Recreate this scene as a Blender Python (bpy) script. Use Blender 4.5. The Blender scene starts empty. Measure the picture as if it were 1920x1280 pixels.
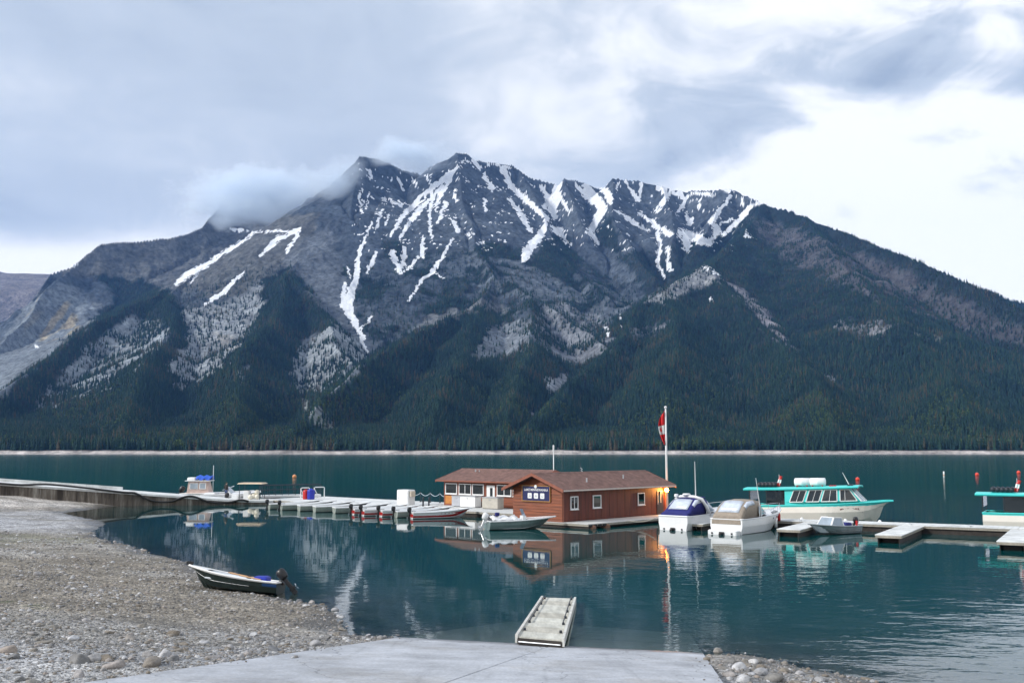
import bpy, bmesh, math, random
import numpy as np
from mathutils import Vector, Matrix

# ------------------------------------------------------------------ camera
SC = bpy.context.scene
COL = SC.collection
CAM_H = 5.6
FPX = 1920.0
PITCH = math.atan(203.0 / 1920.0)
cam_d = bpy.data.cameras.new('camera')
cam_d.sensor_width = 36.0
cam_d.lens = 36.0
cam_d.clip_start = 0.2
cam_d.clip_end = 30000.0
cam = bpy.data.objects.new('camera', cam_d)
COL.objects.link(cam)
cam.location = (0, 0, CAM_H)
cam.rotation_euler = (math.pi / 2 + PITCH, 0, 0)
SC.camera = cam

# ------------------------------------------------------------------ sky
SUN_EL, SUN_AZ = math.radians(33), math.radians(-108)   # azimuth clockwise from +Y: behind the camera on the left
W = bpy.data.worlds.new('World')
SC.world = W
W.use_nodes = True


def build_world():
    nt = W.node_tree
    for n in list(nt.nodes):
        nt.nodes.remove(n)
    N, L = nt.nodes.new, nt.links.new
    out = N('ShaderNodeOutputWorld')
    bg = N('ShaderNodeBackground')
    L(bg.outputs[0], out.inputs[0])

    def math_n(op, a, b=None, c=None, clamp=False):
        m = N('ShaderNodeMath')
        m.operation = op
        m.use_clamp = clamp
        for i, x in enumerate((a, b, c)):
            if x is None:
                continue
            if isinstance(x, (int, float)):
                m.inputs[i].default_value = x
            else:
                L(x, m.inputs[i])
        return m.outputs[0]

    def smooth(x, a, b):
        m = N('ShaderNodeMapRange')
        m.interpolation_type = 'SMOOTHSTEP'
        L(x, m.inputs[0])
        m.inputs[1].default_value = a
        m.inputs[2].default_value = b
        return m.outputs[0]

    def noise(vec, scale, detail, rough, dist, off):
        mp = N('ShaderNodeMapping')
        L(vec, mp.inputs[0])
        mp.inputs['Location'].default_value = off
        n = N('ShaderNodeTexNoise')
        L(mp.outputs[0], n.inputs['Vector'])
        n.inputs['Scale'].default_value = scale
        n.inputs['Detail'].default_value = detail
        n.inputs['Roughness'].default_value = rough
        n.inputs['Distortion'].default_value = dist
        return n.outputs[0]

    def mixc(f, a, b):
        m = N('ShaderNodeMix')
        m.data_type = 'RGBA'
        if isinstance(f, (int, float)):
            m.inputs[0].default_value = f
        else:
            L(f, m.inputs[0])
        for i, x in ((6, a), (7, b)):
            if isinstance(x, tuple):
                m.inputs[i].default_value = (*x, 1)
            else:
                L(x, m.inputs[i])
        return m.outputs[2]

    tc = N('ShaderNodeTexCoord')
    sep = N('ShaderNodeSeparateXYZ')
    L(tc.outputs['Generated'], sep.inputs[0])
    x, y, z = sep.outputs
    zz = math_n('ADD', math_n('ABSOLUTE', z), 0.42)
    cmb = N('ShaderNodeCombineXYZ')            # a flat cloud deck seen from below
    L(math_n('DIVIDE', x, zz), cmb.inputs[0])
    L(math_n('DIVIDE', y, zz), cmb.inputs[1])
    L(math_n('MULTIPLY', z, 1.5), cmb.inputs[2])
    deck = cmb.outputs[0]
    sky = N('ShaderNodeTexSky')
    sky.sky_type = 'NISHITA'
    sky.sun_disc = False
    sky.sun_elevation = SUN_EL
    sky.sun_rotation = SUN_AZ
    sk = N('ShaderNodeVectorMath')
    sk.operation = 'SCALE'
    L(sky.outputs[0], sk.inputs[0])
    sk.inputs['Scale'].default_value = 0.10
    n1 = noise(deck, 2.3, 5, 0.5, 0.5, (3.1, 0.4, 0.0))
    n2 = noise(deck, 6.5, 7, 0.58, 0.6, (7.3, 2.2, 1.0))
    n3 = noise(deck, 1.0, 3, 0.5, 0.0, (1.0, 5.2, 0.0))
    side = smooth(x, -0.16, 0.42)                # the deck thins out towards the right
    v = math_n('ADD', math_n('MULTIPLY', n1, 0.62), math_n('MULTIPLY', n2, 0.38))
    amp = math_n('ADD', math_n('MULTIPLY', side, 1.0), 0.34)
    v = math_n('MULTIPLY', math_n('SUBTRACT', v, 0.5), amp)
    v = math_n('ADD', v, math_n('MULTIPLY', side, 0.085))
    v = math_n('ADD', v, math_n('MULTIPLY', math_n('SUBTRACT', n3, 0.5), 0.12))
    low = math_n('SUBTRACT', 1.0, smooth(z, 0.12, 0.26))   # light under the far edge of the deck
    v = math_n('ADD', v, math_n('MULTIPLY', math_n('MULTIPLY', low, side), 0.16))
    rim = math_n('SUBTRACT', 1.0, smooth(z, 0.160, 0.205))     # clear strip under the far edge of the deck
    v = math_n('ADD', v, math_n('MULTIPLY', rim, 0.16))
    t = smooth(v, -0.19, 0.22)
    c1 = mixc(smooth(t, 0.0, 0.5), (0.35, 0.43, 0.55), (0.59, 0.665, 0.77))
    c2 = mixc(smooth(t, 0.42, 0.9), c1, (1.08, 1.09, 1.10))
    c3 = mixc(0.93, sk.outputs[0], c2)
    L(c3, bg.inputs[0])
    bg.inputs[1].default_value = 0.62


build_world()
sun_d = bpy.data.lights.new('sun', 'SUN')
sun_d.energy = 2.0
sun_d.angle = math.radians(10)
sun_d.color = (1.0, 0.97, 0.93)
sun = bpy.data.objects.new('sun', sun_d)
COL.objects.link(sun)
to_sun = Vector((math.sin(SUN_AZ) * math.cos(SUN_EL), math.cos(SUN_AZ) * math.cos(SUN_EL), math.sin(SUN_EL)))
sun.rotation_euler = (-to_sun).to_track_quat('-Z', 'Y').to_euler()

vs = SC.view_settings
vs.view_transform = 'Standard'
vs.look = 'None'
vs.exposure = 0.85
vs.gamma = 1.0
vs.use_curve_mapping = False
cy = SC.cycles
cy.use_denoising = True
cy.max_bounces = 8
cy.diffuse_bounces = 2
cy.glossy_bounces = 3
cy.transmission_bounces = 3
cy.transparent_max_bounces = 8
cy.volume_bounces = 5
cy.caustics_reflective = False
cy.caustics_refractive = False

# ------------------------------------------------------------------ helpers
R = math.radians
rng = np.random.default_rng(7)
random.seed(7)
CT, ST = math.cos(PITCH), math.sin(PITCH)


def ray(u, v):
    a, b = (u - 960.0) / FPX, (640.0 - v) / FPX
    return Vector((a, CT - b * ST, ST + b * CT))


def at(u, v, z=0.0):
    """point of the place at height z behind photograph point (u, v)"""
    d = ray(u, v)
    return Vector((0, 0, CAM_H)) + d * ((z - CAM_H) / d.z)


def deep(u, v, Y):
    d = ray(u, v)
    return Vector((0, 0, CAM_H)) + d * (Y / d.y)


def project(x, y, z):
    zz = z - CAM_H
    d = y * CT + zz * ST
    return 960 + FPX * x / d, 640 - FPX * (-y * ST + zz * CT) / d


def tag(o, label=None, cat=None, group=None, kind=None):
    for k, val in (('label', label), ('category', cat), ('group', group), ('kind', kind)):
        if val:
            o[k] = val
    return o


def vnoise(x, y, seed=0):
    xi, yi = np.floor(x), np.floor(y)
    fx, fy = x - xi, y - yi
    fx = fx * fx * fx * (fx * (fx * 6 - 15) + 10)
    fy = fy * fy * fy * (fy * (fy * 6 - 15) + 10)
    xi = xi.astype(np.int64).astype(np.uint32)
    yi = yi.astype(np.int64).astype(np.uint32)

    def h(a, b):
        n = a * np.uint32(374761393) + b * np.uint32(668265263) + np.uint32((seed * 974711 + 1013) & 0xffffffff)
        n = (n ^ (n >> np.uint32(13))) * np.uint32(1274126177)
        n = n ^ (n >> np.uint32(16))
        return (n & np.uint32(0xffffff)).astype(np.float32) / np.float32(0x7fffff) - 1.0
    o = np.uint32(1)
    a = h(xi, yi) * (1 - fx) + h(xi + o, yi) * fx
    b = h(xi, yi + o) * (1 - fx) + h(xi + o, yi + o) * fx
    return a * (1 - fy) + b * fy


def fbm(x, y, octv=4, seed=0, gain=0.5):
    s, a = 0, 1.0
    for i in range(octv):
        s = s + a * vnoise(x * 2 ** i, y * 2 ** i, seed + i * 17)
        a *= gain
    return s


def sstep(a, b, x):
    t = np.clip((x - a) / (b - a), 0, 1)
    return t * t * (3 - 2 * t)


def inpoly(u, v, poly):
    """signed distance (positive inside) from points to a polygon"""
    n = len(poly)
    ins = np.zeros(u.shape, bool)
    d2 = np.full(u.shape, 1e18)
    for i in range(n):
        (x0, y0), (x1, y1) = poly[i], poly[(i + 1) % n]
        dx, dy = x1 - x0, y1 - y0
        t = np.clip(((u - x0) * dx + (v - y0) * dy) / (dx * dx + dy * dy + 1e-9), 0, 1)
        d2 = np.minimum(d2, (u - x0 - t * dx) ** 2 + (v - y0 - t * dy) ** 2)
        if y0 != y1:
            c = ((y0 > v) != (y1 > v)) & (u < dx * (v - y0) / dy + x0)
            ins ^= c
    d = np.sqrt(d2)
    return np.where(ins, d, -d)


MATS = {}


def mat(name, col, rough=0.7, metal=0.0, var=0.12, scale=3.0, bump=0.0, bscale=20.0, col2=None, coat=0.0, spec=0.5, emit=None, stretch=None):
    """procedural material: a base colour that varies with noise, plus fine relief"""
    if name in MATS:
        return MATS[name]
    m = bpy.data.materials.new(name)
    m.use_nodes = True
    nt = m.node_tree
    N, L = nt.nodes.new, nt.links.new
    b = nt.nodes['Principled BSDF']
    tc = N('ShaderNodeTexCoord')
    vec = tc.outputs['Object']
    if stretch:
        mp = N('ShaderNodeMapping')
        L(vec, mp.inputs[0])
        mp.inputs['Scale'].default_value = stretch
        vec = mp.outputs[0]
    n = N('ShaderNodeTexNoise')
    L(vec, n.inputs['Vector'])
    n.inputs['Scale'].default_value = scale
    n.inputs['Detail'].default_value = 6
    n.inputs['Roughness'].default_value = 0.62
    mr = N('ShaderNodeMapRange')
    L(n.outputs[0], mr.inputs[0])
    mr.inputs[1].default_value = 0.32
    mr.inputs[2].default_value = 0.68
    mx = N('ShaderNodeMix')
    mx.data_type = 'RGBA'
    L(mr.outputs[0], mx.inputs[0])
    c2 = col2 or tuple(min(1, c * (1 + var)) for c in col)
    c1 = col if col2 else tuple(c * (1 - var) for c in col)
    mx.inputs[6].default_value = (*c1, 1)
    mx.inputs[7].default_value = (*c2, 1)
    L(mx.outputs[2], b.inputs['Base Color'])
    b.inputs['Roughness'].default_value = rough
    b.inputs['Metallic'].default_value = metal
    b.inputs['Coat Weight'].default_value = coat
    b.inputs['Specular IOR Level'].default_value = spec
    if emit:
        b.inputs['Emission Color'].default_value = (*emit[:3], 1)
        b.inputs['Emission Strength'].default_value = emit[3]
    if bump:
        n2 = N('ShaderNodeTexNoise')
        L(vec, n2.inputs['Vector'])
        n2.inputs['Scale'].default_value = bscale
        n2.inputs['Detail'].default_value = 5
        bp = N('ShaderNodeBump')
        bp.inputs['Strength'].default_value = bump
        bp.inputs['Distance'].default_value = 0.02
        L(n2.outputs[0], bp.inputs['Height'])
        L(bp.outputs[0], b.inputs['Normal'])
    MATS[name] = m
    return m


def empty(name, loc=(0, 0, 0), rz=0.0, rx=0.0, ry=0.0):
    o = bpy.data.objects.new(name, None)
    COL.objects.link(o)
    o.location = loc
    o.rotation_euler = (rx, ry, rz)
    o.empty_display_size = 0.2
    return o


def link_mesh(name, me, m=None, parent=None, smooth=False):
    o = bpy.data.objects.new(name, me)
    COL.objects.link(o)
    if m:
        me.materials.append(m)
    if parent:
        o.parent = parent
    if smooth:
        me.polygons.foreach_set('use_smooth', [True] * len(me.polygons))
    return o


def pymesh(name, verts, faces, m=None, parent=None, smooth=False):
    me = bpy.data.meshes.new(name)
    me.from_pydata([tuple(p) for p in verts], [], faces)
    me.validate()
    me.update()
    return link_mesh(name, me, m, parent, smooth)


def grid_mesh(name, V, nr, nc, m):
    """V: (nr*nc,3) float array -> quad grid, fast"""
    me = bpy.data.meshes.new(name)
    me.vertices.add(len(V))
    me.vertices.foreach_set('co', V.astype(np.float32).ravel())
    i = np.arange((nr - 1) * (nc - 1))
    r, c = i // (nc - 1), i % (nc - 1)
    a = r * nc + c
    q = np.stack([a, a + 1, a + nc + 1, a + nc], -1).astype(np.int32)
    me.loops.add(q.size)
    me.loops.foreach_set('vertex_index', q.ravel())
    me.polygons.add(len(q))
    me.polygons.foreach_set('loop_start', np.arange(len(q), dtype=np.int32) * 4)
    me.polygons.foreach_set('loop_total', np.full(len(q), 4, np.int32))
    me.update(calc_edges=True)
    me.polygons.foreach_set('use_smooth', np.ones(len(q), bool))
    me.materials.append(m)
    o = bpy.data.objects.new(name, me)
    COL.objects.link(o)
    return o


def add_attr(me, name, arr, typ='FLOAT'):
    a = me.attributes.new(name, typ, 'POINT')
    if typ == 'FLOAT':
        a.data.foreach_set('value', arr.astype(np.float32))
    elif typ == 'INT':
        a.data.foreach_set('value', arr.astype(np.int32))
    elif typ == 'FLOAT_COLOR':
        a.data.foreach_set('color', arr.astype(np.float32).ravel())


class MB:
    """collects shapes, then links them as ONE mesh object"""

    def __init__(self):
        self.v, self.f = [], []

    def add(self, verts, faces):
        k = len(self.v)
        self.v += [Vector(p) for p in verts]
        self.f += [tuple(i + k for i in f) for f in faces]
        return self

    def box(self, x0, x1, y0, y1, z0, z1):
        return self.add([(x0, y0, z0), (x1, y0, z0), (x1, y1, z0), (x0, y1, z0), (x0, y0, z1), (x1, y0, z1), (x1, y1, z1), (x0, y1, z1)],
                        [(3, 2, 1, 0), (4, 5, 6, 7), (0, 1, 5, 4), (1, 2, 6, 5), (2, 3, 7, 6), (3, 0, 4, 7)])

    def bbox(self, x0, x1, y0, y1, z0, z1, b=0.03):
        """box with chamfered upright and top edges"""
        def ring(i, z):
            return [(x0 + i + b, y0 + i, z), (x1 - i - b, y0 + i, z), (x1 - i, y0 + i + b, z), (x1 - i, y1 - i - b, z),
                    (x1 - i - b, y1 - i, z), (x0 + i + b, y1 - i, z), (x0 + i, y1 - i - b, z), (x0 + i, y0 + i + b, z)]
        return self.rings([ring(0, z0), ring(0, z1 - b), ring(b, z1)])

    def rings(self, rs, caps=True):
        n = len(rs[0])
        vs_ = [p for r in rs for p in r]
        fs = []
        for j in range(len(rs) - 1):
            for i in range(n):
                fs.append((j * n + i, j * n + (i + 1) % n, (j + 1) * n + (i + 1) % n, (j + 1) * n + i))
        if caps:
            fs.append(tuple(range(n))[::-1])
            fs.append(tuple((len(rs) - 1) * n + i for i in range(n)))
        return self.add(vs_, fs)

    def tube(self, pts, r, n=8, caps=True):
        pts = [Vector(p) for p in pts]
        rs = []
        for i, p in enumerate(pts):
            d = (pts[min(i + 1, len(pts) - 1)] - pts[max(i - 1, 0)]).normalized()
            up = Vector((0, 0, 1)) if abs(d.z) < 0.9 else Vector((1, 0, 0))
            s = d.cross(up).normalized()
            t = s.cross(d)
            rr = r[i] if isinstance(r, (list, tuple)) else r
            rs.append([p + s * rr * math.cos(2 * math.pi * k / n) + t * rr * math.sin(2 * math.pi * k / n) for k in range(n)])
        return self.rings(rs, caps)

    def sheet(self, rows):
        n = len(rows[0])
        vs_ = [p for r in rows for p in r]
        return self.add(vs_, [(j * n + i, j * n + i + 1, (j + 1) * n + i + 1, (j + 1) * n + i) for j in range(len(rows) - 1) for i in range(n - 1)])

    def prism(self, poly, ax, a0, a1):
        """extrude a 2-D outline along axis ax"""
        def mk(p, a):
            q = list(p)
            q.insert(ax, a)
            return tuple(q)
        return self.rings([[mk(p, a0) for p in poly], [mk(p, a1) for p in poly]])

    def build(self, name, m, parent=None, smooth=False):
        me = bpy.data.meshes.new(name)
        me.from_pydata([tuple(p) for p in self.v], [], self.f)
        bm = bmesh.new()
        bm.from_mesh(me)
        bmesh.ops.recalc_face_normals(bm, faces=bm.faces)
        bm.to_mesh(me)
        bm.free()
        return link_mesh(name, me, m, parent, smooth)


def copy_tree(o, parent=None):
    c = o.copy()
    COL.objects.link(c)
    c.parent = parent
    for ch in list(o.children):
        copy_tree(ch, c)
    return c


def scatter(name, pts, scale, rot, pick, tint, sources, kind_label, cat):
    """one 'stuff' object: source meshes instanced on points"""
    me = bpy.data.meshes.new(name)
    me.vertices.add(len(pts))
    me.vertices.foreach_set('co', pts.astype(np.float32).ravel())
    add_attr(me, 'size', scale)
    add_attr(me, 'turn', rot)
    add_attr(me, 'pick', pick, 'INT')
    add_attr(me, 'tint', tint)
    o = bpy.data.objects.new(name, me)
    COL.objects.link(o)
    ng = bpy.data.node_groups.new(name + '_nodes', 'GeometryNodeTree')
    ng.interface.new_socket('Geometry', in_out='INPUT', socket_type='NodeSocketGeometry')
    ng.interface.new_socket('Geometry', in_out='OUTPUT', socket_type='NodeSocketGeometry')
    N, L = ng.nodes.new, ng.links.new
    gi, go = N('NodeGroupInput'), N('NodeGroupOutput')
    ins = N('GeometryNodeInstanceOnPoints')
    m2p = N('GeometryNodeMeshToPoints')
    L(gi.outputs[0], m2p.inputs[0])
    L(m2p.outputs[0], ins.inputs['Points'])
    g2i = N('GeometryNodeGeometryToInstance')
    for s in reversed(sources):
        oi = N('GeometryNodeObjectInfo')
        oi.inputs['Object'].default_value = s
        L(oi.outputs['Geometry'], g2i.inputs[0])
    L(g2i.outputs[0], ins.inputs['Instance'])
    ins.inputs['Pick Instance'].default_value = True

    def attr(nm, typ):
        a = N('GeometryNodeInputNamedAttribute')
        a.data_type = typ
        a.inputs[0].default_value = nm
        return a.outputs[0]
    L(attr('pick', 'INT'), ins.inputs['Instance Index'])
    L(attr('size', 'FLOAT'), ins.inputs['Scale'])
    cx = N('ShaderNodeCombineXYZ')
    L(attr('turn', 'FLOAT'), cx.inputs[2])
    L(cx.outputs[0], ins.inputs['Rotation'])
    L(ins.outputs[0], go.inputs[0])
    md = o.modifiers.new('scatter', 'NODES')
    md.node_group = ng
    return tag(o, kind_label, cat, kind='stuff')
# ================================================================== the mountain across the lake
SHORE = 1344.0


def ridge(pts):
    return [deep(*p) for p in pts]


RIDGES = [  # (points (u, v, depth), slope towards the lake, slope away, amplitude of the ribs)
    ([(-420, 600, 4300), (-200, 545, 4300), (-60, 590, 4000), (20, 620, 3900), (95, 512, 4150), (140, 497, 4200), (190, 458, 4300), (250, 450, 4400), (330, 443, 4500), (380, 424, 4600), (420, 376, 4800),
      (480, 398, 4800), (530, 384, 4750), (575, 400, 4600), (604, 388, 4400), (640, 356, 4300), (658, 332, 4280), (674, 291, 4250), (700, 294, 4300), (742, 310, 4400),
      (795, 330, 4550), (815, 326, 4550), (840, 300, 4450), (856, 283, 4400), (872, 286, 4430), (892, 300, 4500), (940, 307, 4600), (965, 314, 4650), (1000, 333, 4700),
      (1048, 346, 4750), (1058, 332, 4600), (1085, 338, 4650), (1122, 352, 4750), (1140, 347, 4750), (1150, 334, 4600), (1200, 339, 4650), (1240, 346, 4650), (1290, 359, 4650),
      (1330, 356, 4550), (1366, 352, 4450), (1396, 362, 4350), (1430, 381, 4200), (1500, 405, 3900), (1600, 440, 3550), (1700, 481, 3250), (1800, 526, 3000), (1900, 572, 2800),
      (1980, 610, 2650), (2150, 690, 2350), (2400, 800, 1900)], 0.78, 0.9, 1.0),
    # left cliff and its scree
    ([(140, 497, 4200), (75, 553, 3900), (45, 610, 3700), (0, 650, 3500), (-120, 720, 3000)], 0.95, 0.95, 0.8),
    # wooded shoulder running down to the left
    ([(420, 470, 4200), (330, 540, 3500), (190, 598, 3050), (100, 660, 2700), (0, 742, 2200), (-160, 815, 1600)], 0.62, 0.8, 0.5),
    ([(330, 540, 3500), (300, 640, 2700), (250, 750, 1950), (220, 838, 1420)], 0.5, 0.5, 0.5),
    # dark triangular spur
    ([(606, 392, 4380), (575, 450, 3900), (545, 508, 3400), (500, 600, 2800), (455, 710, 2150), (420, 838, 1420)], 0.66, 0.66, 0.5),
    ([(545, 508, 3400), (610, 600, 2900), (660, 680, 2450), (640, 760, 1900)], 0.7, 0.6, 0.5),
    # ribs of the first peak
    ([(674, 291, 4250), (655, 400, 3900), (690, 480, 3650), (720, 540, 3400), (745, 590, 3150)], 0.8, 0.8, 0.9),
    # second peak, its buttress and the front wooded ridge
    ([(856, 283, 4400), (872, 380, 4050), (895, 462, 3650), (935, 520, 3350), (905, 570, 3000), (800, 618, 2600), (700, 676, 2230), (605, 748, 1830), (530, 838, 1400)], 0.7, 0.75, 0.8),
    ([(935, 520, 3350), (1010, 555, 3050), (985, 640, 2500), (960, 740, 1900), (940, 838, 1400)], 0.62, 0.62, 0.5),
    ([(905, 570, 3000), (860, 660, 2350), (820, 760, 1800), (790, 838, 1400)], 0.55, 0.55, 0.4),
    ([(1010, 555, 3050), (1075, 600, 2850), (1120, 650, 2600)], 0.75, 0.75, 0.6),
    # ribs under the right crest
    ([(965, 314, 4650), (1010, 400, 4250), (1040, 470, 3900), (1090, 520, 3600), (1150, 560, 3300)], 0.78, 0.78, 0.9),
    ([(1058, 332, 4600), (1085, 400, 4300), (1100, 440, 4100)], 0.85, 0.85, 0.9),
    ([(1150, 334, 4600), (1150, 410, 4250), (1180, 470, 3900), (1225, 520, 3600)], 0.8, 0.8, 0.9),
    ([(1240, 346, 4650), (1255, 410, 4300), (1265, 470, 3950)], 0.85, 0.85, 0.9),
    ([(1366, 352, 4450), (1330, 410, 4200), (1310, 455, 3950)], 0.85, 0.85, 0.8),
    # right triangular spur
    ([(1430, 381, 4200), (1392, 440, 3700), (1322, 500, 3250), (1250, 545, 3020), (1180, 592, 2800), (1132, 655, 2500), (1055, 735, 2020), (965, 838, 1400)], 0.66, 0.8, 0.4),
    ([(1322, 500, 3250), (1390, 565, 2900), (1470, 640, 2450), (1530, 730, 1950), (1570, 838, 1400)], 0.55, 0.5, 0.4),
    ([(1250, 545, 3020), (1255, 660, 2350), (1250, 770, 1750), (1250, 840, 1390)], 0.5, 0.5, 0.3),
    ([(1500, 405, 3900), (1640, 560, 2800), (1760, 690, 2150), (1850, 838, 1400)], 0.5, 0.5, 0.3),
]


def build_mountain():
    NC, NR = 1300, 620
    s = np.linspace(-0.68, 0.68, NC)
    k = np.linspace(0, 1, NR)
    Yr = 1332 + 3700 * (0.55 * k + 0.45 * k * k)
    Yr[:12] = np.array([1326, 1342, 1344, 1346, 1348, 1350, 1352, 1354, 1356, 1359, 1362, 1366])
    Yr[12:] = np.linspace(0, 1, NR - 12) ** 1.25 * (5050 - 1371) + 1371
    Y = np.repeat(Yr, NC)
    S = np.tile(s, NR)
    X = S * Y
    # warp the plan a little so that ridges wander
    wx = 26 * fbm(X / 330, Y / 330, 3, 5)
    wy = 26 * fbm(X / 330, Y / 330, 3, 9)
    fade = sstep(1500, 2300, Y)
    Xw, Yw = X + wx * fade * 0.8, Y + wy * fade * 0.8
    H = np.full(X.shape, -500.0)
    RS = np.zeros(X.shape)
    RD = np.zeros(X.shape)
    RA = np.zeros(X.shape)
    for ri, (pts, kf, kb, amp) in enumerate(RIDGES):
        P = ridge(pts)
        s0 = ri * 977.0
        crest = ri == 0
        cliff = 95.0 if crest else 38.0
        ux, uy = (X, Y) if crest else (Xw, Yw)
        for a, b in zip(P[:-1], P[1:]):
            dx, dy = b.x - a.x, b.y - a.y
            l2 = dx * dx + dy * dy
            t = np.clip(((ux - a.x) * dx + (uy - a.y) * dy) / l2, 0, 1)
            px, py = a.x + t * dx, a.y + t * dy
            d = np.hypot(ux - px, uy - py)
            kk = np.where(uy < py, kf, kb)
            z = a.z + t * (b.z - a.z) - kk * 2600 * np.log1p(d / 2600) - amp * cliff * (1 - np.exp(-d / 45))
            m = z > H
            H = np.where(m, z, H)
            RS = np.where(m, s0 + t * math.sqrt(l2), RS)
            RD = np.where(m, d, RD)
            RA = np.where(m, amp, RA)
            s0 += math.sqrt(l2)
    # ribs and gullies that run down from the ridges
    g = sstep(12, 170, RD) * RA * (0.3 + 0.7 * sstep(120, 480, H))
    rib = 1 - np.abs(vnoise(RS / 95, RD / 900, 3))
    rib2 = 1 - np.abs(vnoise(RS / 38, RD / 420, 4))
    H += g * (46 * (rib - 0.6) + 20 * (rib2 - 0.6))
    up = sstep(120, 500, H)
    H += up * (13 * fbm(X / 120, Y / 120, 3, 21) + 6.0 * fbm(X / 26, Y / 26, 2, 31)) * (0.5 + 0.5 * sstep(0, 60, RD))
    H += up * RA * 3.5 * (np.abs(vnoise(X / 21, Y / 21, 77)) - 0.3)
    # strata: small benches that dip with the beds
    bed = H * 0.055 + X * 0.012
    H += up * RA * 2.2 * vnoise(bed * 1.3 + 0.35 * fbm(X / 150, Y / 150, 2, 71), X / 260, 73)
    base = (Y - SHORE - 30) * 0.075 + 4 + 5 * fbm(X / 160, Y / 160, 3, 41) * sstep(1380, 1500, Y)
    H = np.maximum(H, base)
    beach = (Y - SHORE) * 0.27 + 0.25 * fbm(X / 9, Y / 9, 3, 51)
    sh = sstep(1350, 1395, Y + 9 * fbm(X / 60, Y * 0, 3, 61))
    H = np.where(Y < 1500, beach * (1 - sh) + np.maximum(H, 4.4) * sh, H)
    H = np.where(Y < SHORE, (Y - SHORE) * 0.3 - 0.2, H)
    U, V = project(X, Y, H)
    # ---------------- what covers the slopes
    nz1 = fbm(X / 70, (Y + H) / 70, 4, 101)
    nz2 = fbm(X / 24, (Y + H) / 24, 3, 111)
    nz3 = fbm(X / 260, (Y + H) / 260, 3, 121)
    u = U + 7 * nz1 + 3 * nz2
    v = V + 7 * fbm(X / 60, (Y + H) / 60, 4, 131) + 2.5 * fbm(X / 20, H / 20, 2, 141)

    def region(poly, soft=6.0):
        return sstep(-soft, soft, inpoly(u, v, poly))
    rock = np.array([0.080, 0.088, 0.100])
    Ctmp = np.repeat(rock[None], len(X), 0)

    def paint(f, col):
        nonlocal Ctmp
        Ctmp = Ctmp * (1 - f[:, None]) + np.array(col)[None] * f[:, None]
    paint(sstep(-0.2, 0.9, nz3) * 0.6, (0.125, 0.130, 0.135))
    paint(sstep(0.1, 0.9, nz1) * 0.6, (0.055, 0.058, 0.066))
    # bands of the beds
    bd = vnoise((H * 0.9 + X * 0.25 + 14 * nz1) / 34, X / 420, 151)
    paint(sstep(0.15, 0.7, bd) * 0.3, (0.175, 0.175, 0.175))
    paint(sstep(0.2, 0.8, -bd) * 0.3, (0.07, 0.075, 0.088))
    # brown plateau of the left range
    paint(region([(80, 500), (190, 440), (380, 410), (600, 400), (570, 470), (540, 510), (430, 560), (330, 545), (250, 530), (150, 520)]) * 0.75, (0.145, 0.128, 0.108))
    paint(region([(0, 640), (60, 560), (120, 530), (200, 570), (180, 600), (100, 655), (0, 745), (-200, 800), (-200, 700)]) * 0.8, (0.255, 0.25, 0.245))
    paint(region([(55, 590), (75, 545), (130, 560), (150, 620), (90, 640), (50, 630)]) * sstep(-0.3, 0.4, vnoise(X / 22, H / 160, 161)) * 0.85, (0.40, 0.32, 0.20))
    # grey scree sheets
    for poly, col, f in [
        ([(500, 530), (560, 450), (620, 420), (655, 560), (690, 660), (610, 590), (570, 530)], (0.165, 0.162, 0.165), 0.7),
        ([(880, 670), (930, 610), (1000, 600), (1035, 622), (960, 665), (900, 678)], (0.24, 0.235, 0.235), 0.9),
        ([(860, 470), (960, 485), (1150, 560), (1190, 560), (1160, 610), (1120, 640), (1020, 570), (900, 540)], (0.17, 0.172, 0.18), 0.7),
        ([(770, 620), (830, 570), (930, 560), (960, 580), (860, 600), (800, 625)], (0.26, 0.235, 0.215), 0.8)]:
        paint(region(poly) * f, col)
    # ---------------- woods: density of the trees
    wood = region([(-700, 800), (0, 748), (60, 695), (130, 640), (185, 600), (215, 560), (180, 515), (260, 525), (310, 545), (335, 580), (380, 600), (430, 575), (485, 548), (505, 515), (545, 506),
                   (572, 530), (612, 590), (660, 640), (690, 670), (720, 652), (800, 612), (860, 592), (940, 590), (1000, 610), (1060, 660), (1130, 652), (1150, 610), (1180, 580), (1250, 535), (1300, 490),
                   (1340, 440), (1390, 412), (1428, 370), (1500, 390), (1600, 425), (1700, 465), (1800, 510), (1900, 555), (2000, 600), (2600, 800), (2600, 900), (-700, 900)], 7)
    light = np.zeros(len(X))
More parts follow.
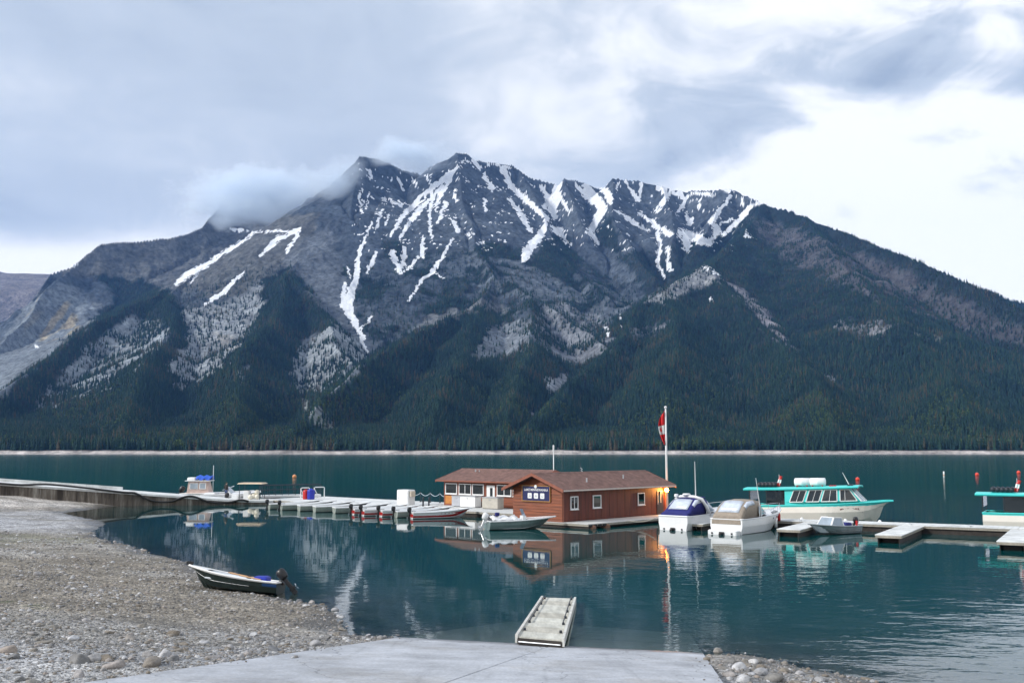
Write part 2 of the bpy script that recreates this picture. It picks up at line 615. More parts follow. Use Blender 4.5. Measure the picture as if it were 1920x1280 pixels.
    for poly, dens, col, f in [
        ([(120, 690), (250, 585), (310, 600), (315, 640), (210, 730), (90, 772), (60, 762)], 0.36, (0.35, 0.34, 0.33), 0.9),
        ([(340, 580), (420, 570), (492, 530), (495, 570), (452, 650), (420, 690), (380, 722), (338, 732), (308, 690), (350, 640)], 0.16, (0.37, 0.35, 0.335), 0.95),
        ([(395, 620), (440, 630), (455, 650), (420, 650)], 0.02, (0.44, 0.38, 0.33), 0.95),
        ([(560, 640), (640, 600), (694, 676), (672, 702), (612, 738), (558, 742), (543, 690)], 0.24, (0.36, 0.345, 0.33), 0.95),
        ([(560, 750), (590, 758), (614, 786), (652, 824), (632, 832), (596, 812), (572, 790)], 0.12, (0.40, 0.38, 0.33), 0.9),
        ([(440, 690), (475, 680), (460, 720), (440, 735)], 0.2, (0.36, 0.35, 0.33), 0.8),
        ([(878, 672), (930, 608), (1000, 598), (1037, 622), (962, 667), (900, 680)], 0.03, (0.24, 0.235, 0.235), 0.95),
        ([(1012, 715), (1062, 698), (1056, 737), (1020, 740)], 0.06, (0.42, 0.39, 0.38), 0.95),
        ([(990, 770), (1012, 765), (1010, 785), (993, 785)], 0.1, (0.40, 0.37, 0.36), 0.9),
        ([(1000, 590), (1060, 560), (1152, 620), (1142, 660), (1064, 692), (1000, 642)], 0.42, (0.27, 0.25, 0.245), 0.85),
        ([(1210, 560), (1325, 498), (1352, 522), (1262, 560), (1225, 570)], 0.16, (0.40, 0.36, 0.33), 0.95),
        ([(1340, 518), (1385, 532), (1482, 636), (1500, 668), (1470, 655), (1400, 575)], 0.22, (0.36, 0.30, 0.29), 0.9),
        ([(1180, 620), (1260, 600), (1240, 625), (1195, 640)], 0.3, (0.34, 0.31, 0.30), 0.8),
        ([(1402, 402), (1450, 420), (1560, 455), (1680, 500), (1800, 560), (1905, 612), (1990, 655), (1900, 645), (1750, 605), (1600, 545), (1480, 490), (1430, 455)], 0.50, (0.105, 0.088, 0.084), 0.85),
        ([(1560, 600), (1690, 606), (1650, 636), (1575, 622)], 0.3, (0.30, 0.265, 0.25), 0.85),
        ([(1715, 622), (1790, 632), (1770, 645), (1720, 640)], 0.2, (0.30, 0.28, 0.20), 0.85),
        ([(1540, 705), (1572, 708), (1572, 728), (1550, 722)], 0.15, (0.34, 0.31, 0.30), 0.85),
        ([(1365, 715), (1390, 712), (1386, 735), (1368, 735)], 0.3, (0.27, 0.22, 0.23), 0.8)]:
        r = region(poly, 7)
        wood = wood * (1 - r) + r * dens * np.clip(1 + 1.6 * nz1, 0.1, 2.4)
        light = np.maximum(light, r * f)
        paint(r * f, col)
    for poly, dens in [([(178, 512), (260, 524), (306, 545), (302, 566), (220, 556)], 1), ([(1000, 485), (1038, 440), (1072, 448), (1092, 500), (1062, 526), (1010, 512)], 1),
                       ([(1110, 442), (1140, 400), (1162, 440), (1164, 472), (1122, 456)], 1), ([(888, 464), (930, 454), (988, 480), (960, 492), (900, 482)], 0.9),
                       ([(776, 590), (832, 555), (884, 566), (822, 594)], 1), ([(678, 520), (732, 530), (705, 562), (680, 552)], 0.9), ([(714, 455), (762, 448), (757, 482), (722, 492)], 0.7),
                       ([(1150, 470), (1250, 478), (1310, 520), (1230, 560), (1200, 540)], 0.7), ([(820, 530), (880, 520), (880, 545), (835, 548)], 0.7),
                       ([(1265, 470), (1400, 420), (1400, 450), (1330, 500), (1270, 520)], 0.8), ([(1245, 470), (1290, 450), (1280, 520), (1250, 520)], 0.6)]:
        wood = np.maximum(wood, region(poly, 5) * dens)
    mid = region([(640, 500), (760, 480), (900, 470), (1100, 500), (1200, 540), (1160, 620), (1000, 640), (900, 610), (760, 640), (690, 650)], 14)
    wood = np.maximum(wood, mid * np.clip(0.17 + 0.75 * sstep(0.25, 0.8, nz1), 0, 1))
    lefts = region([(310, 560), (480, 500), (560, 500), (480, 640), (330, 720)], 12)
    wood = np.maximum(wood, lefts * 0.16)
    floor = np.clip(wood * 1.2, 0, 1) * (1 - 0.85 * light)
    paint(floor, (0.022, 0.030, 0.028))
    Ctmp *= np.array([0.74, 0.84, 0.92])[None]
    paint(region([(55, 590), (75, 545), (130, 560), (150, 620), (90, 640), (50, 630)]) * sstep(-0.2, 0.4, vnoise(X / 22, H / 160, 161)) * 0.6, (0.32, 0.265, 0.19))
    # shore of pale stones
    shore = (1 - sstep(3.6, 5.2, H + 0.5 * nz2)) * (Y < 1420)
    paint(shore, (0.50, 0.45, 0.42))
    rub = sstep(0.35, 0.7, vnoise(X / 55, Y * 0, 171)) * (1 - sstep(5, 11, H + 2 * nz2)) * (Y < 1440)
    paint(rub * 0.8, (0.50, 0.45, 0.41))
    wood *= (1 - shore) * (1 - rub)
    # ---------------- snow lying in the gullies
    su = U + 2.6 * fbm(X / 34, (Y + H) / 34, 3, 201)
    sv = V + 2.6 * fbm(X / 34, (Y + H) / 34, 3, 211)
    fine = fbm(X / 13, (Y + H) / 13, 3, 221)
    snow = np.full(len(X), -9.0)
    hi = (Y > 2300) & (V < 700)
    idx = np.nonzero(hi)[0]
    su_, sv_, fi_ = su[idx], sv[idx], fine[idx]
    sn = np.full(len(idx), -9.0)
    strokes = [
        ([(847, 325), (809, 353), (775, 384), (747, 415), (734, 442)], (5, 6, 5, 4, 2), 0.5), ([(830, 349), (792, 387), (771, 411), (751, 446)], (3, 5, 5, 2), 0.5),
        ([(844, 332), (823, 373), (816, 394)], (3, 4, 2), 0.8), ([(814, 370), (804, 404), (809, 446)], (2, 3, 3), 0.8), ([(835, 384), (821, 415)], (4, 3), 0.8),
        ([(844, 408), (859, 432)], (2, 4), 0.8), ([(852, 360), (854, 376)], (3, 2), 1), ([(870, 300), (846, 326)], (1.5, 2.5), 1),
        ([(696, 415), (689, 439), (675, 466), (670, 494), (668, 518), (658, 552), (651, 576), (665, 604), (679, 631), (687, 662)], (2, 2, 3, 4.5, 6, 9, 8, 6, 5, 2), 0.6),
        ([(648, 531), (641, 569), (652, 588)], (3, 5, 4), 0.6), ([(706, 473), (687, 511)], (4, 3), 0.8), ([(651, 500), (657, 520)], (1.3, 1.8), 0.4), ([(698, 593), (679, 616)], (2, 2.5), 0.6),
        ([(735, 474), (749, 507)], (7, 5), 1), ([(758, 466), (756, 496)], (4.5, 5), 1), ([(752, 516), (784, 486)], (3, 4), 1), ([(792, 446), (793, 482)], (2.5, 5), 0.8),
        ([(849, 449), (832, 480), (813, 507), (789, 531), (765, 564)], (2, 3, 4.5, 3, 1.5), 0.7), ([(818, 511), (832, 523)], (2, 1.5), 0.8),
        ([(679, 356), (674, 373), (680, 403)], (2.4, 2, 2), 1), ([(692, 363), (686, 391)], (2, 2), 1), ([(747, 336), (758, 356)], (2.5, 3), 1), ([(720, 373), (754, 384)], (4, 3), 1.3),
        ([(716, 392), (704, 432)], (2, 2), 1.5), ([(730, 402), (720, 428)], (1.5, 1.5), 1.5), ([(690, 318), (700, 334)], (3, 2), 1.3), ([(776, 341), (782, 352)], (3, 2), 1.2), ([(800, 330), (806, 345)], (2, 2), 1.2),
        ([(906, 329), (923, 353)], (3, 5), 0.7), ([(907, 373), (911, 392)], (3, 3), 0.8), ([(886, 298), (900, 314)], (3, 4), 0.8), ([(916, 308), (957, 314)], (2.5, 3), 0.9),
        ([(943, 318), (961, 353), (988, 377), (1026, 411), (1016, 435), (988, 473), (981, 488)], (5, 6, 5, 4, 7, 9, 6), 0.5),
        ([(954, 373), (981, 408), (995, 432)], (3, 5, 4), 1.5), ([(1050, 338), (1043, 363), (1036, 390), (1040, 406)], (5, 9, 11, 5), 0.9), ([(1012, 345), (1030, 376), (1020, 392)], (3, 6, 3), 1.2),
        ([(1052, 372), (1067, 394)], (5, 3), 1.1), ([(1036, 428), (1050, 436), (1068, 460)], (4, 6, 3), 1.5), ([(1100, 350), (1112, 372), (1130, 390), (1120, 410), (1107, 433), (1122, 457)], (8, 11, 9, 7, 6, 2), 0.7),
        ([(1130, 348), (1145, 378)], (7, 6), 0.9), ([(1080, 347), (1100, 373)], (4, 5), 1.2), ([(1153, 393), (1187, 417), (1213, 432)], (2, 3, 3.4), 0.8), ([(1200, 400), (1230, 423), (1260, 440)], (4, 5, 5), 1.0),
        ([(1233, 440), (1238, 467), (1233, 490), (1247, 520)], (5, 5, 4, 1.5), 0.7), ([(1173, 340), (1197, 377), (1203, 343)], (2.4, 4, 2.4), 1.0), ([(1160, 340), (1158, 356)], (2, 2), 1),
        ([(1233, 347), (1252, 367), (1230, 395)], (4, 5, 3), 1.1), ([(1253, 350), (1287, 373), (1270, 397)], (3, 5, 2), 0.9), ([(1300, 360), (1337, 367)], (4, 3), 1), ([(1313, 374), (1309, 394)], (2, 2), 1),
        ([(1370, 367), (1347, 400), (1333, 417), (1347, 433), (1333, 450)], (3, 4, 5, 6, 4), 0.9), ([(1423, 380), (1400, 393), (1383, 417), (1357, 440)], (3, 5, 5, 4), 0.7), ([(1390, 370), (1394, 382)], (2.5, 2.5), 0.8),
        ([(1277, 437), (1300, 444), (1330, 455)], (8, 10, 8), 1.6), ([(1285, 452), (1290, 470)], (8, 5), 1.4), ([(1287, 400), (1293, 420), (1301, 408)], (3, 4, 2.5), 0.8), ([(1253, 467), (1257, 507)], (4, 4), 1.7),
        ([(1340, 424), (1372, 412)], (2.5, 2.5), 1.2), ([(1400, 442), (1408, 446)], (4, 3), 1.3), ([(1356, 354), (1368, 358)], (4, 4), 0.8),
        ([(476, 436), (443, 460), (387, 497), (353, 513), (330, 532)], (2, 3, 4.5, 6.5, 4), 0.8), ([(372, 512), (358, 530)], (2.4, 2), 0.8), ([(457, 510), (420, 547), (383, 572)], (2, 4.5, 2), 0.5),
        ([(562, 430), (520, 450), (487, 480)], (4, 5, 2), 0.8), ([(560, 440), (538, 470)], (3, 3), 1.0), ([(430, 430), (480, 436), (545, 433)], (1.6, 1.6, 2), 0.8), ([(133, 500), (142, 496)], (3, 3), 0.5),
        ([(1135, 612), (1142, 628)], (2.4, 2.6), 0.6), ([(1163, 588), (1163, 616)], (1.3, 1.3), 0.4), ([(1318, 500), (1346, 516)], (2, 2), 1.6), ([(1330, 556), (1338, 566)], (2.4, 2), 1.0), ([(68, 648), (72, 650)], (2.4, 2.4), 0.5)]
    for pts, ws, brk in strokes:
        d = np.full(len(idx), -9.0)
        for (x0, y0), (x1, y1), w0, w1 in zip(pts[:-1], pts[1:], ws[:-1], ws[1:]):
            dx, dy = x1 - x0, y1 - y0
            t = np.clip(((su_ - x0) * dx + (sv_ - y0) * dy) / (dx * dx + dy * dy), 0, 1)
            d = np.maximum(d, w0 + t * (w1 - w0) - np.hypot(su_ - x0 - t * dx, sv_ - y0 - t * dy))
        sn = np.maximum(sn, d * 1.15 + 0.5 - brk * 2.2 * (0.2 + fi_))
    # thin snow left on ledges near the crest
    led = sstep(0.78, 0.95, fi_ * 0.8 + 0.5 * fbm(X[idx] / 40, H[idx] / 16, 2, 231)) * (sv_ < 470) * (su_ > 660) * (su_ < 1420)
    sn = np.maximum(sn, led * 2.2 - 1.0)
    snow[idx] = sn
    snowf = sstep(-0.5, 1.0, snow)
    wood *= (1 - snowf)
    H += snowf * 0.8
    # ---------------- mesh
    me_mat = mountain_material()
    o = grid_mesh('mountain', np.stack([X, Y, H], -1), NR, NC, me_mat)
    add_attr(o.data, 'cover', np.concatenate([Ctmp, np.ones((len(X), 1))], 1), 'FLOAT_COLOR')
    add_attr(o.data, 'snow', snowf)
    add_attr(o.data, 'wood', np.clip(floor, 0, 1))
    tag(o, 'grey snow-streaked mountain with wooded lower slopes across the lake', 'mountain', kind='structure')
    # ---------------- trees of the far wood
    G = H.reshape(NR, NC)
    Dn = wood.reshape(NR, NC)
    n = 900000
    # sample evenly over the ground area
    yy = np.sqrt(rng.uniform(1362 ** 2, 4400 ** 2, n))
    ss = rng.uniform(-0.62, 0.62, n)
    ri = np.searchsorted(Yr, yy) - 1
    fy = (yy - Yr[ri]) / (Yr[ri + 1] - Yr[ri])
    cf = (ss + 0.68) / 1.36 * (NC - 1)
    ci = cf.astype(int)
    fx = cf - ci

    def bil(A):
        return (A[ri, ci] * (1 - fx) + A[ri, ci + 1] * fx) * (1 - fy) + (A[ri + 1, ci] * (1 - fx) + A[ri + 1, ci + 1] * fx) * fy
    hz, dz = bil(G), bil(Dn)
    xx = ss * yy
    # keep fewer of the trees that stand far up, where they are a pixel or two
    keep_p = np.clip(dz, 0, 1) * np.interp(yy, [1360, 2000, 3000, 4400], [0.62, 0.45, 0.30, 0.22])
    # drop those hidden behind nearer ground
    uu, vv = project(xx, yy, hz + 9)
    Vg = V.reshape(NR, NC)
    vmin = np.minimum.accumulate(Vg, 0)
    seen = vv < vmin[ri, ci] + 22
    keep = (rng.random(n) < keep_p) & seen
    xx, yy, hz, uu, vv = xx[keep], yy[keep], hz[keep], uu[keep], vv[keep]
    m = len(xx)
    big = np.interp(hz, [0, 300, 700, 1100], [1.0, 0.9, 0.72, 0.55])
    size = big * rng.uniform(0.62, 1.25, m) * 16.5
    tint = np.clip(0.5 + 0.32 * fbm(xx / 90, (yy + hz) / 90, 3, 301) + rng.normal(0, 0.27, m), 0, 1)
    green = sstep(0.1, 0.7, fbm(xx / 130, yy / 130, 3, 311)) * (1 - sstep(60, 190, hz))
    pick = rng.integers(0, 3, m)
    broad = rng.random(m) < green * 0.42
    pick = np.where(broad, 3, pick)
    size = np.where(broad, size * 0.72, size)
    tint = np.where(broad, 2.0 + rng.random(m), tint)
    print('trees', m)
    srcs = [conifer(i) for i in range(3)] + [broadleaf()]
    scatter('forest', np.stack([xx, yy, hz - 0.4], -1), size, rng.uniform(0, 6.28, m), pick, tint, srcs,
            'dense dark conifer forest covering the lower mountain slopes', 'forest')


def tree_material():
    m = bpy.data.materials.new('needles')
    m.use_nodes = True
    nt = m.node_tree
    N, L = nt.nodes.new, nt.links.new
    b = nt.nodes['Principled BSDF']
    a = N('ShaderNodeAttribute')
    a.attribute_type = 'INSTANCER'
    a.attribute_name = 'tint'
    cr = N('ShaderNodeValToRGB')
    mr = N('ShaderNodeMath')
    mr.operation = 'DIVIDE'
    L(a.outputs['Fac'], mr.inputs[0])
    mr.inputs[1].default_value = 3.0
    L(mr.outputs[0], cr.inputs[0])
    el = cr.color_ramp.elements
    el[0].position, el[0].color = 0.0, (0.007, 0.023, 0.024, 1)
    el[1].position, el[1].color = 0.16, (0.015, 0.043, 0.033, 1)
    for p, c in ((0.27, (0.026, 0.060, 0.036, 1)), (0.33, (0.070, 0.060, 0.036, 1)), (0.66, (0.045, 0.080, 0.034, 1)), (1.0, (0.085, 0.125, 0.045, 1))):
        e = el.new(p)
        e.color = c
    L(cr.outputs[0], b.inputs['Base Color'])
    b.inputs['Roughness'].default_value = 0.85
    b.inputs['Specular IOR Level'].default_value = 0.2
    return m


TREE_MAT = tree_material()


def conifer(i):
    """unit-high spruce: short bare stem and ragged whorls of drooping branches"""
    rnd = random.Random(40 + i)
    mb = MB()
    mb.tube([(0, 0, -0.06), (0, 0, 0.5), (0, 0, 0.97)], [0.016, 0.011, 0.002], 4, False)
    layers = 7
    wid = (0.15, 0.12, 0.175)[i]
    for k in range(layers):
        t = k / (layers - 1)
        z0 = 0.10 + 0.80 * t
        r0 = wid * (1 - t) ** 0.85 + 0.018
        n = 7
        ring = []
        for j in range(n):
            a = 2 * math.pi * (j + 0.5 * (k % 2)) / n
            r = r0 * rnd.uniform(0.62, 1.2)
            ring.append((r * math.cos(a), r * math.sin(a), z0 - 0.05 + rnd.uniform(-0.025, 0.02)))
        top = (0, 0, z0 + 0.17 * (1 - 0.45 * t))
        mb.add(ring + [top], [(j, (j + 1) % n, n) for j in range(n)])
    me = bpy.data.meshes.new('spruce')
    me.from_pydata([tuple(p) for p in mb.v], [], mb.f)
    me.materials.append(TREE_MAT)
    return bpy.data.objects.new('spruce', me)


def broadleaf():
    rnd = random.Random(77)
    mb = MB()
    mb.tube([(0, 0, -0.05), (0.01, 0, 0.5)], [0.02, 0.01], 4, False)
    for k in range(34):
        a, e = rnd.uniform(0, 6.28), rnd.uniform(-0.9, 1.4)
        r = rnd.uniform(0.5, 1.0)
        c = Vector((0.2 * r * math.cos(a) * math.cos(e), 0.2 * r * math.sin(a) * math.cos(e), 0.62 + 0.36 * r * math.sin(e)))
        s = rnd.uniform(0.05, 0.10)
        q = [c + s * Vector((rnd.uniform(-1, 1), rnd.uniform(-1, 1), rnd.uniform(-1, 1))) for _ in range(4)]
        mb.add(q, [(0, 1, 2), (0, 2, 3), (0, 3, 1)])
    me = bpy.data.meshes.new('aspen')
    me.from_pydata([tuple(p) for p in mb.v], [], mb.f)
    me.materials.append(TREE_MAT)
    return bpy.data.objects.new('aspen', me)


def mountain_material():
    m = bpy.data.materials.new('mountain_ground')
    m.use_nodes = True
    nt = m.node_tree
    N, L = nt.nodes.new, nt.links.new
    b = nt.nodes['Principled BSDF']
    at_c, at_s, at_w = N('ShaderNodeAttribute'), N('ShaderNodeAttribute'), N('ShaderNodeAttribute')
    at_c.attribute_name, at_s.attribute_name, at_w.attribute_name = 'cover', 'snow', 'wood'
    geo = N('ShaderNodeNewGeometry')
    n1, n2 = N('ShaderNodeTexNoise'), N('ShaderNodeTexNoise')
    for n, sc in ((n1, 0.055), (n2, 0.012)):
        L(geo.outputs['Position'], n.inputs['Vector'])
        n.inputs['Scale'].default_value = sc
        n.inputs['Detail'].default_value = 9
        n.inputs['Roughness'].default_value = 0.7
    mp = N('ShaderNodeMapping')
    mp.inputs['Rotation'].default_value = (0.0, 0.6, 0.0)
    mp.inputs['Scale'].default_value = (0.010, 0.010, 0.03)
    L(geo.outputs['Position'], mp.inputs[0])
    n3 = N('ShaderNodeTexNoise')
    L(mp.outputs[0], n3.inputs['Vector'])
    n3.inputs['Scale'].default_value = 1.0
    n3.inputs['Detail'].default_value = 8
    n3.inputs['Roughness'].default_value = 0.65
    def rngm(s, a, b2, lo, hi):
        mr = N('ShaderNodeMapRange')
        L(s, mr.inputs[0])
        for i, x in enumerate((a, b2, lo, hi)):
            mr.inputs[i + 1].default_value = x
        return mr.outputs[0]
    def mul(a, b2):
        mm = N('ShaderNodeMath')
        mm.operation = 'MULTIPLY'
        L(a, mm.inputs[0])
        L(b2, mm.inputs[1])
        return mm.outputs[0]
    f = mul(mul(rngm(n1.outputs[0], 0.3, 0.7, 0.35, 1.75), rngm(n2.outputs[0], 0.3, 0.7, 0.75, 1.25)), rngm(n3.outputs[0], 0.3, 0.7, 0.72, 1.3))
    vm = N('ShaderNodeVectorMath')
    vm.operation = 'SCALE'
    L(at_c.outputs['Color'], vm.inputs[0])
    L(f, vm.inputs['Scale'])
    mx = N('ShaderNodeMix')
    mx.data_type = 'RGBA'
    L(rngm(at_s.outputs['Fac'], 0.35, 0.65, 0, 1), mx.inputs[0])
    L(vm.outputs[0], mx.inputs[6])
    sv_ = N('ShaderNodeVectorMath')
    sv_.operation = 'SCALE'
    sv_.inputs[0].default_value = (0.92, 0.94, 0.97)
    L(mul(rngm(n1.outputs[0], 0.3, 0.7, 0.86, 1.02), rngm(n2.outputs[0], 0.3, 0.7, 0.92, 1.0)), sv_.inputs['Scale'])
    L(sv_.outputs[0], mx.inputs[7])
    L(mx.outputs[2], b.inputs['Base Color'])
    b.inputs['Roughness'].default_value = 0.9
    b.inputs['Specular IOR Level'].default_value = 0.15
    bp = N('ShaderNodeBump')
    bp.inputs['Strength'].default_value = 0.8
    bp.inputs['Distance'].default_value = 13.0
    L(n1.outputs[0], bp.inputs['Height'])
    bp2 = N('ShaderNodeBump')
    bp2.inputs['Strength'].default_value = 0.7
    bp2.inputs['Distance'].default_value = 16.0
    L(n3.outputs[0], bp2.inputs['Height'])
    L(bp.outputs[0], bp2.inputs['Normal'])
    L(bp2.outputs[0], b.inputs['Normal'])
    return m


build_mountain()


def far_hill():
    """the next range, seen past the left end of the mountain"""
    nc, nr = 220, 60
    xs = np.linspace(-5400, -2300, nc)
    top = 5.6 + np.interp(xs, [-5400, -4200, -3700, -3550, -3300, -3100, -2600, -2300], [1350, 1300, 1262, 1236, 1226, 1215, 1000, 700]) * 1.0
    k = np.linspace(0, 1, nr)
    X = np.tile(xs, nr)
    Kk = np.repeat(k, nc)
    T = np.tile(top, nr)
    Y = 5600 + 1500 * Kk
    prof = np.where(Kk < 0.55, Kk / 0.55 * 0.62, np.where(Kk < 0.63, 0.62 + (Kk - 0.55) / 0.08 * 0.22, 0.84 + (Kk - 0.63) / 0.37 * 0.16))
    Z = T * prof + 14 * fbm(X / 160, Y / 160, 4, 401) * (1 - Kk * 0.8)
    o = grid_mesh('far_hill', np.stack([X, Y, Z], -1), nr, nc, mountain_material())
    wood = sstep(0.60, 0.50, Kk + 0.05 * fbm(X / 90, Y / 90, 3, 411))
    c = np.array([0.17, 0.15, 0.14])[None] * (1 - wood[:, None]) + np.array([0.035, 0.045, 0.04])[None] * wood[:, None]
    add_attr(o.data, 'cover', np.concatenate([c, np.ones((len(X), 1))], 1), 'FLOAT_COLOR')
    add_attr(o.data, 'snow', np.zeros(len(X)))
    tag(o, 'distant flat-topped grey ridge beyond the mountain', 'mountain', kind='structure')


far_hill()


def air():
    """thin bluish air over the whole valley"""
    mb = MB().box(-7000, 7000, -140, 7400, -9, 1700)
    m = bpy.data.materials.new('air')
    m.use_nodes = True
    nt = m.node_tree
    nt.nodes.remove(nt.nodes['Principled BSDF'])
    v = nt.nodes.new('ShaderNodeVolumePrincipled')
    v.inputs['Color'].default_value = (0.18, 0.43, 1.0, 1)
    v.inputs['Density'].default_value = 3.3e-5
    v.inputs['Anisotropy'].default_value = 0.0
    nt.links.new(v.outputs[0], nt.nodes['Material Output'].inputs['Volume'])
    o = mb.build('haze', m)
    tag(o, 'thin blue haze filling the valley air', 'haze', kind='stuff')


air()


def cloud(name, u, v, Y, wu, hv, dy, dens, seed, label, tilt=0.0):
    """a bank of low cloud hanging on the crest: a lumpy closed shape filled with uneven mist"""
    c = deep(u, v, Y)
    sx, sz = wu * Y / FPX, hv * Y / FPX
    bm = bmesh.new()
    bmesh.ops.create_icosphere(bm, subdivisions=3, radius=1.0)
    me = bpy.data.meshes.new(name)
    bm.to_mesh(me)
    bm.free()
    m = bpy.data.materials.new('mist_' + str(seed))
    m.use_nodes = True
    nt = m.node_tree
    nt.nodes.remove(nt.nodes['Principled BSDF'])
    N, L = nt.nodes.new, nt.links.new
    vol = N('ShaderNodeVolumePrincipled')
    vol.inputs['Color'].default_value = (0.86, 0.93, 1.0, 1)
    tc = N('ShaderNodeTexCoord')
    ln = N('ShaderNodeVectorMath')
    ln.operation = 'LENGTH'
    L(tc.outputs['Object'], ln.inputs[0])
    geo = N('ShaderNodeNewGeometry')
    n = N('ShaderNodeTexNoise')
    mp = N('ShaderNodeMapping')
    mp.inputs['Location'].default_value = (seed * 311.0, 0, 0)
    mp.inputs['Scale'].default_value = (1.0, 1.0, 1.7)
    L(geo.outputs['Position'], mp.inputs[0])
    L(mp.outputs[0], n.inputs['Vector'])
    n.inputs['Scale'].default_value = 0.0085
    n.inputs['Detail'].default_value = 4
    n.inputs['Roughness'].default_value = 0.55
    fal = N('ShaderNodeMapRange')
    L(ln.outputs['Value'], fal.inputs[0])
    fal.inputs[1].default_value, fal.inputs[2].default_value = 0.0, 1.0
    fal.inputs[3].default_value, fal.inputs[4].default_value = 0.50, -0.55
    ad = N('ShaderNodeMath')
    L(n.outputs[0], ad.inputs[0])
    L(fal.outputs[0], ad.inputs[1])
    ms = N('ShaderNodeMapRange')
    L(ad.outputs[0], ms.inputs[0])
    ms.inputs[1].default_value, ms.inputs[2].default_value = 0.30, 1.05
    ms.inputs[3].default_value, ms.inputs[4].default_value = 0.0, dens
    L(ms.outputs[0], vol.inputs['Density'])
    L(vol.outputs[0], nt.nodes['Material Output'].inputs['Volume'])
    o = link_mesh(name, me, m)
    o.location = c
    o.scale = (sx, dy, sz)
    o.rotation_euler = (0, tilt, 0)
    return tag(o, label, 'cloud', kind='stuff')


cloud('cloud', 488, 372, 4250, 265, 100, 200, 0.034, 1, 'low grey cloud bank hiding the left summits')
cloud('cloud', 632, 340, 4040, 100, 66, 100, 0.028, 2, 'thin mist drifting off the steep left edge of the first peak', -0.7)
cloud('cloud', 765, 292, 4230, 135, 54, 110, 0.034, 3, 'wisps of mist in the notch between the two peaks', 0.10)
# ================================================================== near shore, boat ramp and lake
SHORE_PX = [(1310, 1212), (1332, 1216), (1450, 1236), (1600, 1270), (1700, 1298)]
LEFT_PX = [(797, 1187), (700, 1190), (655, 1190), (640, 1172), (628, 1150), (612, 1134), (560, 1128), (505, 1116), (455, 1100), (410, 1078), (352, 1056), (300, 1042), (232, 1021), (182, 1005), (176, 994),
           (196, 984), (190, 976), (158, 970), (128, 964), (118, 961), (150, 956), (185, 951), (212, 948.5)]
_l = [at(u, v) for u, v in LEFT_PX]
_r = [at(u, v) for u, v in SHORE_PX]
LAND = [(p.x, p.y) for p in _l] + [(-40.2, 112), (-140, 108), (-140, -150), (60, -150), (30, -30), (17, 6), (12, 15)] + [(p.x, p.y) for p in reversed(_r)]
RA_, RB_ = Vector((-2.62, 31.35)), Vector((5.3, 29.15))
_d = (RB_ - RA_).normalized()
R_IN = Vector((_d.y, -_d.x))            # towards the camera
if R_IN.y > 0:
    R_IN = -R_IN
RAMP_K = 0.11


def ramp_z(x, y):
    return RAMP_K * ((x - RA_.x) * R_IN.x + (y - RA_.y) * R_IN.y)


def on_plane(u, v):
    d = ray(u, v)
    o = Vector((0, 0, CAM_H))
    # z = K * ((x-ax)*nx + (y-ay)*ny)
    a = d.z - RAMP_K * (d.x * R_IN.x + d.y * R_IN.y)
    b = o.z - RAMP_K * ((o.x - RA_.x) * R_IN.x + (o.y - RA_.y) * R_IN.y)
    return o + d * (-b / a)


RL0, RL1 = on_plane(797, 1187), on_plane(150, 1280)
RM0, RM1 = on_plane(1062, 1200), on_plane(833, 1280)
RR0, RR1 = on_plane(1311, 1212), on_plane(1358, 1280)


def ramp_row(q):
    """points on left edge, seam and right edge; q = 0 at the waterline, 1 at the bottom of the picture"""
    return [a.lerp(b, q) for a, b in ((RL0, RL1), (RM0, RM1), (RR0, RR1))]


RAMP_POLY = [(p.x, p.y) for p in (ramp_row(-0.6)[0], ramp_row(3.0)[0], ramp_row(3.0)[2], ramp_row(-0.6)[2])]


def ground(x, y):
    x, y = np.atleast_1d(np.asarray(x, float)), np.atleast_1d(np.asarray(y, float))
    d = inpoly(x, y, LAND)
    far = sstep(45, 75, y)
    A = 3.4 - 2.1 * far
    k = 0.105 - 0.05 * far
    z = np.where(d > 0, A * (1 - np.exp(-d * k / A)), np.maximum(0.13 * d, -5.5))
    # low berms that follow the old water lines
    z += np.where(d > 1, 0.06 * np.sin(d * 0.9 + 1.2 * vnoise(x / 7, y / 7, 601)) * sstep(1, 5, d), 0)
    z += 0.07 * fbm(x / 4.5, y / 4.5, 3, 611) * sstep(-0.2, 3, d) + 0.025 * fbm(x / 0.9, y / 0.9, 2, 621)
    r = inpoly(x, y, RAMP_POLY)
    rz = ramp_z(x, y)
    f = sstep(-1.6, -0.1, r)
    z = z * (1 - f) + np.minimum(z, rz - 0.02) * f
    z = np.where(r > 0.15, np.minimum(z, rz - 0.25), z)
    # foot of the pier wall rises to the left
    w = sstep(92, 99, y) * sstep(-38, -50, x)
    return z + 0.55 * w


def on_ground(u, v):
    z = 0.0
    for _ in range(14):
        p = at(u, v, z)
        z = 0.5 * z + 0.5 * float(ground(p.x, p.y)[0])
    return at(u, v, z)


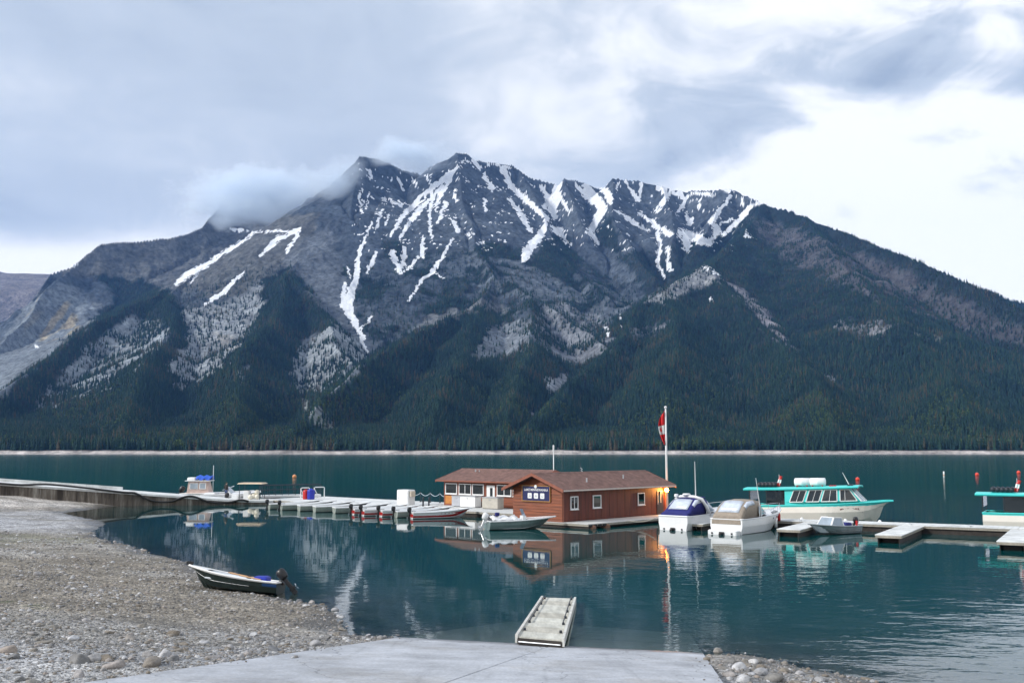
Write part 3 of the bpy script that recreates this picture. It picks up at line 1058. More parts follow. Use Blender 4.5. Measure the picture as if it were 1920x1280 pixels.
def beach_material():
    m = bpy.data.materials.new('shingle')
    m.use_nodes = True
    nt = m.node_tree
    N, L = nt.nodes.new, nt.links.new
    b = nt.nodes['Principled BSDF']
    geo = N('ShaderNodeNewGeometry')
    ac, aw = N('ShaderNodeAttribute'), N('ShaderNodeAttribute')
    ac.attribute_name, aw.attribute_name = 'cover', 'wet'

    def voro(scale):
        v = N('ShaderNodeTexVoronoi')
        L(geo.outputs['Position'], v.inputs['Vector'])
        v.inputs['Scale'].default_value = scale
        return v
    v1, v2, v3 = voro(9.0), voro(24.0), voro(3.6)
    bw = []
    for v in (v1, v2, v3):
        r = N('ShaderNodeSeparateColor')
        L(v.outputs['Color'], r.inputs[0])
        mr = N('ShaderNodeMapRange')
        L(r.outputs[0], mr.inputs[0])
        mr.inputs[3].default_value, mr.inputs[4].default_value = (0.58, 1.38) if v is not v3 else (0.75, 1.25)
        bw.append(mr.outputs[0])
    n = N('ShaderNodeTexNoise')
    L(geo.outputs['Position'], n.inputs['Vector'])
    n.inputs['Scale'].default_value = 0.6
    n.inputs['Detail'].default_value = 7
    mrn = N('ShaderNodeMapRange')
    L(n.outputs[0], mrn.inputs[0])
    mrn.inputs[1].default_value, mrn.inputs[2].default_value = 0.3, 0.7
    mrn.inputs[3].default_value, mrn.inputs[4].default_value = 0.72, 1.28

    def mul(a, c):
        q = N('ShaderNodeMath')
        q.operation = 'MULTIPLY'
        L(a, q.inputs[0])
        if isinstance(c, float):
            q.inputs[1].default_value = c
        else:
            L(c, q.inputs[1])
        return q.outputs[0]
    f = mul(mul(bw[0], bw[1]), mul(bw[2], mrn.outputs[0]))
    wet = N('ShaderNodeMapRange')
    L(aw.outputs['Fac'], wet.inputs[0])
    wet.inputs[3].default_value, wet.inputs[4].default_value = 1.0, 0.42
    f = mul(f, wet.outputs[0])
    vm = N('ShaderNodeVectorMath')
    vm.operation = 'SCALE'
    L(ac.outputs['Color'], vm.inputs[0])
    L(f, vm.inputs['Scale'])
    L(vm.outputs[0], b.inputs['Base Color'])
    ro = N('ShaderNodeMapRange')
    L(aw.outputs['Fac'], ro.inputs[0])
    ro.inputs[3].default_value, ro.inputs[4].default_value = 0.9, 0.35
    L(ro.outputs[0], b.inputs['Roughness'])
    bp = N('ShaderNodeBump')
    bp.inputs['Strength'].default_value = 0.9
    bp.inputs['Distance'].default_value = 0.06
    bp.invert = True
    L(v1.outputs['Distance'], bp.inputs['Height'])
    bp2 = N('ShaderNodeBump')
    bp2.inputs['Strength'].default_value = 0.8
    bp2.inputs['Distance'].default_value = 0.03
    bp2.invert = True
    L(v2.outputs['Distance'], bp2.inputs['Height'])
    L(bp.outputs[0], bp2.inputs['Normal'])
    L(bp2.outputs[0], b.inputs['Normal'])
    return m


def build_beach():
    xs = np.concatenate([np.linspace(-140, -62, 24)[:-1], np.arange(-62, 22, 0.36), np.linspace(22, 62, 16)[1:]])
    ys = np.concatenate([np.linspace(-150, 4, 30)[:-1], np.arange(4, 50, 0.3), np.arange(50, 113, 0.45)])
    nc, nr = len(xs), len(ys)
    X, Y = np.tile(xs, nr), np.repeat(ys, nc)
    Z = ground(X, Y)
    o = grid_mesh('beach', np.stack([X, Y, Z], -1), nr, nc, beach_material())
    U, V = project(X, np.maximum(Y, 3), Z)
    nz = fbm(X / 3, Y / 3, 3, 631)
    u, v = U + 12 * nz, V + 5 * fbm(X / 4, Y / 2, 3, 641)
    c = np.repeat(np.array([[0.230, 0.203, 0.165]]), len(X), 0)

    def paint(f, col):
        nonlocal c
        c = c * (1 - f[:, None]) + np.array(col)[None] * f[:, None]
    near = sstep(1140, 1215, v + 0.06 * (300 - u)) * (Y > 4)
    paint(np.maximum(near, (Y <= 4) * 1.0), (0.30, 0.303, 0.31))
    paint(sstep(-6, 8, inpoly(u, v, [(-300, 955), (60, 955), (130, 962), (176, 976), (180, 992), (150, 1000), (-300, 1002)])), (0.38, 0.38, 0.39))
    paint(sstep(-6, 8, inpoly(u, v, [(-300, 1032), (60, 1022), (170, 1018), (320, 1040), (300, 1046), (160, 1036), (60, 1044), (-300, 1050)])) * 0.8, (0.37, 0.35, 0.32))
    paint(sstep(-5, 7, inpoly(u, v, [(-300, 1004), (150, 1002), (200, 1016), (100, 1020), (-300, 1026)])) * 0.75, (0.20, 0.20, 0.145))
    paint(sstep(-5, 7, inpoly(u, v, [(90, 1050), (270, 1044), (330, 1058), (270, 1062), (120, 1062)])) * 0.6, (0.20, 0.175, 0.14))
    paint(sstep(-6, 8, inpoly(u, v, [(-300, 925), (50, 925), (190, 946), (120, 952), (-300, 952)])) * 0.8, (0.50, 0.47, 0.44))
    paint(sstep(0.2, 0.9, fbm(X / 6, Y / 3, 4, 651)) * 0.55, (0.15, 0.135, 0.105))
    paint(sstep(0.3, 1.0, fbm(X / 5, Y / 2.5, 4, 661)) * 0.5, (0.38, 0.37, 0.35))
    moss = np.zeros(len(X))
    for a, b_, w in [(90, 1160, 14), (10, 1128, 12), (70, 1136, 14), (112, 1153, 9)]:
        moss = np.maximum(moss, sstep(1, 0.3, np.hypot((U - a) / w, (V - b_) / (w * 0.32)) + 0.4 * nz))
    paint(moss * 0.85, (0.05, 0.075, 0.02))
    d = inpoly(X, Y, LAND)
    wet = sstep(1.5, 0.1, d + 0.6 * nz)
    add_attr(o.data, 'cover', np.concatenate([c, np.ones((len(X), 1))], 1), 'FLOAT_COLOR')
    add_attr(o.data, 'wet', wet)
    tag(o, 'grey and brown shingle beach sloping into the lake', 'beach', kind='structure')


build_beach()


def ramp_material():
    m = bpy.data.materials.new('ramp_concrete')
    m.use_nodes = True
    nt = m.node_tree
    N, L = nt.nodes.new, nt.links.new
    b = nt.nodes['Principled BSDF']
    geo = N('ShaderNodeNewGeometry')

    def noise(scale, detail, stretch=(1, 1, 1), rot=0.0, rough=0.6):
        mp = N('ShaderNodeMapping')
        mp.inputs['Scale'].default_value = stretch
        mp.inputs['Rotation'].default_value = (0, 0, rot)
        L(geo.outputs['Position'], mp.inputs[0])
        n = N('ShaderNodeTexNoise')
        n.inputs['Scale'].default_value = scale
        n.inputs['Detail'].default_value = detail
        n.inputs['Roughness'].default_value = rough
        L(mp.outputs[0], n.inputs['Vector'])
        return n.outputs[0]

    def rng_(s, a, c, lo, hi):
        r = N('ShaderNodeMapRange')
        r.interpolation_type = 'SMOOTHSTEP'
        L(s, r.inputs[0])
        for i, x in enumerate((a, c, lo, hi)):
            r.inputs[i + 1].default_value = x
        return r.outputs[0]

    def mul(a, c):
        q = N('ShaderNodeMath')
        q.operation = 'MULTIPLY'
        L(a, q.inputs[0])
        L(c, q.inputs[1])
        return q.outputs[0]
    blot = rng_(noise(0.5, 8, rough=0.7), 0.32, 0.68, 0.74, 1.14)
    fine = rng_(noise(14, 6), 0.3, 0.7, 0.86, 1.12)
    drag = rng_(noise(1.0, 6, (2.2, 0.16, 1), -0.25), 0.54, 0.70, 1.0, 0.84)       # tyre and keel marks down the slope
    broom = rng_(noise(1.0, 3, (0.25, 16, 1), 0.27), 0.35, 0.65, 0.92, 1.06)
    vc = N('ShaderNodeTexVoronoi')
    vc.feature = 'DISTANCE_TO_EDGE'
    vc.inputs['Scale'].default_value = 0.23
    wv = N('ShaderNodeVectorMath')
    wv.operation = 'ADD'
    nz = N('ShaderNodeTexNoise')
    nz.inputs['Scale'].default_value = 1.3
    nz.inputs['Detail'].default_value = 6
    L(geo.outputs['Position'], nz.inputs['Vector'])
    L(geo.outputs['Position'], wv.inputs[0])
    L(nz.outputs['Color'], wv.inputs[1])
    L(wv.outputs[0], vc.inputs['Vector'])
    crack = rng_(vc.outputs['Distance'], 0.001, 0.005, 0.55, 1.0)
    sep = N('ShaderNodeSeparateXYZ')
    L(geo.outputs['Position'], sep.inputs[0])
    hz = N('ShaderNodeMath')
    hz.operation = 'MULTIPLY_ADD'
    L(noise(0.9, 6), hz.inputs[0])
    hz.inputs[1].default_value = -0.16
    L(sep.outputs[2], hz.inputs[2])
    wet = rng_(hz.outputs[0], -0.09, 0.02, 0.34, 1.0)
    f = mul(mul(mul(blot, fine), mul(drag, broom)), mul(crack, wet))
    mx = N('ShaderNodeMix')
    mx.data_type = 'RGBA'
    L(rng_(noise(0.33, 7, rough=0.7), 0.5, 0.66, 0, 1), mx.inputs[0])
    mx.inputs[6].default_value = (0.42, 0.435, 0.465, 1)
    mx.inputs[7].default_value = (0.38, 0.38, 0.385, 1)
    vm = N('ShaderNodeVectorMath')
    vm.operation = 'SCALE'
    L(mx.outputs[2], vm.inputs[0])
    L(f, vm.inputs['Scale'])
    L(vm.outputs[0], b.inputs['Base Color'])
    L(rng_(hz.outputs[0], -0.09, 0.02, 0.3, 0.85), b.inputs['Roughness'])
    bp = N('ShaderNodeBump')
    bp.inputs['Strength'].default_value = 0.4
    bp.inputs['Distance'].default_value = 0.01
    L(noise(30, 5), bp.inputs['Height'])
    L(bp.outputs[0], b.inputs['Normal'])
    return m


def build_ramp():
    cm = ramp_material()
    cw = mat('joint_grout', (0.16, 0.155, 0.15), 0.95)
    def rect(q0, q1, c0, c1, top, gap):
        a, b = ramp_row(q0), ramp_row(q1)
        def pick(r, c):
            return r[int(c)] if c in (0, 1, 2) else r[0]
        P4 = [pick(a, c0), pick(a, c1), pick(b, c1), pick(b, c0)]
        ctr = sum(P4, Vector()) / 4
        out = []
        for p in P4:
            e = (ctr - p)
            out.append(p + e.normalized() * gap)
        return out
    bed = MB()
    tp = rect(-0.62, 3.1, 0, 2, 0, 0.02)
    up = Vector((-RAMP_K * R_IN.x, -RAMP_K * R_IN.y, 1)).normalized()
    bed.rings([[p - up * 0.24 for p in tp], [p - up * 0.03 for p in tp]])
    root = bed.build('boat_ramp', cw)
    tag(root, 'pale concrete boat ramp running down into the water', 'ramp', kind='structure')
    qs = [-0.6, -0.33, -0.09, 0.2, 0.47, 0.77, 1.08, 1.4, 1.75, 2.2, 3.0]
    rnd = random.Random(3)
    for q0, q1 in zip(qs[:-1], qs[1:]):
        for c0, c1 in ((0, 1), (1, 2)):
            P4 = rect(q0, q1, c0, c1, 0, 0.014)
            lift = rnd.uniform(0.0, 0.006)
            b = MB()
            n = 3
            b.rings([[p - up * 0.2 for p in P4], [p + up * (lift - 0.006) for p in P4], [p.lerp(sum(P4, Vector()) / 4, 0.004) + up * lift for p in P4]])
            b.build('concrete_slab', cm, root)


build_ramp()


def water_material():
    m = bpy.data.materials.new('lake_water')
    m.use_nodes = True
    nt = m.node_tree
    nt.nodes.remove(nt.nodes['Principled BSDF'])
    N, L = nt.nodes.new, nt.links.new
    geo = N('ShaderNodeNewGeometry')
    sep = N('ShaderNodeSeparateXYZ')
    L(geo.outputs['Position'], sep.inputs[0])

    def rngm(s, a, b2, lo, hi, smooth=True):
        mr = N('ShaderNodeMapRange')
        if smooth:
            mr.interpolation_type = 'SMOOTHSTEP'
        L(s, mr.inputs[0])
        for i, x in enumerate((a, b2, lo, hi)):
            mr.inputs[i + 1].default_value = x
        return mr.outputs[0]

    def noise(scale, detail, stretch, rough=0.5):
        mp = N('ShaderNodeMapping')
        mp.inputs['Scale'].default_value = stretch
        mp.inputs['Rotation'].default_value = (0, 0, 0.25)
        L(geo.outputs['Position'], mp.inputs[0])
        n = N('ShaderNodeTexNoise')
        L(mp.outputs[0], n.inputs['Vector'])
        n.inputs['Scale'].default_value = scale
        n.inputs['Detail'].default_value = detail
        n.inputs['Roughness'].default_value = rough
        return n.outputs[0]

    def mth(op, a, b2):
        q = N('ShaderNodeMath')
        q.operation = op
        for i, x in enumerate((a, b2)):
            if isinstance(x, (int, float)):
                q.inputs[i].default_value = x
            else:
                L(x, q.inputs[i])
        return q.outputs[0]
    patch = noise(0.045, 3, (1, 0.7, 1))
    amp = rngm(patch, 0.36, 0.66, 0.25, 1.0)
    right = rngm(sep.outputs[0], 0, 10, 0.65, 2.3)          # the breeze reaches the open right side
    near = rngm(sep.outputs[1], 34, 70, 1.0, 0.42)             # sheltered between the docks
    out = rngm(sep.outputs[1], 96, 135, 0.0, 1.1)
    amp = mth('ADD', mth('MULTIPLY', mth('MULTIPLY', amp, right), near), out)
    rip = mth('ADD', mth('MULTIPLY', noise(1.7, 3, (0.55, 1.0, 1)), 0.010), mth('MULTIPLY', noise(0.42, 2, (0.6, 1, 1)), 0.022))
    h = mth('MULTIPLY', rip, amp)
    bp = N('ShaderNodeBump')
    bp.inputs['Strength'].default_value = 1.0
    bp.inputs['Distance'].default_value = 1.0
    L(h, bp.inputs['Height'])
    ad = N('ShaderNodeAttribute')
    ad.attribute_name = 'clear'
    gl = N('ShaderNodeBsdfGlossy')
    gl.inputs['Color'].default_value = (1, 1, 1, 1)
    L(rngm(sep.outputs[1], 90, 400, 0.02, 0.07), gl.inputs['Roughness'])
    L(bp.outputs[0], gl.inputs['Normal'])
    df = N('ShaderNodeBsdfDiffuse')
    df.inputs['Color'].default_value = (0.0015, 0.052, 0.054, 1)
    tr = N('ShaderNodeBsdfTransparent')
    tr.inputs['Color'].default_value = (0.62, 0.80, 0.76, 1)
    mb_ = N('ShaderNodeMixShader')
    L(ad.outputs['Fac'], mb_.inputs[0])
    L(df.outputs[0], mb_.inputs[1])
    L(tr.outputs[0], mb_.inputs[2])
    fr = N('ShaderNodeFresnel')
    fr.inputs['IOR'].default_value = 1.33
    L(bp.outputs[0], fr.inputs['Normal'])
    mx = N('ShaderNodeMixShader')
    L(mth('MULTIPLY', fr.outputs[0], rngm(sep.outputs[1], 96, 170, 1.0, 0.62)), mx.inputs[0])      # ruffled water mirrors less
    L(mb_.outputs[0], mx.inputs[1])
    L(gl.outputs[0], mx.inputs[2])
    L(mx.outputs[0], nt.nodes['Material Output'].inputs['Surface'])
    return m


def build_lake():
    ys = np.concatenate([np.linspace(-120, 14, 20)[:-1], np.arange(14, 60, 0.5), np.arange(60, 120, 1.0), np.geomspace(120, 1352, 60)])
    s = np.linspace(-1, 1, 261)
    nr, nc = len(ys), len(s)
    Y = np.repeat(ys, nc)
    wdt = 30 + 0.85 * np.maximum(Y, 20)
    X = np.tile(s, nr) * wdt
    Z = np.zeros(len(X))
    o = grid_mesh('lake', np.stack([X, Y, Z], -1), nr, nc, water_material())
    dep = np.full(len(X), 6.0)
    k = Y < 113
    dep[k] = -ground(X[k], Y[k])
    r = inpoly(X, Y, RAMP_POLY) > 0
    dep = np.where(r, np.minimum(dep, -ramp_z(X, Y)), dep)
    add_attr(o.data, 'clear', np.exp(-np.maximum(dep, 0) * 2.1))
    tag(o, 'calm teal lake water', 'lake', kind='structure')


build_lake()


def stone_material():
    m = bpy.data.materials.new('lake_stone')
    m.use_nodes = True
    nt = m.node_tree
    N, L = nt.nodes.new, nt.links.new
    b = nt.nodes['Principled BSDF']
    oi = N('ShaderNodeObjectInfo')
    cr = N('ShaderNodeValToRGB')
    L(oi.outputs['Random'], cr.inputs[0])
    el = cr.color_ramp.elements
    el[0].position, el[0].color = 0.0, (0.13, 0.135, 0.145, 1)
    el[1].position, el[1].color = 1.0, (0.55, 0.54, 0.53, 1)
    for p, c in ((0.3, (0.25, 0.232, 0.205, 1)), (0.5, (0.19, 0.16, 0.125, 1)), (0.62, (0.37, 0.37, 0.38, 1)), (0.8, (0.30, 0.25, 0.21, 1)), (0.9, (0.46, 0.46, 0.47, 1))):
        el.new(p).color = c
    tc = N('ShaderNodeTexCoord')
    n = N('ShaderNodeTexNoise')
    L(tc.outputs['Object'], n.inputs['Vector'])
    n.inputs['Scale'].default_value = 3.5
    n.inputs['Detail'].default_value = 8
    n.inputs['Roughness'].default_value = 0.7
    mr = N('ShaderNodeMapRange')
    L(n.outputs[0], mr.inputs[0])
    mr.inputs[1].default_value, mr.inputs[2].default_value = 0.3, 0.7
    mr.inputs[3].default_value, mr.inputs[4].default_value = 0.6, 1.35
    vm = N('ShaderNodeVectorMath')
    vm.operation = 'SCALE'
    L(cr.outputs[0], vm.inputs[0])
    L(mr.outputs[0], vm.inputs['Scale'])
    L(vm.outputs[0], b.inputs['Base Color'])
    b.inputs['Roughness'].default_value = 0.82
    bp = N('ShaderNodeBump')
    bp.inputs['Strength'].default_value = 0.35
    bp.inputs['Distance'].default_value = 0.15
    L(n.outputs[0], bp.inputs['Height'])
    L(bp.outputs[0], b.inputs['Normal'])
    return m


STONE_MAT = stone_material()


def stone_mesh(i, sub=2):
    rnd = np.random.default_rng(900 + i)
    bm = bmesh.new()
    bmesh.ops.create_icosphere(bm, subdivisions=sub, radius=0.5)
    me = bpy.data.meshes.new('stone')
    planes = [(Vector(rnd.normal(size=3)).normalized(), rnd.uniform(0.25, 0.42)) for _ in range(9)]
    ax = Vector((1.0, rnd.uniform(0.62, 0.9), rnd.uniform(0.42, 0.68)))
    for v in bm.verts:
        p = v.co.copy()
        for nrm, dd in planes:                 # knocked-off flats
            e = p.dot(nrm) - dd
            if e > 0:
                p -= nrm * e * 0.92
        v.co = Vector((p.x * ax.x, p.y * ax.y, p.z * ax.z)) * (1 + 0.05 * math.sin(9 * p.x + i) * math.sin(7 * p.y))
    bm.to_mesh(me)
    bm.free()
    me.materials.append(STONE_MAT)
    me.polygons.foreach_set('use_smooth', [True] * len(me.polygons))
    return me


def build_stones():
    big = [stone_mesh(i, 3) for i in range(6)]
    spots = [(148, 1240, 54), (178, 1238, 34), (215, 1250, 42), (198, 1236, 38), (283, 1246, 44), (16, 1221, 38), (24, 1233, 26), (83, 1206, 30), (242, 1198, 36), (135, 1198, 30), (244, 1221, 24),
             (332, 1223, 32), (344, 1208, 24), (308, 1229, 34), (278, 1231, 28), (401, 1234, 32), (462, 1228, 30), (515, 1218, 36), (430, 1215, 18), (326, 1237, 26), (150, 1268, 30), (38, 1276, 22), (62, 1283, 32),
             (266, 1176, 20), (324, 1190, 24), (385, 1205, 20), (555, 1211, 24), (590, 1208, 26), (612, 1196, 20), (630, 1190, 18), (475, 1190, 18), (540, 1172, 16), (100, 1178, 18), (60, 1188, 22), (205, 1186, 18),
             (1345, 1224, 26), (1366, 1240, 32), (1386, 1254, 38), (1402, 1248, 28), (1426, 1262, 34), (1368, 1266, 30), (1392, 1276, 36), (1452, 1275, 38), (1496, 1281, 34), (1330, 1217, 20), (1358, 1253, 24),
             (1626, 1274, 22), (1420, 1240, 22), (1470, 1258, 22), (560, 1129, 15), (584, 1131, 17), (610, 1129, 17), (640, 1180, 16), (690, 1191, 13), (771, 1186, 14), (650, 1165, 14), (500, 1121, 13), (520, 1123, 12),
             (38, 1098, 12), (70, 1078, 20), (36, 1052, 9), (628, 1145, 16), (640, 1158, 15), (1516, 1262, 16), (1545, 1276, 18)]
    rnd = random.Random(11)
    made = 0

    def put(p, w, lab):
        nonlocal made
        o = bpy.data.objects.new('stone', big[rnd.randrange(6)])
        COL.objects.link(o)
        o.location = (p.x, p.y, p.z + 0.05 * w)
        o.scale = (w, w * rnd.uniform(0.85, 1.1), w * rnd.uniform(0.8, 1.15))
        o.rotation_euler = (rnd.uniform(-0.2, 0.2), rnd.uniform(-0.2, 0.2), rnd.uniform(0, 6.28))
        tag(o, lab[0], 'stone', lab[1])
        made += 1
    L_BIG = ('large rounded stone lying among the pebbles left of the ramp', 'large stones left of the ramp')
    L_RGT = ('pale stone piled along the right edge of the boat ramp', 'stones right of the ramp')
    L_EDG = ('wet stone at the water line between skiff and ramp', 'stones at the water line')
    L_SML = ('fist-sized cobble on the shingle beach', 'cobbles on the beach')
    for u, v, w in spots:
        p = on_ground(u, v)
        d = (p - Vector((0, 0, CAM_H))).length
        put(p, w * d / FPX * 1.0, L_RGT if u > 1300 else L_EDG if v < 1192 and 480 < u < 800 else L_BIG if w > 19 else L_SML)
    for k in range(240):
        r = rnd.random()
        if r < 0.16:
            u, v = rnd.uniform(1325, 1560), rnd.uniform(1220, 1290)
            if v < 1212 + (u - 1310) * 0.2 or v > 1212 + (u - 1310) * 0.95 + 20:
                continue
            lab = L_RGT
        elif r < 0.30:
            q = rnd.random()
            u, v = 470 + 300 * q, np.interp(470 + 300 * q, [470, 560, 615, 640, 655, 700, 797], [1112, 1130, 1138, 1172, 1192, 1194, 1190]) + rnd.uniform(0, 7)
            lab = L_EDG
        else:
            u, v = rnd.uniform(-40, 640), rnd.uniform(1100, 1290)
            if v > 1290 - (u - 60) * 0.148 or v < 1112 + max(0, (u - 470)) * 0.25:
                continue
            lab = L_SML
        p = on_ground(u, v)
        if inpoly(np.array([p.x]), np.array([p.y]), RAMP_POLY)[0] > -0.12:
            continue
        put(p, rnd.choice((0.10, 0.12, 0.15, 0.19, 0.24)) * rnd.uniform(0.8, 1.15) * (1.35 if lab is L_RGT else 1), lab)
    print('stones', made)
    # the pebbles between them
    n = 190000
    yy = rng.uniform(11, 70, n)
    xx = rng.uniform(-0.62, 0.62, n) * yy
    p_keep = np.interp(yy, [11, 20, 35, 50, 70], [0.7, 0.85, 0.75, 0.42, 0.22])
    k = rng.random(n) < p_keep
    xx, yy = xx[k], yy[k]
    d = inpoly(xx, yy, LAND)
    r = inpoly(xx, yy, RAMP_POLY)
    k = (d > -0.5) & ((r < -0.03) | ((r < 0.9) & (rng.random(len(xx)) < 0.10 * np.exp(-np.maximum(r, 0) * 4)))) & (rng.random(len(xx)) < np.clip(0.62 + 0.5 * fbm(xx / 2.2, yy / 2.2, 3, 701), 0.12, 1))
    xx, yy = xx[k], yy[k]
    zz = ground(xx, yy)
    zz = np.where(inpoly(xx, yy, RAMP_POLY) > 0, np.maximum(zz, ramp_z(xx, yy) + 0.01), zz)
    m = len(xx)
    size = 0.030 + 0.05 * rng.random(m) ** 2 + 0.17 * rng.random(m) ** 10
    size *= np.interp(yy, [11, 30, 70], [0.95, 1.15, 1.7])
    print('pebbles', m)
    srcs = []
    for i in range(4):
        me = stone_mesh(20 + i, 1)
        srcs.append(bpy.data.objects.new('pebble', me))
    scatter('pebbles', np.stack([xx, yy, zz + 0.006], -1), size, rng.uniform(0, 6.28, m), rng.integers(0, 4, m), rng.random(m), srcs,
            'grey and tan pebbles covering the beach', 'pebbles')


build_stones()
# ================================================================== pier, docks and the two boathouses
PHI = 0.828
MO = Vector((3.68, 75.48, 0))
MA = Vector((math.cos(PHI), math.sin(PHI), 0))
MBV = Vector((-math.sin(PHI), math.cos(PHI), 0))


def M(s, t, z=0.0):
    return MO + MA * s + MBV * t + Vector((0, 0, z))


white_paint = mat('white_paint', (0.80, 0.80, 0.79), 0.45, var=0.05, scale=2)
deck_wood = mat('deck_boards', (0.56, 0.56, 0.54), 0.85, var=0.22, scale=2.2, bump=0.3, stretch=(1, 6, 1))
deck_pale = mat('pale_deck', (0.62, 0.63, 0.62), 0.8, var=0.24, scale=0.9, bump=0.2)
dark_wood = mat('shade_dark_timber', (0.035, 0.028, 0.024), 0.8, var=0.4, scale=3)  # dark timber, kept near black to deepen the shade below the docks
old_wood = mat('weathered_timber', (0.34, 0.31, 0.26), 0.9, var=0.25, scale=4, bump=0.4, stretch=(6, 1, 1))
log_mat = mat('float_log', (0.22, 0.11, 0.07), 0.85, var=0.4, scale=5, bump=0.5)
black_rubber = mat('black_rubber', (0.012, 0.012, 0.013), 0.6, var=0.3)
black_plastic = mat('black_plastic', (0.014, 0.014, 0.016), 0.35, var=0.2)
glass = mat('dark_glass', (0.010, 0.016, 0.020), 0.05, var=0.3, scale=1.2, spec=0.8)
pale_glass = mat('tinted_glass', (0.30, 0.36, 0.42), 0.06, var=0.25, scale=1.0, spec=0.8)
galv = mat('galvanised_steel', (0.52, 0.54, 0.56), 0.38, metal=0.85, var=0.12, scale=6)
steel_dark = mat('dark_steel', (0.03, 0.035, 0.045), 0.5, metal=0.3, var=0.2)


def dock(name, label, O, rz, L, Wd, z=0.5, board=0.19, m=None, floats=True, group=None, cat='dock', mod=3.0, planks=True):
    """floating dock: local x along its length from O, y to its left"""
    root = empty(name, (O.x, O.y, 0), rz)
    tag(root, label, cat, group)
    f = MB()
    f.box(0, L, 0, 0.09, z - 0.19, z - 0.045)
    f.box(0, L, Wd - 0.09, Wd, z - 0.19, z - 0.045)
    f.box(0, 0.09, 0.092, Wd - 0.092, z - 0.19, z - 0.045)
    f.box(L - 0.09, L, 0.092, Wd - 0.092, z - 0.19, z - 0.045)
    f.build('edge_beam', old_wood, root)
    k = 0
    n = max(1, round(L / mod))
    rnd = random.Random(int(L * 100 + Wd * 10))
    for i in range(n):                      # deck made up of modules
        x0, x1 = L * i / n, L * (i + 1) / n
        b = MB()
        c = max(1, round((x1 - x0) / board))
        for j in range(c):
            a0, a1 = x0 + (x1 - x0) * j / c, x0 + (x1 - x0) * (j + 1) / c
            h = rnd.uniform(-0.004, 0.004)
            b.box(a0 + 0.012, a1 - 0.012, -0.03 + rnd.uniform(-0.01, 0.01), Wd + 0.03, z - 0.043, z + h)
        tag(b.build('deck_section', m or deck_wood, root), kind=None)
    if floats:
        nf = max(2, round(L / 2.6))
        for i in range(nf):
            x0 = L * (i + 0.5) / nf
            b = MB()
            b.bbox(x0 - 0.75, x0 + 0.75, 0.22, Wd - 0.22, -0.35, z - 0.20, 0.06)
            b.build('float', dark_wood, root)
        MB().box(0.03, L - 0.03, 0.12, 0.16, -0.1, z - 0.192).build('shade_strip', dark_wood, root)  # dark strips added along both sides to imitate the shadow under the deck
        MB().box(0.03, L - 0.03, Wd - 0.16, Wd - 0.12, -0.1, z - 0.192).build('shade_strip', dark_wood, root)
    return root


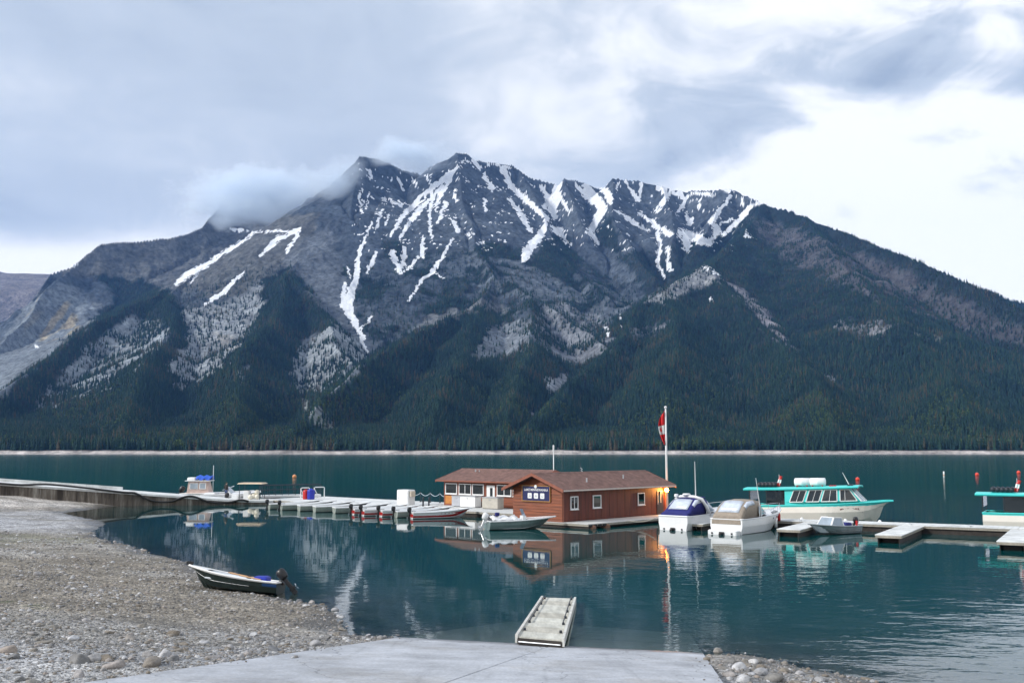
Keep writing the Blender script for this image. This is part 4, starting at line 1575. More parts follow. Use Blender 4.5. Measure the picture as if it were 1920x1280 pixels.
# ------------------------------------------------ pier wall
def build_pier():
    d = Vector((11.8, 2.1, 0)).normalized()
    nrm = Vector((-d.y, d.x, 0))           # away from the camera
    base = Vector((-40.2, 104.0, 0))

    def top(x):
        return float(np.interp(x, [-95, -52, -40, -28, -25], [4.2, 2.42, 1.45, 0.44, 0.42]))
    root = empty('pier', (base.x, base.y, 0))
    tag(root, 'stained concrete pier sloping down to the floating docks', 'pier')
    m = bpy.data.materials.new('stained_concrete')
    m.use_nodes = True
    nt = m.node_tree
    N, L = nt.nodes.new, nt.links.new
    b = nt.nodes['Principled BSDF']
    tc = N('ShaderNodeTexCoord')
    mp = N('ShaderNodeMapping')
    mp.inputs['Scale'].default_value = (1.1, 0.3, 0.10)
    L(tc.outputs['Object'], mp.inputs[0])
    n = N('ShaderNodeTexNoise')
    n.inputs['Scale'].default_value = 1.5
    n.inputs['Detail'].default_value = 7
    n.inputs['Roughness'].default_value = 0.7
    L(mp.outputs[0], n.inputs['Vector'])
    cr = N('ShaderNodeValToRGB')
    L(n.outputs[0], cr.inputs[0])
    el = cr.color_ramp.elements
    el[0].position, el[0].color = 0.36, (0.035, 0.028, 0.022, 1)
    el[1].position, el[1].color = 0.72, (0.46, 0.43, 0.38, 1)
    el.new(0.52).color = (0.13, 0.11, 0.09, 1)
    el.new(0.61).color = (0.24, 0.22, 0.19, 1)
    L(cr.outputs[0], b.inputs['Base Color'])
    b.inputs['Roughness'].default_value = 0.9
    xs = [-110, -80, -66, -58, -52, -47, -43.5, -40, -36.5, -33, -30, -27.2, -24.6]
    pts = [base + d * ((x + 40.2) / d.x) for x in xs]
    for p, q in zip(pts[:-1], pts[1:]):
        z0, z1 = top(p.x) - 0.20, top(q.x) - 0.20
        g = d * 0.02
        P, Q = p + g - base, q - g - base
        f = MB()
        f.rings([[P + Vector((0, 0, -1.2)), Q + Vector((0, 0, -1.2)), Q + nrm * 4.4 + Vector((0, 0, -1.2)), P + nrm * 4.4 + Vector((0, 0, -1.2))],
                 [P + Vector((0, 0, z0)), Q + Vector((0, 0, z1)), Q + nrm * 4.4 + Vector((0, 0, z1)), P + nrm * 4.4 + Vector((0, 0, z0))]])
        f.build('wall_section', m, root)
        f = MB()
        g2 = d * 0.012
        P, Q = p + g2 - base - nrm * 0.07, q - g2 - base - nrm * 0.07
        zz = Vector((0, 0, 1))
        w2 = 4.55
        f.rings([[P + zz * (z0 + 0.004), Q + zz * (z1 + 0.004), Q + nrm * w2 + zz * (z1 + 0.004), P + nrm * w2 + zz * (z0 + 0.004)],
                 [P + zz * (z0 + 0.2), Q + zz * (z1 + 0.2), Q + nrm * w2 + zz * (z1 + 0.2), P + nrm * w2 + zz * (z0 + 0.2)]])
        f.build('deck_slab', deck_pale, root)
        if q.x > -37:
            continue
        f = MB()
        P, Q = P + nrm * 4.1, Q + nrm * 4.1
        f.rings([[P + zz * (z0 + 0.203), Q + zz * (z1 + 0.203), Q + nrm * .35 + zz * (z1 + 0.203), P + nrm * .35 + zz * (z0 + 0.203)],
                 [P + zz * (z0 + 0.48), Q + zz * (z1 + 0.48), Q + nrm * .35 + zz * (z1 + 0.48), P + nrm * .35 + zz * (z0 + 0.48)]])
        f.build('kerb', deck_pale, root)
    # hose hanging along the wall
    px = [(-60, 900), (0, 906), (40, 909), (85, 907), (130, 911), (185, 917), (235, 923), (252, 923), (262, 928), (276, 936), (300, 941), (322, 940), (342, 932), (356, 929), (370, 932), (388, 940), (412, 943), (434, 941), (447, 937), (458, 937), (470, 941)]
    hp = []
    for u, v in px:
        r = ray(u, v)
        # meet the wall plane, a little in front
        o = Vector((0, 0, CAM_H))
        pl = base - nrm * 0.17
        t = (pl - o).dot(nrm) / r.dot(nrm)
        p = o + r * t
        hp.append(p)
    sm = []
    for a, c in zip(hp[:-1], hp[1:]):
        sm += [a.lerp(c, k / 3) for k in range(3)]
    sm = [sm[0]] + [(sm[i - 1] + sm[i] * 2 + sm[i + 1]) / 4 for i in range(1, len(sm) - 1)] + [sm[-1]]
    h = MB().tube(sm, 0.10, 7).build('hose', black_rubber, None, True)
    tag(h, 'thick black hose sagging in loops along the pier wall', 'hose')
    # loop of hose on the beach
    c = on_ground(6, 936)
    ring = [c + Vector((1.1 * math.cos(a), 0.8 * math.sin(a), 0.14 + 0.12 * math.sin(2 * a))) for a in np.linspace(0, 2 * math.pi, 25)]
    tag(MB().tube(ring, 0.11, 7).build('hose_coil', black_rubber, None, True), 'loop of black hose lying at the foot of the pier wall', 'hose')
    # stones at the foot of the wall
    return root


build_pier()

# ------------------------------------------------ docks
dock('rental_dock', 'wide pale floating dock behind the row of rental boats', M(4.0, 23.5), PHI + math.pi / 2, 21.5, 8.6, 0.46, m=deck_pale, board=0.6, mod=3.6).location = M(12.6, 23.5)
# local +y of a dock is to the left of its run; run along b -> left is -a
dock('boathouse_dock', 'pale floating dock carrying the long boathouse and white lockers', M(15.6, 4.9), PHI + math.pi / 2, 18.3, 11.6, 0.46, m=deck_wood, board=0.4, mod=3.0)
d1 = dock('sign_boathouse_float', 'low timber float under the boathouse with the blue sign', M(14.6, -2.5), PHI + math.pi / 2, 7.25, 14.75, 0.36, m=deck_wood, board=0.5, mod=3.1)
ROT_R = R(-30)
RD = Vector((math.cos(ROT_R), math.sin(ROT_R), 0))
RN = Vector((-RD.y, RD.x, 0))
RD0 = at(1605, 983, 0.45)
main_o = RD0 - RD * 9.5
dock('long_dock', 'long pale dock in front of the two turquoise tour boats', main_o, ROT_R, 40.0, 2.5, 0.54, m=deck_pale, board=0.4, mod=4.0)


def finger(u0, v0, L, label, wd=1.5):
    tip = at(u0, v0, 0.42)
    ang = R(60)
    # from the tip back to the long dock
    dv = Vector((math.cos(ang), math.sin(ang), 0))
    o = Vector((tip.x, tip.y, 0))
    need = (main_o - o).dot(RN) / dv.dot(RN)
    return dock('finger_dock', label, o, ang, need - 0.08, wd, 0.50, m=deck_pale, board=0.4, mod=2.5, group='finger docks of the long dock')


finger(1500, 995, 7, 'short finger dock beside the small aluminium boat')
finger(1690, 1006, 7, 'empty finger dock in open water')
finger(1925, 1019, 7, 'finger dock reaching towards the beach by the second tour boat')
finger(1318, 984, 6, 'finger dock squeezed between the two white cruisers', 0.9)


# ------------------------------------------------ boathouses
def lap_siding(x_fixed, ax, a0, a1, z0, z1, side, pitch, gable=None):
    """rows of lapped boards on a wall; gable=(mid, ridge z) clips the rows to a triangle"""
    b = MB()
    z = z0
    while z < z1 - 0.02:
        zt = min(z + pitch, z1)
        lo, hi = a0, a1
        if gable:
            mid, eave, zr = gable
            if zt > eave:
                k = (zr - zt) / (zr - eave)
                lo, hi = mid - (mid - a0) * k, mid + (a1 - mid) * k
                if hi - lo < 0.15:
                    break
        o0, o1 = 0.048, 0.008
        prof = [(x_fixed, z + 0.004), (x_fixed + side * o0, z + 0.004), (x_fixed + side * o1, zt), (x_fixed, zt)]
        if ax == 1:
            b.rings([[(p[0], lo, p[1]) for p in prof], [(p[0], hi, p[1]) for p in prof]])
        else:
            b.rings([[(lo, p[0], p[1]) for p in prof], [(hi, p[0], p[1]) for p in prof]])
        z = zt
    return b


def gable_roof(root, L0, L1, W0, W1, ze, zr, along, m_roof, m_fascia, m_gutter, th=0.13):
    """two slopes with stepped courses; 'along' 0: ridge on x, 1: ridge on y"""
    mid = (W0 + W1) / 2

    def P(l, w, z):
        return (l, w, z) if along == 0 else (w, l, z)
    for sgn in (-1, 1):
        we = W0 if sgn < 0 else W1
        b = MB()
        b.rings([[P(L0, we, ze - th), P(L1, we, ze - th), P(L1, mid, zr - th), P(L0, mid, zr - th)], [P(L0, we, ze), P(L1, we, ze), P(L1, mid, zr), P(L0, mid, zr)]])
        sl = b.build('roof_slope', m_roof, root)
        c = MB()
        run = math.hypot(mid - we, zr - ze)
        n = int(run / 0.2)
        nw, nz = (zr - ze) / run, abs(mid - we) / run        # outward normal
        for i in range(n):
            f0, f1 = i / n, (i + 1) / n
            w0_, z0_ = we + (mid - we) * f0, ze + (zr - ze) * f0
            w1_, z1_ = we + (mid - we) * f1, ze + (zr - ze) * f1
            o = 0.022
            ox, oz = sgn * nw * o, nz * o
            c.rings([[P(L0 - .01, w0_, z0_), P(L0 - .01, w0_ + ox, z0_ + oz), P(L0 - .01, w1_ + ox * .12, z1_ + oz * .12), P(L0 - .01, w1_, z1_)],
                     [P(L1 + .01, w0_, z0_), P(L1 + .01, w0_ + ox, z0_ + oz), P(L1 + .01, w1_ + ox * .12, z1_ + oz * .12), P(L1 + .01, w1_, z1_)]])
        sh = c.build('shingles', m_roof, sl)
        tag(sh, kind='stuff')
        g = MB()
        e = 0.035
        g.rings([[P(L0, we, ze - 0.10), P(L1, we, ze - 0.10), P(L1, we + sgn * e, ze - 0.10), P(L0, we + sgn * e, ze - 0.10)],
                 [P(L0, we, ze + 0.0), P(L1, we, ze + 0.0), P(L1, we + sgn * e, ze + 0.0), P(L0, we + sgn * e, ze + 0.0)]])
        g.build('gutter', m_gutter, root)
        for l, dl in ((L0, -0.05), (L1, 0.05)):
            r = MB()
            r.rings([[P(l, we, ze - 0.19), P(l + dl, we, ze - 0.19), P(l + dl, we, ze + 0.035), P(l, we, ze + 0.035)],
                     [P(l, mid, zr - 0.19), P(l + dl, mid, zr - 0.19), P(l + dl, mid, zr + 0.035), P(l, mid, zr + 0.035)]])
            r.build('barge_board', m_fascia, root)
    rc = MB()
    rc.rings([[P(L0 - .03, mid - 0.13, zr - 0.015), P(L0 - .03, mid, zr + 0.05), P(L0 - .03, mid + 0.13, zr - 0.015)], [P(L1 + .03, mid - 0.13, zr - 0.015), P(L1 + .03, mid, zr + 0.05), P(L1 + .03, mid + 0.13, zr - 0.015)]])
    rc.build('ridge_cap', m_roof, root)


def window(root, plane, pos, a0, a1, z0, z1, out, panes=2, m_frame=None, name='window', sill=True):
    """plane 'x' or 'y' at pos; out = outward sign"""
    m_frame = m_frame or white_paint

    def bx(b, d0, d1, p0, p1, q0, q1):
        lo, hi = sorted((pos + out * d0, pos + out * d1))
        return b.box(lo, hi, p0, p1, q0, q1) if plane == 'x' else b.box(p0, p1, lo, hi, q0, q1)
    fw = 0.075
    f = MB()
    bx(f, 0.0, 0.075, a0, a1, z1 - fw, z1)
    bx(f, 0.0, 0.075, a0, a1, z0, z0 + fw)
    bx(f, 0.0, 0.075, a0, a0 + fw, z0 + fw, z1 - fw)
    bx(f, 0.0, 0.075, a1 - fw, a1, z0 + fw, z1 - fw)
    w = f.build(name, m_frame, root)
    n = panes
    for i in range(n):
        p0 = a0 + fw + (a1 - a0 - 2 * fw) * i / n
        p1 = a0 + fw + (a1 - a0 - 2 * fw) * (i + 1) / n
        b = MB()
        bx(b, 0.033, 0.042, p0 + (0.02 if i else 0), p1 - (0.02 if i < n - 1 else 0), z0 + fw, z1 - fw)
        b.build('pane', glass, w)
    for i in range(1, n):
        c = a0 + fw + (a1 - a0 - 2 * fw) * i / n
        b = MB()
        bx(b, 0.02, 0.066, c - 0.03, c + 0.03, z0 + fw, z1 - fw)
        b.build('mullion', m_frame, w)
    if sill:
        b = MB()
        bx(b, 0.0, 0.11, a0 - 0.04, a1 + 0.04, z0 - 0.05, z0 - 0.002)
        b.build('sill', m_frame, w)
    return w


def text_mesh(body, size, extrude, m, parent, mtx, name='lettering', bold=0.0):
    cu = bpy.data.curves.new(name, 'FONT')
    cu.body = body
    cu.size = size
    cu.extrude = extrude
    cu.offset = bold
    cu.align_x, cu.align_y = 'CENTER', 'CENTER'
    to = bpy.data.objects.new(name, cu)
    COL.objects.link(to)
    dg = bpy.context.evaluated_depsgraph_get()
    me = bpy.data.meshes.new_from_object(to.evaluated_get(dg))
    bpy.data.objects.remove(to)
    o = link_mesh(name, me, m, parent)
    o.matrix_local = mtx
    return o


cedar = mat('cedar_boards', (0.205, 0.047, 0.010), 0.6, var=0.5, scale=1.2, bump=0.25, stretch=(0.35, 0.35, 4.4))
shaded_red_stain = mat('shaded_red_stained_boards', (0.112, 0.023, 0.011), 0.6, var=0.42, scale=1.2, bump=0.25, stretch=(3.0, 3.0, 0.35))  # red stain, darkened beyond the cedar to put the long wall's shade into colour
roof_brown = mat('brown_shingle', (0.185, 0.105, 0.088), 0.9, var=0.36, scale=2.2, bump=0.4, bscale=30)
fascia_red = mat('red_brown_trim', (0.26, 0.085, 0.050), 0.6, var=0.2)
gutter_m = mat('pale_gutter', (0.60, 0.52, 0.46), 0.5, var=0.1)
soffit = mat('dark_soffit', (0.05, 0.03, 0.025), 0.8)
sign_blue = mat('sign_blue', (0.010, 0.014, 0.085), 0.4, var=0.15)
sign_gold = mat('sign_frame', (0.34, 0.17, 0.05), 0.55, var=0.2)


def build_boathouse_one():
    L, Wd, ze, zr, oh = 13.26, 4.86, 2.70, 3.86, 0.62
    z0 = 0.362
    root = empty('boathouse', M(0, 0), PHI)
    tag(root, 'red-brown timber boathouse with cedar gable and blue sign', 'boathouse')
    wt = ze + (zr - ze) * (oh / (Wd / 2 + oh)) - 0.15     # wall top under the slope
    zap = wt + (zr - ze) * (Wd / 2) / (Wd / 2 + oh)
    b = MB()
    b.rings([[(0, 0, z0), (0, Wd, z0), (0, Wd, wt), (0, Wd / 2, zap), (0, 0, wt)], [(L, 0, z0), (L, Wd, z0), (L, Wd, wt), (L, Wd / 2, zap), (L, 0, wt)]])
    b.build('wall', shaded_red_stain, root)
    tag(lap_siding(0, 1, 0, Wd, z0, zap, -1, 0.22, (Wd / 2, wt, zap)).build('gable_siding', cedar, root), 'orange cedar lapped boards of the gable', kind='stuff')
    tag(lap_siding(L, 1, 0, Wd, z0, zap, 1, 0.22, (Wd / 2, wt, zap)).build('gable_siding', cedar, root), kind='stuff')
    # upright panels of the long wall
    xs = [0.1, 0.8, 1.78, 2.7, 3.45, 4.6, 5.6, 6.6, 7.6, 8.4, 9.2, 10.3, 11.2, 11.9]
    ops = [(0.83, 1.72), (3.5, 4.5), (9.27, 10.2)]
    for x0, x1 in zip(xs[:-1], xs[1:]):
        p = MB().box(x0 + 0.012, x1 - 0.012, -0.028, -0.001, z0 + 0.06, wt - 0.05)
        p.build('wall_panel', shaded_red_stain, root)
    for x in (0.05, L - 0.05):
        MB().box(x - 0.07, x + 0.07, -0.045, -0.0305, z0, wt - 0.03).build('corner_board', fascia_red, root)
    MB().box(0.13, L - 0.13, -0.05, -0.0305, wt - 0.2, wt - 0.04).build('frieze_board', soffit, root)
    for a, c in ops:
        window(root, 'y', -0.028, a, c, 1.24, 2.20, -1, 2 if a < 2 else 1)
    # half-glazed door at the far end
    dr = MB().box(11.95, 12.85, -0.06, -0.002, z0 + 0.01, 2.32).build('door', steel_dark, root)
    for x in (12.05, 12.45):
        MB().box(x, x + 0.05, -0.075, -0.0605, 1.3, 2.26).build('glazing_bar', white_paint, dr)
    MB().box(12.1, 12.45, -0.068, -0.0605, 1.35, 2.22).build('pane', glass, dr)
    MB().box(11.98, 12.04, -0.11, -0.0605, 1.2, 1.3).build('handle', galv, dr)
    gable_roof(root, -oh, L + oh, -oh, Wd + oh, ze, zr, 0, roof_brown, fascia_red, gutter_m)
    # roof vents
    for x, y in ((3.6, 0.6), (8.8, 1.0)):
        z = zr - (zr - ze) * abs(y - Wd / 2) / (Wd / 2 + oh)
        MB().tube([(x, y, z - 0.05), (x, y, z + 0.32)], 0.06, 8).build('vent_pipe', galv, root)
    # lamp over the door corner
    return root


BH1 = build_boathouse_one()


def build_sign():
    t0, t1, z0, z1 = 1.14, 3.82, 1.84, 2.90
    root = empty('sign', M(-0.05, 0), PHI)
    tag(root, 'dark blue sign with white lettering on the cedar gable', 'sign')
    MB().box(-0.05, 0, t0, t1, z0, z1).build('board', sign_blue, root)
    for a in ((t0 - 0.07, t1 + 0.07, z1, z1 + 0.07), (t0 - 0.07, t1 + 0.07, z0 - 0.07, z0), (t0 - 0.07, t0, z0, z1), (t1, t1 + 0.07, z0, z1)):
        MB().box(-0.075, 0, *a).build('frame_strip', sign_gold, root)
    face = Matrix(((0, 0, -1, -0.052), (-1, 0, 0, (t0 + t1) / 2), (0, 1, 0, 0), (0, 0, 0, 1)))

    def mt(y, z):
        f = face.copy()
        f[1][3] = y
        f[2][3] = z
        return f
    mid = (t0 + t1) / 2
    text_mesh('LAKE MINNEWANKA', 0.25, 0.004, white_paint, root, mt(mid, z1 - 0.27), bold=0.003)
    ic_m = sign_blue
    for k, y in enumerate((mid + 0.62, mid, mid - 0.62)):
        r, hw = 0.07, 0.205
        zc = z0 + 0.36
        pol = []
        for cx, cz, a0 in ((hw - r, hw - r, 0), (-hw + r, hw - r, 90), (-hw + r, -hw + r, 180), (hw - r, -hw + r, 270)):
            pol += [(y + cx + r * math.cos(R(a0 + q)), zc + cz + r * math.sin(R(a0 + q))) for q in (0, 30, 60, 90)]
        pl = MB().prism(pol, 0, -0.058, -0.0505).build('icon_plate', white_paint, root)
        ic = MB()                           # small boat pictogram
        ic.prism([(y - 0.12, zc - 0.03), (y + 0.12, zc - 0.03), (y + 0.085, zc - 0.09), (y - 0.085, zc - 0.09)], 0, -0.062, -0.0585)
        if k == 1:
            ic.prism([(y - 0.06, zc - 0.015), (y + 0.06, zc - 0.015), (y + 0.04, zc + 0.06), (y - 0.04, zc + 0.06)], 0, -0.062, -0.0585)
        elif k == 0:
            ic.prism([(y, zc - 0.015), (y - 0.09, zc - 0.015), (y, zc + 0.11)], 0, -0.062, -0.0585)
        else:
            ic.prism([(y + 0.05, zc - 0.015), (y + 0.07, zc - 0.015), (y - 0.03, zc + 0.1), (y - 0.05, zc + 0.1)], 0, -0.062, -0.0585)
        ic.build('pictogram', mat('icon_grey', (0.45, 0.48, 0.5), 0.5), pl)
    c = [(mid + 0.13 * math.cos(R(q)), z1 - 0.02 + 0.13 * math.sin(R(q))) for q in range(0, 360, 20)]
    MB().prism(c, 0, -0.11, -0.078).build('emblem', white_paint, root)
    return root


build_sign()


def build_lamp():
    p = M(13.1, -0.055, 2.34)
    root = empty('wall_lamp', p, PHI)
    tag(root, 'lit orange wall lamp under the eave by the boathouse door', 'lamp')
    MB().box(-0.06, 0.06, -0.03, 0.012, -0.12, 0.1).build('back_plate', steel_dark, root)
    b = bmesh.new()
    bmesh.ops.create_icosphere(b, subdivisions=3, radius=0.17)
    me = bpy.data.meshes.new('globe')
    b.to_mesh(me)
    b.free()
    g = link_mesh('globe', me, mat('lamp_glow', (1, 0.5, 0.15), 0.4, emit=(1.0, 0.30, 0.03, 40.0)), root, True)
    g.location = (0, -0.16, -0.02)
    ld = bpy.data.lights.new('lamp_bulb', 'POINT')
    ld.energy = 240
    ld.color = (1, 0.42, 0.10)
    ld.shadow_soft_size = 0.12
    lo = bpy.data.objects.new('lamp_bulb', ld)
    COL.objects.link(lo)
    lo.parent = root
    lo.location = (0, -0.38, -0.05)


build_lamp()


def build_boathouse_two():
    Wd, L, ze, zr, oh = 5.8, 10.63, 2.78, 3.78, 0.6
    z0 = 0.465
    root = empty('boathouse', Vector((1.477, 90.11, 0)), PHI)
    tag(root, 'long brown-roofed boathouse with white door and wide windows behind the lockers', 'boathouse')
    wt = ze + (zr - ze) * (oh / (Wd / 2 + oh)) - 0.15
    zap = wt + (zr - ze) * (Wd / 2) / (Wd / 2 + oh)
    b = MB()
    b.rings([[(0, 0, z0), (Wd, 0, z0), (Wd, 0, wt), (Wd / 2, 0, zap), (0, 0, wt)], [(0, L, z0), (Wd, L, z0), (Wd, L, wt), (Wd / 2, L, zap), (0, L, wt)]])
    b.build('wall', shaded_red_stain, root)
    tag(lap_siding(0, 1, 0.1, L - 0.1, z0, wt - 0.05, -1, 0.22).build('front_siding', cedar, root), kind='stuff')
    for y in (0.07, L - 0.07, 8.72, 6.93, 5.25, 3.88):
        MB().box(-0.062, -0.0, y - 0.06, y + 0.06, z0, wt - 0.05).build('post', fascia_red, root)
    for a, c, n in ((8.85, 10.4, 1), (7.0, 8.6, 2), (5.4, 6.85, 1), (2.0, 3.75, 2), (0.4, 1.8, 1)):
        window(root, 'x', -0.045, a, c, 1.52, 2.50, -1, n)
    dr = MB().box(-0.075, -0.002, 4.05, 5.05, z0 + 0.01, 2.42).build('door', white_paint, root)
    MB().box(-0.09, -0.0755, 4.3, 4.62, 1.45, 2.2).build('pane', glass, dr)
    MB().box(-0.12, -0.0755, 4.9, 4.98, 1.32, 1.40).build('handle', steel_dark, dr)
    MB().box(-0.064, -0.002, 8.85, 10.45, 0.62, 1.36).build('lower_panel', mat('orange_panel', (0.50, 0.20, 0.045), 0.5, var=0.2, scale=3, stretch=(1, 1, 6)), root)
    gable_roof(root, -oh, L + oh, -oh, Wd + oh, ze, zr, 1, roof_brown, fascia_red, fascia_red)
    z = zr - 0.15
    MB().tube([(Wd / 2 - 0.8, 8.6, z - 0.3), (Wd / 2 - 0.8, 8.6, z + 0.12)], 0.07, 8).build('vent_pipe', galv, root)
    MB().tube([(Wd / 2 - 0.8, 8.1, z - 0.3), (Wd / 2 - 0.8, 8.1, z + 0.08)], 0.05, 8).build('vent_pipe', galv, root)
    return root


build_boathouse_two()


def mast(p, z0, z1, r, m, name, label, extra=None):
    root = empty(name, (p.x, p.y, z0))
    tag(root, label, 'mast' if 'flag' not in name else 'flagpole')
    MB().tube([(0, 0, 0), (0, 0, (z1 - z0) * 0.5), (0, 0, z1 - z0)], [r, r * 0.85, r * 0.6], 8).build('pole', m, root, True)
    return root


pole_m = mat('white_pole', (0.72, 0.72, 0.72), 0.4, var=0.06)
mp_ = deep(1038, 886, 92)
r_ = mast(Vector((mp_.x, mp_.y, 0)), 0.45, 6.05, 0.055, pole_m, 'radio_mast', 'thin white radio mast rising between the two boathouse roofs')
MB().tube([(0, 0, 5.0), (0, 0, 5.55)], 0.075, 8).build('antenna_head', pole_m, r_)
mp_ = deep(1088, 880, 95)
r_ = mast(Vector((mp_.x, mp_.y, 0)), 0.45, 4.35, 0.05, steel_dark, 'small_antenna', 'small dark antenna behind the boathouse roof ridge')
MB().tube([(0.06, 0, 3.3), (0.42, 0, 2.95)], 0.03, 6).build('arm', pole_m, r_)
MB().tube([(-0.02, 0, 3.55), (0.2, 0, 3.35)], 0.03, 6).build('arm', pole_m, r_)

FP = deep(1250, 893, 88.5)
FP = Vector((FP.x, FP.y, 0))
dock('flagpole_float', 'narrow dock strip behind the boathouse holding the flagpole', FP - MA * 2.0 - MBV * 1.0, PHI, 5.0, 2.0, 0.42)
fl = mast(FP, 0.42, 9.2, 0.11, pole_m, 'flagpole', 'tall white flagpole behind the boathouse')
bmm = bmesh.new()
bmesh.ops.create_icosphere(bmm, subdivisions=2, radius=0.13)
_me = bpy.data.meshes.new('finial')
bmm.to_mesh(_me)
bmm.free()
_f = link_mesh('finial', _me, pole_m, fl, True)
_f.location = (0, 0, 8.82)


def build_flag():
    """limp national flag: red, white with a red leaf, red"""
    root = empty('flag', (FP.x, FP.y, 0))
    tag(root, 'limp red and white maple leaf flag hanging from the flagpole', 'flag')
    fr = mat('flag_red', (0.62, 0.012, 0.016), 0.7, var=0.12)
    fw = mat('flag_white', (0.82, 0.82, 0.80), 0.7, var=0.05)
    zs = np.linspace(8.95, 6.05, 30)
    nx = 13

    def pt(i, k):
        t = i / 29.0
        wd = 0.10 + 0.52 * math.sin(math.pi * min(1, t * 1.05) ** 0.9) ** 0.8 * (1 - 0.25 * t)
        q = k / (nx - 1)
        x = -0.10 - q * wd
        y = 0.16 * math.sin(q * 9 + t * 4) * (0.25 + q)
        return Vector((x, y, zs[i] - 0.25 * q * (1 - t)))
    cuts = [(0, 12, 'red_band', fr), (12, 20, 'white_band', fw), (20, 29, 'red_band', fr)]
    for a, c, nm, m in cuts:
        b = MB()
        b.sheet([[pt(i, k) for k in range(nx)] for i in range(a, c + 1)])
        o = b.build(nm, m, root, True)
        md = o.modifiers.new('thick', 'SOLIDIFY')
        md.thickness = 0.012
    # the leaf, lying on the folds
    b = MB()
    ctr_i, ctr_k = 16, 7
    leaf = [(0, .42), (.09, .24), (.2, .3), (.16, .08), (.36, .16), (.42, .04), (.26, -.14), (.05, -.16), (.03, -.4), (-.03, -.4), (-.05, -.16), (-.26, -.14), (-.42, .04), (-.36, .16), (-.16, .08), (-.2, .3), (-.09, .24)]
    c = pt(ctr_i, ctr_k) + Vector((0, -0.10, 0))
    b.prism([(c.x + x * 0.42, c.z + z * 0.75) for x, z in leaf], 1, c.y - 0.012, c.y + 0.0)
    b.build('maple_leaf', fr, root)


build_flag()
# ================================================================== boats
gel_white = mat('white_gelcoat', (0.80, 0.80, 0.80), 0.25, var=0.04, scale=1.5, coat=0.3)
alu = mat('aluminium_hull', (0.42, 0.45, 0.46), 0.42, metal=0.55, var=0.18, scale=2)
alu_green = mat('dull_green_hull', (0.34, 0.37, 0.33), 0.5, metal=0.2, var=0.2, scale=2)
boat_red = mat('red_hull', (0.42, 0.015, 0.012), 0.35, var=0.15)
boat_in = mat('pale_boat_inside', (0.70, 0.74, 0.78), 0.6, var=0.1)
navy = mat('navy_canvas', (0.012, 0.016, 0.14), 0.8, var=0.2, scale=4)
taupe = mat('taupe_canvas', (0.30, 0.25, 0.20), 0.85, var=0.15, scale=4)
vinyl = mat('clear_vinyl', (0.55, 0.60, 0.68), 0.15, var=0.18, scale=2.5, spec=0.7)
cream = mat('cream_hull', (0.80, 0.75, 0.67), 0.4, var=0.06, scale=1.0)
turq = mat('turquoise_paint', (0.06, 0.62, 0.58), 0.4, var=0.06, scale=1.2)
dark_green = mat('dark_green_hull', (0.012, 0.022, 0.020), 0.4, var=0.3)
blue_paint = mat('blue_paint', (0.01, 0.025, 0.33), 0.5, var=0.15)
red_paint = mat('red_paint', (0.50, 0.012, 0.012), 0.45, var=0.12)
wood_m = mat('oar_wood', (0.50, 0.28, 0.13), 0.6, var=0.2, scale=6)
chrome = mat('rail_steel', (0.62, 0.64, 0.66), 0.2, metal=0.9, var=0.05)


